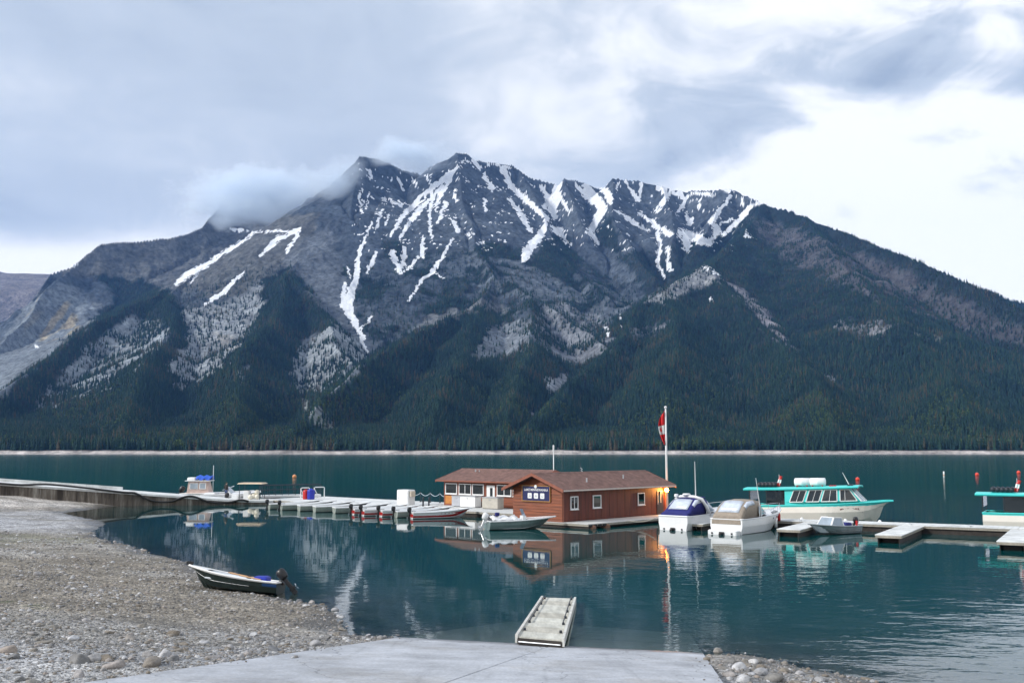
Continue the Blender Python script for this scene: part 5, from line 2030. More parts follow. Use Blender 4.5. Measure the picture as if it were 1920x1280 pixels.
class Hull:
    def __init__(s, L, B, zk=-0.22, zs=0.55, bow=0.35, rake=0.35, fine=0.45, tr=0.9, chine=0.8, flare=0.18, n=16, stem=0.55):
        s.L, s.B, s.zk, s.zs, s.bow, s.rake, s.fine, s.tr, s.chine, s.flare, s.n, s.stem = L, B, zk, zs, bow, rake, fine, tr, chine, flare, n, stem

    def sec(s, q):
        e = max(0.0, (q - s.fine) / (1 - s.fine))
        w = s.B / 2 * (s.tr + (1 - s.tr) * min(1, q / 0.4)) * max(0.0, 1 - e ** 2.3) ** 0.9
        zs = s.zs + s.bow * q ** 2.2
        wc = w * (s.chine - s.flare * 2 * e)
        rise = max(0.0, (q - s.stem) / (1 - s.stem)) ** 2.4
        zk = s.zk + (zs - s.zk) * rise * 0.92
        zc = s.zk + 0.42 * (s.zs - s.zk) * 0.5 + (zs - s.zk) * (0.10 + 0.75 * max(0, (q - s.stem + .05) / (1.05 - s.stem)) ** 1.6)
        zc = min(max(zc, zk), zs)
        x = s.L * q
        xs = x + s.rake * q ** 3
        return dict(xs=xs, w=w, zs=zs, xc=x + s.rake * q ** 3 * 0.5, wc=max(wc, 0), zc=zc, xk=x, zk=zk)

    def side_pt(s, q, f, sg, off=0.0):
        """f: 0 chine .. 1 sheer"""
        d = s.sec(q)
        w = d['wc'] + (d['w'] - d['wc']) * f
        return Vector((d['xc'] + (d['xs'] - d['xc']) * f, sg * (w + off), d['zc'] + (d['zs'] - d['zc']) * f))

    def skin(s, name, m, root):
        b = MB()
        rows = []
        for i in range(s.n + 1):
            q = i / s.n
            d = s.sec(q)
            row = []
            for sg in (-1, 1):
                c = [Vector((d['xs'], sg * d['w'], d['zs'])), s.side_pt(q, 0.5, sg, 0.02 * s.B * d['w']), Vector((d['xc'], sg * d['wc'], d['zc']))]
                row += c if sg < 0 else []
            row.append(Vector((d['xk'], 0, d['zk'])))
            row += [Vector((d['xc'], d['wc'], d['zc'])), s.side_pt(q, 0.5, 1, 0.02 * s.B * d['w']), Vector((d['xs'], d['w'], d['zs']))]
            rows.append(row)
        b.sheet(rows)
        n = len(rows[0])
        b.add(rows[0], [tuple(range(n))])
        return b.build(name, m, root)

    def band(s, name, m, root, f0, f1, q0=0.0, q1=1.0, off=0.012, sides=(-1, 1), transom=False):
        b = MB()
        for sg in sides:
            qs_ = [q0 + (q1 - q0) * i / s.n for i in range(s.n + 1)]
            b.sheet([[s.side_pt(q, f0, sg, off), s.side_pt(q, (f0 + f1) / 2, sg, off + 0.008), s.side_pt(q, f1, sg, off)] for q in qs_])
        if transom:
            p = [s.side_pt(0, f0, -1), s.side_pt(0, f0, 1), s.side_pt(0, f1, 1), s.side_pt(0, f1, -1)]
            b.add([v + Vector((-0.012, 0, 0)) for v in p], [(0, 1, 2, 3)])
        return b.build(name, m, root)

    def gunwale(s, m, root, r=0.035, name='gunwale'):
        b = MB()
        for sg in (-1, 1):
            b.tube([s.side_pt(i / s.n, 1.0, sg) for i in range(s.n + 1)], r, 6)
        b.tube([s.side_pt(0, 1, -1), s.side_pt(0, 1, 1)], r * 0.98, 6)
        return b.build(name, m, root)

    def inside(s, m, root, zf, q0=0.0, q1=0.96, inset=0.05):
        b = MB()
        rows = []
        for i in range(s.n + 1):
            q = q0 + (q1 - q0) * i / s.n
            d = s.sec(q)
            w, wc = max(d['w'] - inset, 0.01), max(min(d['wc'], d['w']) - inset * 1.5, 0.008)
            z = min(max(zf, d['zk'] + 0.05), d['zs'] - 0.03)
            rows.append([Vector((d['xs'], -w, d['zs'] - 0.015)), Vector((d['xc'], -wc, z)), Vector((d['xc'], wc, z)), Vector((d['xs'], w, d['zs'] - 0.015))])
        b.sheet(rows)
        b.add([r + Vector((0.03, 0, 0)) for r in rows[0]], [(0, 1, 2, 3)])
        return b.build('inside', m, root)

    def deck(s, m, root, q0, q1, camber=0.06, inset=0.0, name='deck', dz=0.0):
        b = MB()
        n = s.n
        rows = []
        for i in range(n + 1):
            q = q0 + (q1 - q0) * i / n
            d = s.sec(q)
            w = max(d['w'] - inset, 0.003)
            rows.append([Vector((d['xs'], w * k, d['zs'] + dz + camber * (1 - k * k))) for k in (-1, -0.6, 0, 0.6, 1)])
        b.sheet(rows)
        return b.build(name, m, root, True)


def outboard(root, x, z, tilt=0.0, m=None, s=1.0, y=0.0):
    """cowling > leg, propeller; tilt lifts the leg out of the water"""
    m = m or black_plastic
    T = Matrix.Translation((x, y, z)) @ Matrix.Rotation(tilt, 4, 'Y') @ Matrix.Scale(s, 4)

    def tr(mb):
        mb.v = [T @ p for p in mb.v]
        return mb
    c = MB()
    secs = [(0.02, 0.11, 0.10), (0.10, 0.17, 0.135), (0.28, 0.19, 0.145), (0.40, 0.17, 0.125), (0.46, 0.11, 0.08)]
    c.rings([[(-0.14 + rx * math.cos(2 * math.pi * k / 12) * (1.15 if math.cos(2 * math.pi * k / 12) < 0 else 1), ry * math.sin(2 * math.pi * k / 12), zz) for k in range(12)] for zz, rx, ry in secs])
    cw = tr(c).build('outboard_motor', m, root, True)
    leg = MB()
    leg.rings([[(-0.10 + a, b, zz) for a, b in ((0.07, 0.03), (-0.07, 0.04), (-0.1, 0), (-0.07, -0.04), (0.07, -0.03))] for zz in (0.04, -0.42)])
    leg.rings([[(-0.10 + a * 1.5, b * 1.4, zz) for a, b in ((0.07, 0.03), (-0.07, 0.04), (-0.1, 0), (-0.07, -0.04), (0.07, -0.03))] for zz in (-0.422, -0.52)])
    leg.box(-0.20, 0.0, -0.012, 0.012, -0.72, -0.521)
    leg.box(0.0, 0.10, -0.09, 0.09, -0.12, 0.06)
    tr(leg).build('leg', m, cw)
    pr = MB()
    for k in range(3):
        a = 2 * math.pi * k / 3
        pr.add([(-0.28, 0, -0.49), (-0.29, 0.13 * math.cos(a - .3), -0.49 + 0.13 * math.sin(a - .3)), (-0.31, 0.15 * math.cos(a + .2), -0.49 + 0.15 * math.sin(a + .2)), (-0.29, 0.11 * math.cos(a + .6), -0.49 + 0.11 * math.sin(a + .6))], [(0, 1, 2, 3)])
    tr(pr).build('propeller', galv, cw)
    h = MB().tube([(0.05, 0, 0.1), (0.45, 0.03, 0.16)], 0.022, 6)
    tr(h).build('tiller', m, cw)
    return cw


def bench(root, h, q, z, m, dq=0.05):
    d = h.sec(q)
    w = d['w'] - 0.07
    MB().bbox(d['xs'] - dq * h.L, d['xs'] + dq * h.L, -w, w, z - 0.05, z, 0.012).build('bench', m, root)


def rental(kind):
    root = empty('rental_boat', (0, 0, 0))
    h = Hull(4.9, 1.55, zk=-0.14, zs=0.50, bow=0.30, rake=0.35, stem=0.7)
    hull_m = {'grey': alu_green, 'bare': alu_green, 'red': gel_white, 'white': alu_green}[kind]
    h.skin('hull', hull_m, root)
    h.gunwale(white_paint, root, 0.045)
    h.inside(boat_in, root, 0.16, 0.0, 0.84)
    if kind == 'red':
        h.band('red_band', boat_red, root, 0.12, 0.72, transom=True)
        h.band('lower_line', gel_white, root, 0.0, 0.10)
    else:
        h.band('dark_band', steel_dark, root, 0.45, 0.95, 0.45, 0.97)
    for q in (0.16, 0.42, 0.66):
        bench(root, h, q, 0.44, white_paint)
    h.deck(white_paint, root, 0.80, 1.0, 0.03, name='bow_deck')
    if kind != 'bare':
        outboard(root, -0.04, 0.50, R(4), s=0.92)
    return root


def place(root, loc, rz, label, cat, group=None, rx=0.0, ry=0.0):
    root.location = loc
    root.rotation_euler = (rx, ry, rz)
    return tag(root, label, cat, group)


def build_rentals():
    ts = [15.2, 17.3, 19.2, 21.1, 23.0, 25.6, 28.2, 30.6, 33.0, 35.2]
    kinds = ['red', 'grey', 'red', 'red', 'red', 'bare', 'bare', 'bare', 'grey', 'grey']
    labs = ['red-banded white rental boat lying alone at the boathouse end of the row', 'plain grey rental boat between two red-banded ones', None, None, None, 'dull grey rental boat lying next to the last red-banded one', None, None, None, 'dull grey rental boat at the pier end of the row']
    rr, gg = 'red-banded rental boat moored in the middle of the row, black outboard outward', 'dull grey aluminium rental boat in the group nearer the pier'
    protos = {}
    rnd = random.Random(5)
    for t, k, lb in zip(ts, kinds, labs):
        if k in protos:
            o = copy_tree(protos[k])
        else:
            o = protos[k] = rental(k)
        ss = -1.15 + rnd.uniform(-0.25, 0.25)
        a = R(24) + rnd.uniform(-0.035, 0.035) - (0.09 if t < 16 else 0.0)
        place(o, M(ss, t), a, lb or (rr if k == 'red' else gg), 'boat', None if lb else ('red-banded rental boats' if k == 'red' else 'grey rental boats'))


build_rentals()


def beached_skiff():
    st, bw = Vector((-9.1, 41.0, 0)), Vector((-12.6, 41.4, 0))
    a = math.atan2(bw.y - st.y, bw.x - st.x)
    root = empty('skiff', (0, 0, 0))
    h = Hull(3.6, 1.35, zk=-0.16, zs=0.42, bow=0.34, rake=0.3, tr=0.88, stem=0.75)
    h.skin('hull', dark_green, root)
    h.gunwale(white_paint, root, 0.042)
    h.band('white_line', gel_white, root, 0.40, 0.45, 0.3, 0.97)
    h.band('blue_patch', mat('blue_stern', (0.01, 0.05, 0.16), 0.4), root, 0.5, 0.85, 0.0, 0.16)
    h.band('white_rail', white_paint, root, 0.88, 1.0, 0.0, 0.97)
    h.inside(boat_in, root, 0.10, 0.0, 0.80)
    for q in (0.2, 0.48, 0.74):
        bench(root, h, q, 0.38, boat_in)
    h.deck(white_paint, root, 0.79, 1.0, 0.03, name='bow_deck')
    MB().bbox(3.72, 3.98, -0.07, 0.07, 0.76, 0.9, 0.03).build('bow_roller', black_plastic, root)
    outboard(root, -0.05, 0.46, R(48), s=1.0)
    place(root, st + Vector((0, 0, 0.0)), a, 'dark green skiff with tilted outboard pulled up on the shingle', 'boat', rx=R(6), ry=R(-4.5))
    ca, sa = math.cos(a), math.sin(a)

    def W_(x, y, z):
        z2 = z + x * math.sin(R(4.5))
        return Vector((st.x + ca * x - sa * y, st.y + sa * x + ca * y, z2))
    for y, x0, x1, i in ((0.28, 0.7, 2.0, 0), (0.10, 0.85, 2.15, 1)):
        p0, p1 = W_(x0, y, 0.50), W_(x1, y - 0.2, 0.60)
        root2 = empty('oar', p0)
        tag(root2, 'wooden oar lying across the benches of the beached skiff', 'oar', 'oars in the skiff')
        dlt = p1 - p0
        MB().tube([(0, 0, 0), dlt * 0.72], 0.028, 6).build('shaft', wood_m, root2)
        n = dlt.normalized()
        sd = n.cross(Vector((0, 0, 1))).normalized()
        b = MB()
        b.rings([[dlt * 0.72 + sd * w + Vector((0, 0, zz)) for w, zz in ((-0.03, 0), (0.03, 0), (0.03, 0.02), (-0.03, 0.02))], [dlt * 0.85 + sd * w + Vector((0, 0, zz)) for w, zz in ((-0.08, 0), (0.08, 0), (0.08, 0.02), (-0.08, 0.02))],
                 [dlt + sd * w + Vector((0, 0, zz)) for w, zz in ((-0.07, 0), (0.07, 0), (0.07, 0.02), (-0.07, 0.02))]])
        b.build('blade', wood_m, root2)
    p = W_(0.75, 0.0, 0.40)
    c = MB().bbox(-0.3, 0.3, -0.26, 0.26, 0, 0.2, 0.06).build('cushion', blue_paint, None)
    c.location = p
    c.rotation_euler = (0, 0, a)
    tag(c, 'blue cushion lying in the stern of the beached skiff', 'cushion')
    b = MB().tube([(0, 0, 0), (0, 0, 0.16), (0, 0, 0.2)], [0.09, 0.09, 0.03], 10)
    o = b.build('fuel_can', black_plastic, None)
    o.location = W_(1.25, 0.1, 0.40)
    tag(o, 'small black can standing on a bench of the skiff', 'can')


beached_skiff()


def console_boat():
    """aluminium runabout lying before the gable"""
    st, bw = at(906, 993), at(1024, 992)
    a = math.atan2(bw.y - st.y, bw.x - st.x) + 0.22
    root = empty('runabout', (0, 0, 0))
    h = Hull(4.75, 1.85, zk=-0.16, zs=0.62, bow=0.22, rake=0.45, tr=0.93)
    h.skin('hull', mat('grey_green_hull', (0.20, 0.26, 0.25), 0.45, metal=0.3, var=0.2, scale=1.5), root)
    h.gunwale(gel_white, root, 0.05)
    h.band('spray_rail', alu, root, 0.0, 0.07, 0.2, 0.98)
    h.inside(boat_in, root, 0.2, 0.0, 0.6)
    h.deck(gel_white, root, 0.58, 1.0, 0.06, name='fore_deck')
    b = MB()
    b.rings([[(2.55, -0.35, 0.2), (2.9, -0.35, 0.2), (2.9, 0.35, 0.2), (2.55, 0.35, 0.2)], [(2.6, -0.33, 0.95), (2.82, -0.33, 0.95), (2.82, 0.33, 0.95), (2.6, 0.33, 0.95)]])
    b.build('console', gel_white, root)
    w = MB()
    w.sheet([[(2.78, -0.36 + 0.72 * k / 6, 0.95) for k in range(7)], [(2.66, -0.34 + 0.68 * k / 6, 1.22) for k in range(7)], [(2.58, (-0.34 + 0.68 * k / 6) * (0.9), 1.42) for k in range(7)]])
    o = w.build('windscreen', mat('grey_screen', (0.16, 0.19, 0.25), 0.15, var=0.1), root)
    o.modifiers.new('t', 'SOLIDIFY').thickness = 0.02
    for q in (0.14,):
        bench(root, h, q, 0.58, boat_in)
    outboard(root, -0.05, 0.62, R(22), m=gel_white, s=1.15)
    # folded white cover over the after part
    c = MB()
    rows = []
    for i in range(9):
        x = 0.15 + 1.9 * i / 8
        rows.append([(x, -0.85 + 1.7 * k / 8, 0.70 + 0.32 * math.sin(math.pi * k / 8) ** 0.6 * (0.75 + 0.25 * math.sin(i * 1.7)) + 0.05 * math.sin(i * 2.3 + k * 1.9)) for k in range(9)])
    c.sheet(rows)
    cv = c.build('folded_cover', gel_white, root, True)
    cv.modifiers.new('t', 'SOLIDIFY').thickness = 0.03
    MB().bbox(0.5, 0.8, -0.5, -0.25, 0.98, 1.22, 0.04).build('fuel_tank', navy, root)
    place(root, st + (bw - st).normalized() * 0.25, a, 'grey-green aluminium runabout with white cover moored before the cedar gable', 'boat')


console_boat()


def canvas_loft(root, stations, m, name):
    """stations: (x, half width, z foot, z top, roundness)"""
    b = MB()
    rows = []
    for x, w, z0, z1, rd in stations:
        row = []
        for k in range(11):
            a = math.pi * k / 10
            cx = -math.cos(a)
            px = (abs(cx) ** rd) * (1 if cx > 0 else -1)
            row.append((x, w * px, z0 + (z1 - z0) * math.sin(a) ** 0.34))
        rows.append(row)
    b.sheet(rows)
    o = b.build(name, m, root, True)
    o.modifiers.new('t', 'SOLIDIFY').thickness = 0.025
    return o, rows


def vinyl_pane(root, rows, i0, i1, k0, k1, m, off, name='clear_pane'):
    b = MB()
    c = Vector((0, 0, 0))
    cc = sum((Vector(rows[i][k]) for i in range(i0, i1 + 1) for k in range(k0, k1 + 1)), Vector()) / ((i1 - i0 + 1) * (k1 - k0 + 1))
    axis = Vector((cc.x, 0, 0.9))
    out = []
    for i in range(i0, i1 + 1):
        rw = []
        for k in range(k0, k1 + 1):
            p = Vector(rows[i][k])
            q = cc + (p - cc) * 0.9
            n = (cc - axis)
            n.x += -0.45 if i0 == 0 else 0
            rw.append(q + n.normalized() * off)
        out.append(rw)
    b.sheet(out)
    o = b.build(name, m, root, True)
    o.modifiers.new('t', 'SOLIDIFY').thickness = 0.012
    return o


def cruiser(kind):
    root = empty('cabin_cruiser', (0, 0, 0))
    L, B = 7.3, 2.5
    h = Hull(L, B, zk=-0.45, zs=1.10, bow=0.36, rake=0.9, fine=0.42, tr=0.94, chine=0.90, flare=0.22, n=20, stem=0.68)
    h.skin('hull', gel_white, root)
    h.gunwale(gel_white, root, 0.05, 'rub_rail')
    h.band('grey_line', mat('grey_line', (0.30, 0.31, 0.34), 0.4), root, 0.62, 0.67, 0.1, 0.97)
    h.band('spray_strake', gel_white, root, 0.30, 0.36, 0.0, 0.9, 0.03)
    h.deck(gel_white, root, 0.50, 1.0, 0.22, name='fore_deck')
    h.deck(gel_white, root, 0.0, 0.5, 0.0, name='side_deck', dz=-0.01)
    if kind == 'taupe':
        MB().bbox(-0.62, -0.025, -1.06, 1.06, -0.12, 0.34, 0.06).build('swim_platform', gel_white, root)
    tr = MB()
    tr.rings([[(-0.02, -1.08, -0.1), (-0.02, 1.08, -0.1), (0.1, 1.08, -0.1), (0.1, -1.08, -0.1)], [(0.02, -1.14, 1.16), (0.02, 1.14, 1.16), (0.3, 1.14, 1.16), (0.3, -1.14, 1.16)]])
    tr.build('transom', gel_white, root)
    dr = MB()
    xo_ = -0.62 if kind == 'taupe' else -0.02
    dr.box(xo_ - .1, xo_ - .001, -0.16, 0.16, -0.05, 0.22)
    dr.box(xo_ - .32, xo_ - .101, -0.07, 0.07, -0.4, 0.12)
    dr.build('stern_drive', black_plastic, root)
    for y in (-0.72, 0.72):
        MB().box(xo_ - 0.04, xo_ - .001, y - 0.05, y + 0.05, 0.05, 0.17).build('exhaust', black_plastic, root)
    cv_m = navy if kind == 'navy' else taupe
    if kind == 'navy':
        st = [(0.12, 1.10, 1.14, 1.30, 0.48), (0.55, 1.12, 1.14, 1.52, 0.48), (1.0, 1.10, 1.15, 1.95, 0.48), (1.45, 1.06, 1.16, 2.36, 0.48), (2.2, 1.02, 1.18, 2.46, 0.48), (3.0, 0.98, 1.20, 2.42, 0.48)]
    else:
        st = [(-0.03, 1.06, 0.74, 1.24, 0.48), (0.25, 1.10, 1.10, 1.50, 0.48), (0.75, 1.08, 1.13, 2.08, 0.48), (1.25, 1.04, 1.14, 2.42, 0.48), (2.3, 1.0, 1.18, 2.50, 0.48), (3.2, 0.96, 1.20, 2.40, 0.48)]
    o, rows = canvas_loft(root, st, cv_m, 'canvas_top')
    bb = MB()
    bb.add(rows[0], [tuple(range(11))])
    bb.build('canvas_back', cv_m, root)
    vinyl_pane(root, rows, 1, 3, 3, 7, vinyl, 0.06)
    for k0 in (1, 7):
        vinyl_pane(root, rows, 2, 4, k0, k0 + 2, vinyl, 0.05)
    # windscreen: raked panes in a frame
    xb, xt, wb, wt_, zb, zt = 4.15, 3.22, 1.0, 0.90, 1.36, 2.15
    for nm, q in (('windscreen', [(xb, -wb * .8, zb + .05), (xb, wb * .8, zb + .05), (xt, wt_ * .8, zt), (xt, -wt_ * .8, zt)]),
                  ('side_screen', [(xb - .05, -wb * .84, zb), (2.6, -1.12, 1.22), (2.75, -1.0, 1.9), (xt, -wt_ * .84, zt)]), ('side_screen', [(xb - .05, wb * .84, zb), (2.6, 1.12, 1.22), (2.75, 1.0, 1.9), (xt, wt_ * .84, zt)])):
        b = MB().add(q, [(0, 1, 2, 3)])
        w = b.build(nm, pale_glass, root)
        w.modifiers.new('t', 'SOLIDIFY').thickness = 0.015
        fr_ = MB()
        for a, c in zip(q, q[1:] + q[:1]):
            fr_.tube([a, c], 0.03, 6)
        fr_.build('screen_frame', gel_white if kind == 'navy' else chrome, w)
    # cabin windows on the fore deck
    for sg in (-1, 1):
        q = [h.side_pt(0.60, 1, sg), h.side_pt(0.78, 1, sg)]
        b = MB()
        p0, p1 = q
        b.add([p0 + Vector((0, -sg * .05, 0.09)), p1 + Vector((0, -sg * .05, 0.08)), p1 + Vector((-0.15, -sg * .22, 0.19)), p0 + Vector((0.1, -sg * .22, 0.22))], [(0, 1, 2, 3)])
        b.build('cabin_window', glass, root).modifiers.new('t', 'SOLIDIFY').thickness = 0.02
    # bow rail
    rl = MB()
    top = []
    for i in range(11):
        q = 0.56 + 0.42 * i / 10
        top.append(q)
    for sg in (-1, 1):
        rl.tube([h.side_pt(q, 1, sg, -0.08) + Vector((0, 0, 0.12 + 0.38 * math.sin(min(1, (q - 0.5) * 6) * math.pi / 2))) for q in top], 0.018, 6)
        for q in top[2::3]:
            rl.tube([h.side_pt(q, 1, sg, -0.08), h.side_pt(q, 1, sg, -0.08) + Vector((0, 0, 0.49))], 0.014, 6)
    rl.build('bow_rail', chrome, root)
    # portholes and cleats
    for q in (0.62, 0.72):
        for sg in (-1, 1):
            p = h.side_pt(q, 0.78, sg, 0.015)
            MB().tube([p, p + Vector((0, sg * 0.02, 0))], 0.07, 10).build('porthole', steel_dark, root)
    if kind == 'navy':
        ar = MB()
        pts = [(2.9, -1.2, 1.05), (2.55, -1.18, 1.7), (2.1, -1.05, 2.35), (1.95, -0.6, 2.52), (1.95, 0, 2.55), (1.95, 0.6, 2.52), (2.1, 1.05, 2.35), (2.55, 1.18, 1.7), (2.9, 1.2, 1.05)]
        ar.tube(pts, [0.12, 0.13, 0.13, 0.12, 0.12, 0.12, 0.13, 0.13, 0.12], 8)
        ar.build('radar_arch', gel_white, root, True)
        MB().tube([(1.95, 0.1, 2.62), (1.95, 0.1, 2.72), (1.95, 0.1, 2.78)], [0.26, 0.3, 0.22], 14).build('radar_dome', gel_white, root, True)
        MB().bbox(2.1, 3.1, -0.75, 0.75, 2.42, 2.5, 0.03).build('bimini_top', navy, root)
        MB().bbox(1.7, 1.95, 0.75, 1.0, 2.5, 2.72, 0.04).build('horn', gel_white, root)
        MB().tube([(2.2, -0.5, 2.45), (2.15, -0.5, 5.3)], [0.045, 0.022], 6).build('antenna', pole_m, root)
    else:
        MB().tube([(2.9, -1.12, 1.15), (2.2, -1.12, 4.1)], [0.045, 0.02], 6).build('antenna', pole_m, root)
        for q in (0.86,):
            p = h.side_pt(q, 0.6, -1, 0.05)
            MB().tube([p + Vector((0, 0, 0.16)), p, p - Vector((0, 0, 0.45)), p - Vector((0, 0, 0.52))], [0.03, 0.11, 0.11, 0.03], 10).build('fender', red_paint, root, True)
            p = h.side_pt(0.80, 0.2, -1, 0.06)
            MB().tube([p + Vector((0, 0, 0.16)), p, p - Vector((0, 0, 0.45)), p - Vector((0, 0, 0.52))], [0.03, 0.11, 0.11, 0.03], 10).build('fender', gel_white, root, True)
    return root


NV, TP = cruiser('navy'), cruiser('taupe')
NV.scale = TP.scale = (1.04, 1.0, 0.90)
place(NV, at(1262, 994) + Vector((0.0, 0, 0)), R(49), 'white cabin cruiser with navy canvas cover and radar arch', 'boat')
place(TP, at(1362, 1001), R(51), 'white cabin cruiser with taupe canvas cover', 'boat')


def tour_boat():
    root = empty('tour_boat', (0, 0, 0))
    L, B = 11.9, 3.3
    h = Hull(L, B, zk=-0.55, zs=1.12, bow=0.30, rake=0.75, fine=0.55, tr=0.95, chine=0.92, flare=0.2, n=24, stem=0.86)
    h.skin('hull', cream, root)
    h.band('gunwale_band', turq, root, 0.80, 1.0, off=0.02)
    h.gunwale(turq, root, 0.06, 'rub_rail')
    h.deck(turq, root, 0.74, 1.0, 0.10, name='fore_deck')
    h.deck(turq, root, 0.30, 0.76, 0.0, name='side_deck', dz=-0.015)
    h.inside(mat('cockpit_green', (0.06, 0.22, 0.20), 0.6), root, 0.45, 0.0, 0.32)
    # cabin: side wall with four openings, leaning in
    zb, zt = 1.13, 2.42
    x0, x1 = 3.3, 9.6

    def side(x, z, sg, off=0.0):
        f = (z - zb) / (zt - zb)
        q = min(0.98, x / L)
        w = min(B / 2, h.sec(q)['w']) - 0.16 - 0.16 * f
        sheer = 0.12 * max(0, (x - 3) / 7) ** 1.3
        return Vector((x, sg * (w + off), z + sheer * (1 - 0.3 * f)))
    wins = [((3.75, 4.95), (4.15, 5.35)), ((5.25, 6.40), (5.60, 6.75)), ((6.62, 8.02), (6.95, 8.02)), ((8.28, 9.72), (8.28, 9.05))]   # (bottom x0,x1),(top x0,x1)
    za, zc = zb + 0.25, zt - 0.12
    for sg in (-1, 1):
        b = MB()

        def quad(pts):
            o_ = [side(x, z, sg, 0.0) for x, z in pts]
            i_ = [side(x, z, sg, -0.06) for x, z in pts]
            b.rings([o_, i_])
        quad([(x0, zb), (10.35, zb), (10.05, za), (x0, za)])
        quad([(x0, zc), (9.15, zc), (8.98, zt), (x0, zt)])
        edges = [(x0, x0)] + [(a[1], c[1]) for a, c in wins]
        nxt = [(a[0], c[0]) for a, c in wins] + [(10.05, 9.15)]
        for (eb, et), (nb, nt_) in zip(edges, nxt):
            quad([(eb, za + .001), (nb, za + .001), (nt_, zc - .001), (et, zc - .001)])
        b.build('cabin_side', turq, root)
        for a, c in wins:
            q4 = [(a[0], za), (a[1], za), (c[1], zc), (c[0], zc)]
            f = MB()
            for p, q in zip(q4, q4[1:] + q4[:1]):
                f.tube([side(*p, sg, 0.012), side(*q, sg, 0.012)], 0.042, 6)
            w = f.build('window', white_paint, root)
            f = MB()
            mt_ = (a[0] + (a[1] - a[0]) * .5, c[0] + (c[1] - c[0]) * .5) if a[0] < 8 else (a[0] + .42, c[0] + .42)
            f.tube([side(mt_[0], za, sg, 0.012), side(mt_[1], zc, sg, 0.012)], 0.022, 6)
            f.build('mullion', white_paint, w)
            g = MB().add([side(*p, sg, -0.03) for p in q4], [(0, 1, 2, 3)])
            g.build('pane', glass, w).modifiers.new('t', 'SOLIDIFY').thickness = 0.01
    # windscreen of three raked panes
    zf0, zf1 = zb + 0.32, zt + 0.02
    wl = [(-1.12, -0.9), (-0.42, -0.36), (0.42, 0.36), (1.12, 0.9)]
    for (b0, t0), (b1, t1) in zip(wl[:-1], wl[1:]):
        def xo(y):
            return 0.22 * (1 - (y / 1.1) ** 2)
        q4 = [Vector((10.1 + xo(b0), b0, zf0)), Vector((10.1 + xo(b1), b1, zf0)), Vector((9.05 + xo(t1), t1, zf1)), Vector((9.05 + xo(t0), t0, zf1))]
        f = MB()
        for p, q in zip(q4, q4[1:] + q4[:1]):
            f.tube([p, q], 0.045, 6)
        w = f.build('windscreen_frame', white_paint, root)
        g = MB().add(q4, [(0, 1, 2, 3)])
        g.build('pane', pale_glass if b0 < 0.4 else glass, w).modifiers.new('t', 'SOLIDIFY').thickness = 0.01
    MB().rings([[(10.0, -1.2, zb), (10.45, -0.9, zb), (10.6, 0, zb), (10.45, 0.9, zb), (10.0, 1.2, zb)], [(9.95, -1.2, zf0), (10.16, -0.9, zf0 - .02), (10.32, 0, zf0 - .02), (10.16, 0.9, zf0 - .02), (9.95, 1.2, zf0)]]).build('cabin_front', turq, root)
    MB().box(x0, x0 + 0.06, -1.3, -0.45, zb - 0.6, zt).build('bulkhead', turq, root)
    MB().box(x0, x0 + 0.06, 0.45, 1.3, zb - 0.6, zt).build('bulkhead', turq, root)
    MB().box(x0 + 0.1, 9.6, -1.1, 1.1, 0.75, 0.8).build('cabin_floor', steel_dark, root)
    # roof with overhang
    rf = MB()
    rows_t = []
    for i in range(15):
        x = -0.55 + 10.45 * i / 14
        w = 1.5 * (1 - 0.12 * max(0, (x - 7) / 3) ** 2)
        zz = zt + 0.04 + 0.13 * max(0, (x - 3) / 7) ** 1.2
        rows_t.append([(x, w * k, zz + 0.10 * (1 - k * k) - (0.05 if abs(k) == 1 else 0)) for k in (-1, -0.92, -0.5, 0, 0.5, 0.92, 1)])
    rf.sheet(rows_t)
    o = rf.build('roof', turq, root)
    o.modifiers.new('t', 'SOLIDIFY').thickness = 0.10
    for x, y in ((0.0, -1.35), (0.0, 1.35), (1.6, -1.38), (1.6, 1.38)):
        MB().tube([(x, y, 1.0), (x, y * 0.98, zt + 0.05)], 0.035, 6).build('roof_post', steel_dark, root)
    for sg in (-1, 1):
        MB().box(1.65, 3.25, sg * 1.33 - 0.01, sg * 1.33 + 0.01, 1.15, zt - 0.02).build('side_curtain', glass, root)
    MB().box(0.05, 0.07, -1.3, 1.3, 1.55, zt - 0.05).build('stern_curtain', glass, root)
    # gear on the roof
    for x, y in ((4.75, -0.35), (6.15, -0.35)):
        c = MB()
        c.tube([(x - 0.72, y, zt + 0.52), (x - 0.66, y, zt + 0.52), (x - .05, y, zt + 0.52), (x, y, zt + 0.52), (x + .05, y, zt + 0.52), (x + 0.66, y, zt + 0.52), (x + 0.72, y, zt + 0.52)], [0.22, 0.33, 0.33, 0.35, 0.33, 0.33, 0.22], 14)
        c.build('life_raft_canister', gel_white, root, True)
        MB().box(x - 0.5, x - 0.42, y - 0.3, y + 0.3, zt + 0.1, zt + 0.25).build('cradle', red_paint, root)
        MB().box(x + 0.42, x + 0.5, y - 0.3, y + 0.3, zt + 0.1, zt + 0.25).build('cradle', red_paint, root)
    for k in range(5):
        x = 0.75 + 0.36 * k
        MB().tube([(x, -0.6, zt + 0.34), (x, 0.2, zt + 0.34)], 0.2, 10).build('rolled_vest', steel_dark, root, True)
    for k in range(3):
        x = 7.25 + 0.22 * k
        MB().bbox(x, x + 0.18, -0.8, -0.5, zt + 0.15, zt + 0.27, 0.03).build('red_lifebelt', red_paint, root)
    MB().tube([(9.0, -0.5, zt + 0.25), (8.45, -0.5, zt + 1.25)], [0.045, 0.02], 6).build('antenna', pole_m, root)
    MB().bbox(8.85, 9.35, -0.75, -0.35, zt + 0.2, zt + 0.33, 0.04).build('hatch', steel_dark, root)
    # stern flag
    fg = MB()
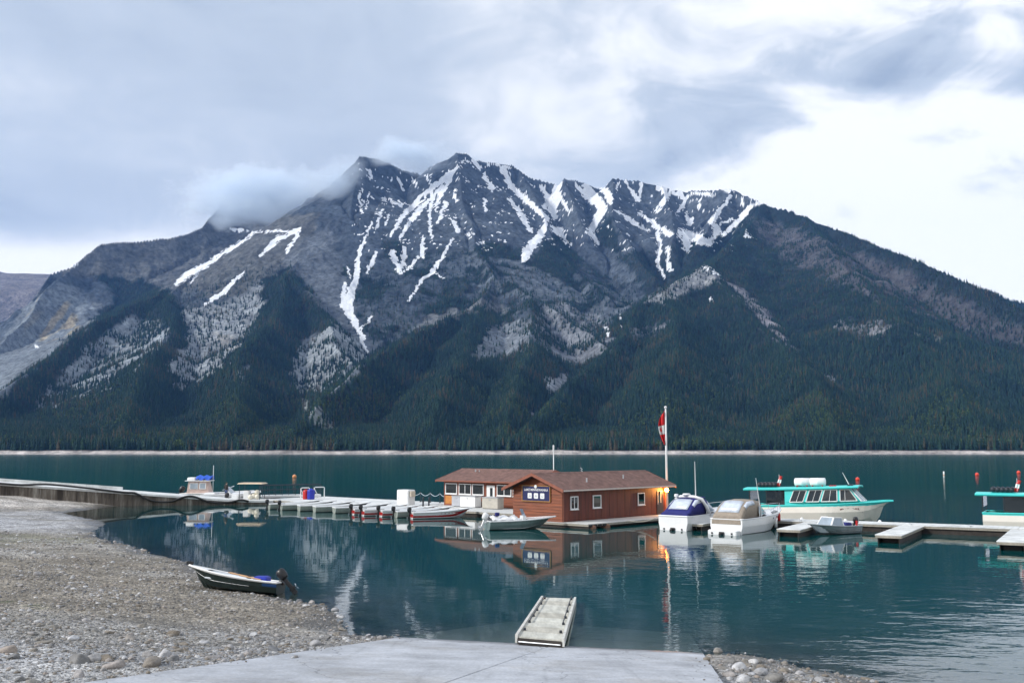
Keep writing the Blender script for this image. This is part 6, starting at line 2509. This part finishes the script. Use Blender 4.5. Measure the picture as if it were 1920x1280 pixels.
    fg.sheet([[(2.62 + 0.10 * k - 0.05 * i, -0.3 + 0.05 * math.sin(k * 2 + i), zt + 1.05 - 0.14 * i - 0.02 * k) for k in range(4)] for i in range(7)])
    fo = fg.build('flag', red_paint, root)
    fo.modifiers.new('t', 'SOLIDIFY').thickness = 0.01
    fg = MB()
    fg.sheet([[(2.62 + 0.10 * k - 0.05 * i, -0.315 + 0.05 * math.sin(k * 2 + i) - 0.01, zt + 1.05 - 0.14 * i - 0.02 * k) for k in range(4)] for i in range(2, 5)])
    fo2 = fg.build('flag_white_band', white_paint, fo)
    fo2.modifiers.new('t', 'SOLIDIFY').thickness = 0.012
    MB().tube([(2.6, -0.3, zt + 0.1), (2.6, -0.3, zt + 1.15)], 0.02, 6).build('flag_staff', pole_m, root)
    # cockpit: seat, wheel stand
    MB().bbox(0.5, 1.5, -1.0, 0.2, 0.46, 0.95, 0.05).build('seat', turq, root)
    MB().bbox(2.4, 3.0, 0.2, 1.0, 0.46, 1.5, 0.05).build('locker', steel_dark, root)
    # name on the bow
    for sg in (-1,):
        p = h.side_pt(0.79, 0.62, sg, 0.05)
        p2 = h.side_pt(0.69, 0.62, sg, 0.05)
        p3 = h.side_pt(0.79, 0.9, sg, 0.05)
        xx = (p - p2).normalized()
        yy = (p3 - p)
        yy = (yy - xx * yy.dot(xx)).normalized()
        nn = xx.cross(yy)
        c = h.side_pt(0.74, 0.66, sg, 0.045)
        mt_ = Matrix(((xx.x, yy.x, nn.x, c.x), (xx.y, yy.y, nn.y, c.y), (xx.z, yy.z, nn.z, c.z), (0, 0, 0, 1)))
        text_mesh('MINNEWANKA', 0.24, 0.004, mat('name_maroon', (0.22, 0.07, 0.07), 0.5), root, mt_, 'name_lettering', 0.004)
    for q in (0.12, 0.42, 0.82):
        p = h.side_pt(q, 0.5, -1, 0.02)
        MB().tube([p, p + Vector((0, -0.03, 0))], 0.06, 8).build('hull_fitting', steel_dark, root)
    rl = MB()
    for sg in (-1, 1):
        rl.tube([h.side_pt(q, 1, sg, -0.1) + Vector((0, 0, 0.10)) for q in np.linspace(0.8, 0.985, 7)], 0.02, 6)
    rl.build('bow_rail', turq, root)
    return root


TB = tour_boat()
bow1 = at(1672, 968, 0.0)
hd = R(-27)
s1 = deep(1414, 940, 85.4)
place(TB, Vector((s1.x, s1.y, 0)), hd, 'turquoise and cream tour boat with four side windows behind the long dock', 'tour boat', 'tour boats', ry=R(-1.2))
TB.scale = (0.86, 1, 1)
TB2 = copy_tree(TB)
s2 = deep(1846, 950, 75.6)
place(TB2, Vector((s2.x, s2.y, 0)), R(-30), 'second turquoise tour boat showing its open stern at the far end of the long dock', 'tour boat', 'tour boats')


def small_alu():
    root = empty('aluminium_boat', (0, 0, 0))
    h = Hull(3.9, 1.6, zk=-0.15, zs=0.52, bow=0.22, rake=0.4, tr=0.92)
    h.skin('hull', alu, root)
    h.gunwale(alu, root, 0.045)
    h.band('spray_rail', chrome, root, 0.28, 0.36, 0.0, 0.98, 0.02)
    h.inside(boat_in, root, 0.14)
    h.deck(alu, root, 0.72, 1.0, 0.04, name='fore_deck')
    for nm, q in (('windscreen', [(2.85, -0.6, 0.6), (2.85, 0.6, 0.6), (2.5, 0.52, 1.12), (2.5, -0.52, 1.12)]), ('side_screen', [(2.82, -0.64, 0.58), (1.75, -0.72, 0.55), (1.85, -0.6, 1.1), (2.48, -0.55, 1.12)]), ('side_screen', [(2.82, 0.64, 0.58), (1.75, 0.72, 0.55), (1.85, 0.6, 1.1), (2.48, 0.55, 1.12)])):
        b = MB().add(q, [(0, 1, 2, 3)])
        w = b.build(nm, pale_glass, root)
        w.modifiers.new('t', 'SOLIDIFY').thickness = 0.012
        f = MB()
        for a, c in zip(q, q[1:] + q[:1]):
            f.tube([a, c], 0.04, 6)
        f.build('screen_frame', white_paint, w)
    MB().bbox(0.5, 1.1, -0.5, 0.3, 0.4, 0.72, 0.05).build('seat', navy, root)
    bench(root, h, 0.12, 0.46, alu)
    outboard(root, -0.05, 0.56, R(10), s=1.05)
    MB().tube([(0.25, 0.45, 0.45), (0.25, 0.45, 0.85)], 0.07, 8).build('fuel_bottle', red_paint, root)
    stn, bw = at(1598, 999), at(1534, 1004)
    place(root, stn + Vector((0.25, 0.3, 0)), math.atan2(bw.y - stn.y, bw.x - stn.x) - 0.12, 'small bare aluminium boat with white-framed windscreen beside a finger dock', 'boat')


small_alu()


def far_boats():
    # boats lying behind the pier
    root = empty('cabin_boat', (0, 0, 0))
    h = Hull(7.2, 2.4, zk=-0.3, zs=0.85, bow=0.3, rake=0.6, tr=0.95)
    h.skin('hull', cream, root)
    h.gunwale(white_paint, root, 0.06)
    h.deck(cream, root, 0.0, 1.0, 0.06)
    cb = MB()
    cb.rings([[(0.7, -0.95, 0.86), (3.1, -0.95, 0.86), (3.1, 0.95, 0.86), (0.7, 0.95, 0.86)], [(0.85, -0.85, 2.2), (2.8, -0.85, 2.2), (2.8, 0.85, 2.2), (0.85, 0.85, 2.2)]])
    cb.build('cabin', mat('faded_pink_cabin', (0.62, 0.46, 0.40), 0.5), root)
    MB().box(0.5, 3.2, -1.05, 1.05, 2.203, 2.28).build('cabin_roof', white_paint, root)
    for a, c in ((1.0, 1.9), (2.05, 2.75)):
        w = MB().add([(a, -0.95, 1.35), (c, -0.95, 1.35), (c, -0.885, 2.0), (a, -0.885, 2.0)], [(0, 1, 2, 3)]).build('window', white_paint, root)
        w.modifiers.new('t', 'SOLIDIFY').thickness = 0.03
        MB().add([(a + .07, -0.975, 1.42), (c - .07, -0.975, 1.42), (c - .07, -0.925, 1.93), (a + .07, -0.925, 1.93)], [(0, 1, 2, 3)]).build('pane', pale_glass, w)
    MB().bbox(0.65, 1.5, -0.7, 0.7, 2.285, 2.6, 0.08).build('roof_box', white_paint, root)
    MB().tube([(3.3, 0, 1.0), (3.3, 0, 3.9)], 0.035, 6).build('antenna', pole_m, root)
    t = MB()
    t.sheet([[(1.6 + 0.24 * i, -0.8 + 0.2 * k, 2.3 + 0.42 * math.sin(math.pi * k / 8) ** 0.7 + 0.08 * math.sin(i * 2.1 + k) + 0.12 * (i % 3 == 1)) for k in range(9)] for i in range(8)])
    t.build('blue_tarpaulin', mat('blue_tarp', (0.02, 0.10, 0.55), 0.6), root, True).modifiers.new('t', 'SOLIDIFY').thickness = 0.02
    outboard(root, -0.05, 0.9, R(35), s=1.5)
    p = deep(342, 918, 113.5)
    place(root, Vector((p.x, p.y, 0)), R(3), 'cream cabin boat with blue tarpaulin on its roof behind the pier', 'boat')
    root = empty('runabout', (0, 0, 0))
    h = Hull(5.6, 2.1, zk=-0.25, zs=0.80, bow=0.3, rake=0.6, tr=0.95)
    h.skin('hull', gel_white, root)
    h.gunwale(gel_white, root, 0.06)
    h.deck(gel_white, root, 0.45, 1.0, 0.18, name='fore_deck')
    h.inside(boat_in, root, 0.3, 0, 0.46)
    q = [(3.2, -0.8, 1.0), (3.2, 0.8, 1.0), (2.5, 0.75, 1.62), (2.5, -0.75, 1.62)]
    w = MB().add(q, [(0, 1, 2, 3)]).build('windscreen', pale_glass, root)
    w.modifiers.new('t', 'SOLIDIFY').thickness = 0.02
    f = MB()
    for a, c in zip(q, q[1:] + q[:1]):
        f.tube([a, c], 0.05, 6)
    f.build('screen_frame', chrome, w)
    MB().bbox(0.3, 1.5, -0.8, 0.8, 0.5, 1.05, 0.08).build('engine_cover', gel_white, root)
    MB().tube([(2.2, -0.5, 1.3), (3.4, -0.3, 1.75)], 0.05, 6).build('wiper_rail', chrome, root)
    p = deep(382, 920, 111.5)
    place(root, Vector((p.x, p.y, 0)), R(-2), 'white open runabout moored beside the cream cabin boat', 'boat')
    # work barge with a canopy
    root = empty('work_barge', (0, 0, 0))
    for y in (-0.8, 0.8):
        MB().tube([(0, y, 0.05), (0.15, y, 0.1), (4.2, y, 0.1), (4.8, y, 0.28)], [0.1, 0.3, 0.3, 0.06], 10).build('pontoon', black_plastic, root, True)
    MB().box(0.1, 4.3, -1.15, 1.15, 0.38, 0.46).build('deck', deck_pale, root)
    MB().bbox(1.7, 2.3, -0.35, 0.45, 0.462, 1.35, 0.06).build('console', gel_white, root)
    MB().bbox(0.5, 1.2, -0.5, 0.5, 0.462, 0.95, 0.05).build('seat', gel_white, root)
    MB().rings([[(1.2, -1.05, 2.05), (3.9, -1.05, 2.05), (3.9, 1.05, 2.05), (1.2, 1.05, 2.05)], [(1.35, -0.9, 2.17), (3.7, -0.9, 2.17), (3.7, 0.9, 2.17), (1.35, 0.9, 2.17)]]).build('canopy', mat('tan_canopy', (0.62, 0.48, 0.34), 0.7), root)
    for x in (1.45, 3.6):
        for y in (-0.9, 0.9):
            MB().tube([(x, y, 0.46), (x, y, 2.06)], 0.035, 6).build('canopy_post', steel_dark, root)
    b = bmesh.new()
    for k, (x, y, z) in enumerate(((2.9, -0.6, 0.8), (3.3, -0.7, 0.75), (2.6, -0.8, 0.72), (3.2, -0.5, 1.2))):
        bmesh.ops.create_icosphere(b, subdivisions=2, radius=0.27, matrix=Matrix.Translation((x, y, z)))
    me = bpy.data.meshes.new('fender_balls')
    b.to_mesh(me)
    b.free()
    link_mesh('fenders', me, mat('cream_ball', (0.75, 0.70, 0.58), 0.5), root, True)
    outboard(root, 0.0, 0.55, 0.1, s=1.2)
    p = deep(428, 935, 108.9)
    place(root, Vector((p.x, p.y, 0)), R(-3), 'small work barge with tan canopy lying at the end of the pier', 'boat')


far_boats()
# ================================================================== gangways, lockers, buoys and a person
def shore_gangway():
    root = empty('gangway', (0, 0, 0))
    tag(root, 'weathered timber gangway resting on the concrete ramp', 'gangway')
    nl, nr_ = at(970, 1192, 0.30), at(1054, 1199, 0.30)
    fl_, fr_ = at(1018, 1119, 0.18), at(1077, 1121, 0.18)
    nr_ = nl + (nr_ - nl)
    bd = mat('gangway_boards', (0.52, 0.51, 0.45), 0.85, var=0.25, scale=1.6, bump=0.3, stretch=(3, 0.6, 1))
    bd2 = mat('gangway_boards_worn', (0.43, 0.41, 0.35), 0.85, var=0.25, scale=1.6, bump=0.3, stretch=(3, 0.6, 1))
    n = 9
    zz = Vector((0, 0, 1))
    for i in range(n):
        f0, f1 = i / n + 0.002, (i + 1) / n - 0.002
        q = [nl.lerp(fl_, f0), nr_.lerp(fr_, f0), nr_.lerp(fr_, f1), nl.lerp(fl_, f1)]
        b = MB().rings([[p - zz * 0.045 for p in q], [p + zz * random.uniform(-0.003, 0.003) for p in q]])
        b.build('plank', (bd, bd2)[i % 3 == 1], root)
    ax = (fl_ - nl).normalized()
    sd = (nr_ - nl).normalized()
    for a, c, sg in ((nl, fl_, -1), (nr_, fr_, 1)):
        b = MB()
        o = sd * (0.07 * sg)
        q0, q1 = a - ax * 0.02, c + ax * 0.02
        b.rings([[q0 - o * .2 - zz * 0.18, q0 + o - zz * 0.18, q0 + o + zz * 0.05, q0 - o * .2 + zz * 0.05], [q1 - o * .2 - zz * 0.18, q1 + o - zz * 0.18, q1 + o + zz * 0.05, q1 - o * .2 + zz * 0.05]])
        b.build('side_beam', mat('grey_side_beam', (0.55, 0.54, 0.50), 0.8, var=0.2), root)
        r = MB()
        pts = [a.lerp(c, f) - o * 1.6 + zz * 0.075 for f in (0.30, 0.6, 0.985)]
        r.tube(pts, 0.018, 6)
        r.build('rail_pipe', steel_dark, root)
        for f in (0.13, 0.30, 0.45, 0.6, 0.78, 0.95):
            p = a.lerp(c, f) - o * 1.5
            MB().bbox(p.x - 0.04, p.x + 0.04, p.y - 0.06, p.y + 0.06, p.z, p.z + 0.07, 0.01).build('cleat', steel_dark, root)
    # dark end and skirts
    b = MB()
    q0, q1 = nl - ax * 0.03, nr_ - ax * 0.03
    b.rings([[q0 - zz * 0.21, q1 - zz * 0.21, q1 + ax * 0.12 - zz * 0.21, q0 + ax * 0.12 - zz * 0.21], [q0 - zz * 0.055, q1 - zz * 0.055, q1 + ax * 0.12 - zz * 0.055, q0 + ax * 0.12 - zz * 0.055]])
    b.build('end_bumper', dark_wood, root)
    b = MB()
    q0, q1 = nl - ax * 0.045 - zz * 0.14, nr_ - ax * 0.045 - zz * 0.14
    b.tube([q0 + sd * 0.05, q1 - sd * 0.05], 0.02, 6)
    b.build('edge_strip', galv, root)
    for f in (0.42, 0.66, 0.9):
        c = nl.lerp(fl_, f).lerp(nr_.lerp(fr_, f), 0.5)
        b = MB()
        w = 0.62
        e = 0.75
        P4 = [c - ax * e - sd * w, c + ax * e - sd * w, c + ax * e + sd * w, c - ax * e + sd * w]
        b.rings([[Vector((p.x, p.y, -0.45)) for p in P4], [Vector((p.x, p.y, c.z - 0.24)) for p in P4]])
        b.build('float', black_plastic, root)


shore_gangway()


def rail_gangway():
    p0, p1 = deep(492, 936, 111.5), deep(602, 929, 113.8)
    z0, z1 = 0.62, 0.62
    root = empty('railed_gangway', (p0.x, p0.y, 0))
    tag(root, 'gangway with dark steel railing joining pier and floating dock', 'gangway')
    d = Vector((p1.x - p0.x, p1.y - p0.y, 0))
    sd = Vector((-d.y, d.x, 0)).normalized()
    zz = Vector((0, 0, 1))
    b = MB()
    b.rings([[zz * 0.5, d + zz * 0.5, d + sd * 1.4 + zz * 0.5, sd * 1.4 + zz * 0.5], [zz * 0.72, d + zz * 0.74, d + sd * 1.4 + zz * 0.74, sd * 1.4 + zz * 0.72]])
    b.build('deck', white_paint, root)
    for off in (0.05, 1.35):
        for zr_, r in ((1.78, 0.05), (1.28, 0.028)):
            MB().tube([sd * off + zz * zr_, d + sd * off + zz * (zr_ + 0.04)], r, 6).build('rail', steel_dark, root)
        for k in range(10):
            q = d * (k / 9)
            MB().tube([q + sd * off + zz * 0.72, q + sd * off + zz * 1.8], 0.035, 6).build('rail_post', steel_dark, root)
    for k in (0.2, 0.8):
        c = d * k + sd * 0.7
        MB().box(c.x - 0.8, c.x + 0.8, c.y - 0.55, c.y + 0.55, -0.3, 0.498).build('float', dark_wood, root)


rail_gangway()


def pipe_frame(u0, u1, vb, Y, hgt, label):
    p0, p1 = deep(u0, vb, Y), deep(u1, vb, Y + 0.6)
    root = empty('handrail_frame', (p0.x, p0.y, 0.46))
    tag(root, label, 'handrail')
    d = Vector((p1.x - p0.x, p1.y - p0.y, 0))
    MB().tube([(0, 0, 0), (0, 0, hgt), d * 0.1 + Vector((0, 0, hgt + 0.06)), d * 0.9 + Vector((0, 0, hgt + 0.06)), d + Vector((0, 0, hgt)), d], 0.05, 8).build('bent_pipe', white_paint, root)
    MB().tube([Vector((0, 0, hgt * 0.9)), d * 0.5 + Vector((0, 0, 0.05))], 0.04, 6).build('brace', white_paint, root)


pipe_frame(564, 580, 930, 110.3, 1.05, 'white bent-pipe handrail beside the red and blue barrels')
pipe_frame(589, 608, 929, 110.9, 1.1, 'white bent-pipe handrail at the end of the railed gangway')


def barrel(u, v, Y, m, label, w=0.62, hgt=0.95):
    p = deep(u, v, Y)
    root = empty('waste_bin', (p.x, p.y, 0.46), 0.3)
    tag(root, label, 'bin')
    MB().tube([(0, 0, 0), (0, 0, 0.08), (0, 0, hgt * 0.8), (0, 0, hgt * 0.86)], [w * 0.46, w * 0.5, w * 0.52, w * 0.5], 14).build('body', m, root)
    MB().tube([(0, 0, hgt * 0.862), (0, 0, hgt * 0.95), (0, 0, hgt * 1.08)], [w * 0.53, w * 0.47, w * 0.12], 14).build('lid', m, root)


barrel(573.5, 930, 108.4, red_paint, 'red waste bin standing on the rental dock', 0.62)
barrel(583, 930, 107.9, blue_paint, 'blue waste bin standing beside the red one', 0.76, 1.05)


def white_kiosk():
    p = deep(761, 940, 97.3)
    root = empty('fuel_kiosk', (p.x, p.y, 0.46), PHI + 0.1)
    tag(root, 'white box-shaped fuel kiosk on the rental dock', 'kiosk')
    MB().bbox(-0.5, 0.5, -0.72, 0.72, 0, 1.42, 0.05).build('cabinet', white_paint, root)
    MB().box(-0.515, -0.502, -0.6, 0.6, 0.1, 1.25).build('door', gel_white, root)
    MB().box(-0.53, -0.516, 0.42, 0.48, 0.6, 0.75).build('handle', galv, root)
    MB().bbox(-0.3, 0.3, -0.95, -0.722, 0.8, 1.3, 0.04).build('pump_head', mat('beige_plastic', (0.6, 0.53, 0.42), 0.5), root)


white_kiosk()


def locker(t0, t1, s, hgt, label, dep=0.8, m=None):
    root = empty('dock_locker', M(s, (t0 + t1) / 2, 0.462), PHI)
    tag(root, label, 'locker')
    w = abs(t1 - t0) / 2
    MB().bbox(0, dep, -w, w, 0.05, hgt, 0.02).build('box', m or white_paint, root)
    MB().bbox(-0.03, dep + 0.03, -w - 0.03, w + 0.03, hgt + 0.002, hgt + 0.07, 0.02).build('lid', mat('grey_lid', (0.35, 0.36, 0.37), 0.5), root)
    MB().box(0.05, dep - 0.05, -w + 0.05, w - 0.05, 0, 0.048).build('plinth', steel_dark, root)
    MB().box(-0.03, -0.001, -0.08, 0.08, hgt - 0.2, hgt - 0.12).build('latch', galv, root)


locker(19.85, 18.75, 8.0, 0.92, 'narrow grey-white locker under the boathouse window', m=mat('locker_grey', (0.42, 0.43, 0.46), 0.5))
locker(18.55, 16.65, 7.8, 0.95, 'wide white locker in front of the boathouse windows')
locker(15.3, 13.4, 7.3, 0.95, 'beige-white locker standing beside the white boathouse door', m=mat('locker_beige', (0.46, 0.43, 0.37), 0.5))


def posts():
    tp = [22.5, 24.0, 25.2, 26.6, 28.0, 29.6]
    prev = None
    for i, t in enumerate(tp):
        root = empty('bollard_post', M(11.6, t, 0.462), PHI)
        tag(root, 'thin dark post holding the rope along the dock edge', 'post', 'rope posts on the rental dock')
        MB().tube([(0, 0, 0), (0, 0, 0.95), (0, 0, 1.0)], [0.04, 0.04, 0.02], 8).build('shaft', steel_dark, root)
        MB().tube([(0, 0, 0), (0, 0, 0.05)], 0.12, 10).build('foot', steel_dark, root)
        if prev is not None:
            a, c = M(11.6, prev, 1.36), M(11.6, t, 1.36)
            pts = [a.lerp(c, k / 8) - Vector((0, 0, 0.28 * math.sin(math.pi * k / 8))) for k in range(9)]
            tag(MB().tube(pts, 0.025, 6).build('rope', mat('pale_rope', (0.5, 0.55, 0.6), 0.8), None), 'pale rope sagging between two dark posts', 'rope', 'ropes on the rental dock')
        prev = t
    for t in (19.5, 18.75):
        root = empty('mooring_post', M(4.15, t, 0.3), PHI)
        tag(root, 'dark blue mooring post on the dock edge before the lockers', 'post', 'mooring posts before the lockers')
        MB().tube([(0, 0, 0), (0, 0, 1.1), (0, 0, 1.16)], [0.07, 0.07, 0.04], 8).build('shaft', steel_dark, root)
        MB().box(-0.12, 0.12, -0.02, 0.02, 0.75, 0.8).build('cross_bar', steel_dark, root)


posts()

# round float logs showing under the sign boathouse
for s_, t_ in ((0.35, -2.55), (2.0, -2.55)):
    p = M(s_, t_, 0.02)
    lg = MB()
    d_ = MBV
    rr = []
    lg.tube([p - d_ * 0.12, p - d_ * 0.10, p + d_ * 0.7], [0.12, 0.24, 0.24], 12)
    tag(lg.build('float_log', log_mat, None, True), 'round brown float drum under the front corner of the sign boathouse', 'float', 'float drums under the sign boathouse')
for i in range(4):
    p = M(0.05 + 0.55 * i, -2.52, 0.24)
    root = MB().bbox(-0.2, 0.2, -0.06, 0.02, -0.09, 0.07, 0.02).build('dock_bumper', black_rubber, None)
    root.location = p
    root.rotation_euler = (0, 0, PHI)
    tag(root, 'black rubber bumper on the edge of the sign boathouse float', 'bumper', 'rubber bumpers on the boathouse float')


def buoy(u, v, m, label, r, tall=False):
    p = at(u, v, 0)
    root = empty('buoy', p)
    tag(root, label, 'buoy', 'mooring buoys on the lake')
    if tall:
        MB().tube([(0, 0, -0.4), (0, 0, 1.2), (0, 0, 1.28)], [0.16, 0.16, 0.1], 10).build('spar', m, root, True)
        MB().tube([(0, 0, 0.45), (0, 0, 0.6)], 0.165, 10).build('band', mat('buoy_band', (0.7, 0.3, 0.08), 0.5), root)
    else:
        MB().tube([(0, 0, r * (0.5 - math.cos(a))) for a in np.linspace(0.15, 3.0, 9)], [r * math.sin(a) for a in np.linspace(0.15, 3.0, 9)], 14).build('ball', m, root, True)
        MB().tube([(0, 0, r * 1.45), (0, 0, r * 1.7)], r * 0.12, 6).build('ring', galv, root)


buoy_red = mat('buoy_red', (0.75, 0.06, 0.03), 0.4, var=0.1)
buoy_or = mat('buoy_orange', (0.72, 0.30, 0.12), 0.5, var=0.1)
buoy(1608, 900, buoy_red, 'red ball buoy floating beyond the tour boat roof', 0.38)
buoy(1832, 891, buoy_red, 'red ball buoy floating beside the white spar buoy', 0.42)
buoy(1910, 887, buoy_red, 'red ball buoy floating beyond the second tour boat', 0.44)
buoy(1770, 895, white_paint, 'white spar buoy standing in open water', 0.2, True)
buoy(552, 895, buoy_or, 'faded orange ball buoy beyond the railed gangway', 0.42)


def person():
    """standing figure on the pier, seen from behind"""
    p = deep(424, 925, 109.2)
    zf = 0.47
    V_ = {'pel': (0, 0, 0.95, .15), 'wst': (0, 0, 1.10, .135), 'che': (0, 0.01, 1.32, .165), 'nck': (0, 0.01, 1.48, .06), 'hd0': (0, -0.01, 1.58, .085), 'hd1': (0, -0.015, 1.68, .098), 'hd2': (0, -0.01, 1.75, .06),
          'shl': (-0.18, 0.01, 1.41, .075), 'ell': (-0.25, 0.03, 1.14, .052), 'wrl': (-0.23, -0.07, 0.92, .036), 'hal': (-0.22, -0.10, 0.84, .04),
          'shr': (0.18, 0.01, 1.41, .075), 'elr': (0.25, 0.03, 1.14, .052), 'wrr': (0.23, -0.07, 0.92, .036), 'har': (0.22, -0.10, 0.84, .04),
          'hpl': (-0.09, 0, 0.88, .10), 'knl': (-0.10, -0.02, 0.50, .07), 'anl': (-0.10, 0.02, 0.09, .045), 'tol': (-0.11, -0.14, 0.04, .04),
          'hpr': (0.09, 0, 0.88, .10), 'knr': (0.11, 0.0, 0.50, .07), 'anr': (0.12, 0.04, 0.09, .045), 'tor': (0.14, -0.12, 0.04, .04)}
    E_ = [('pel', 'wst'), ('wst', 'che'), ('che', 'nck'), ('nck', 'hd0'), ('hd0', 'hd1'), ('hd1', 'hd2'), ('che', 'shl'), ('shl', 'ell'), ('ell', 'wrl'), ('wrl', 'hal'), ('che', 'shr'), ('shr', 'elr'), ('elr', 'wrr'), ('wrr', 'har'),
          ('pel', 'hpl'), ('hpl', 'knl'), ('knl', 'anl'), ('anl', 'tol'), ('pel', 'hpr'), ('hpr', 'knr'), ('knr', 'anr'), ('anr', 'tor')]
    ks = list(V_)
    me = bpy.data.meshes.new('person')
    me.from_pydata([V_[k][:3] for k in ks], [(ks.index(a), ks.index(b)) for a, b in E_], [])
    o = bpy.data.objects.new('person_tmp', me)
    COL.objects.link(o)
    o.modifiers.new('skin', 'SKIN')
    o.modifiers.new('sub', 'SUBSURF').levels = 2
    for i, k in enumerate(ks):
        sv = me.skin_vertices[0].data[i]
        sv.radius = (V_[k][3], V_[k][3] * (0.72 if k in ('che', 'wst', 'pel') else 1))
        sv.use_root = k == 'pel'
    dg = bpy.context.evaluated_depsgraph_get()
    m2 = bpy.data.meshes.new_from_object(o.evaluated_get(dg))
    bpy.data.objects.remove(o)
    m2.materials.clear()
    for m in (mat('black_jacket', (0.018, 0.016, 0.016), 0.8), mat('blue_jeans', (0.06, 0.09, 0.20), 0.85), mat('skin', (0.45, 0.27, 0.20), 0.6), mat('brown_hair', (0.06, 0.035, 0.02), 0.7)):
        m2.materials.append(m)
    for f in m2.polygons:
        c = f.center
        f.material_index = 3 if (c.z > 1.66 or (c.z > 1.56 and c.y > 0.02)) else 2 if c.z > 1.50 or (c.z < 0.90 and abs(c.x) > 0.19) else 0 if c.z > 0.93 else 1
        f.use_smooth = True
    ob = bpy.data.objects.new('person', m2)
    COL.objects.link(ob)
    ob.location = (p.x, p.y, zf)
    ob.rotation_euler = (0, 0, 2.6)
    tag(ob, 'person in black jacket and blue jeans standing at the end of the pier', 'person')


person()


def mooring(a, b, sag, label):
    a, b = Vector(a), Vector(b)
    pts = [a.lerp(b, k / 10) - Vector((0, 0, sag * math.sin(math.pi * k / 10))) for k in range(11)]
    tag(MB().tube(pts, 0.022, 6).build('mooring_line', mat('mooring_rope', (0.45, 0.42, 0.36), 0.9), None), label, 'rope')


def cleat(p, rz, label, group):
    root = empty('dock_cleat', p, rz)
    tag(root, label, 'cleat', group)
    MB().box(-0.05, 0.05, -0.03, 0.03, 0, 0.09).build('base', galv, root)
    MB().tube([(-0.17, 0, 0.1), (0, 0, 0.085), (0.17, 0, 0.1)], 0.028, 6).build('horn', galv, root)


main0 = Vector((main_o.x, main_o.y, 0))
for k in range(10):
    cleat(main0 + RD * (2.0 + 3.7 * k) + RN * 0.2 + Vector((0, 0, 0.54)), ROT_R, 'steel cleat on the front edge of the long dock', 'cleats on the long dock')
c1, c2 = at(1262, 994), at(1362, 1001)
h1, h2 = Vector((math.cos(R(49)), math.sin(R(49)), 0)), Vector((math.cos(R(51)), math.sin(R(51)), 0))
n1 = Vector((-h1.y, h1.x, 0))
mooring(c1 + h1 * 0.6 + n1 * 1.15 + Vector((0, 0, 1.1)), M(4.6, -2.45, 0.38), 0.3, 'slack line from the navy-covered cruiser to the sign boathouse float')
mooring(c2 + h2 * 7.6 + Vector((0, 0, 1.35)), main0 + RD * 2.0 + RN * 0.25 + Vector((0, 0, 0.6)), 0.15, 'bow line from the taupe-covered cruiser to the long dock')
for f_, x_ in ((0.22, 0), (0.55, 1), (0.8, 2)):
    q = main0 + RD * (3 + 9.5 * f_) + RN * 2.62 + Vector((0, 0, 0.5))
    root = empty('dock_fender', q)
    tag(root, 'white hanging fender between the long dock and the tour boat', 'fender', 'fenders beside the tour boat')
    MB().tube([(0, 0, 0.16), (0, 0, 0.1), (0, 0, -0.35), (0, 0, -0.42)], [0.03, 0.12, 0.12, 0.03], 10).build('body', gel_white, root, True)
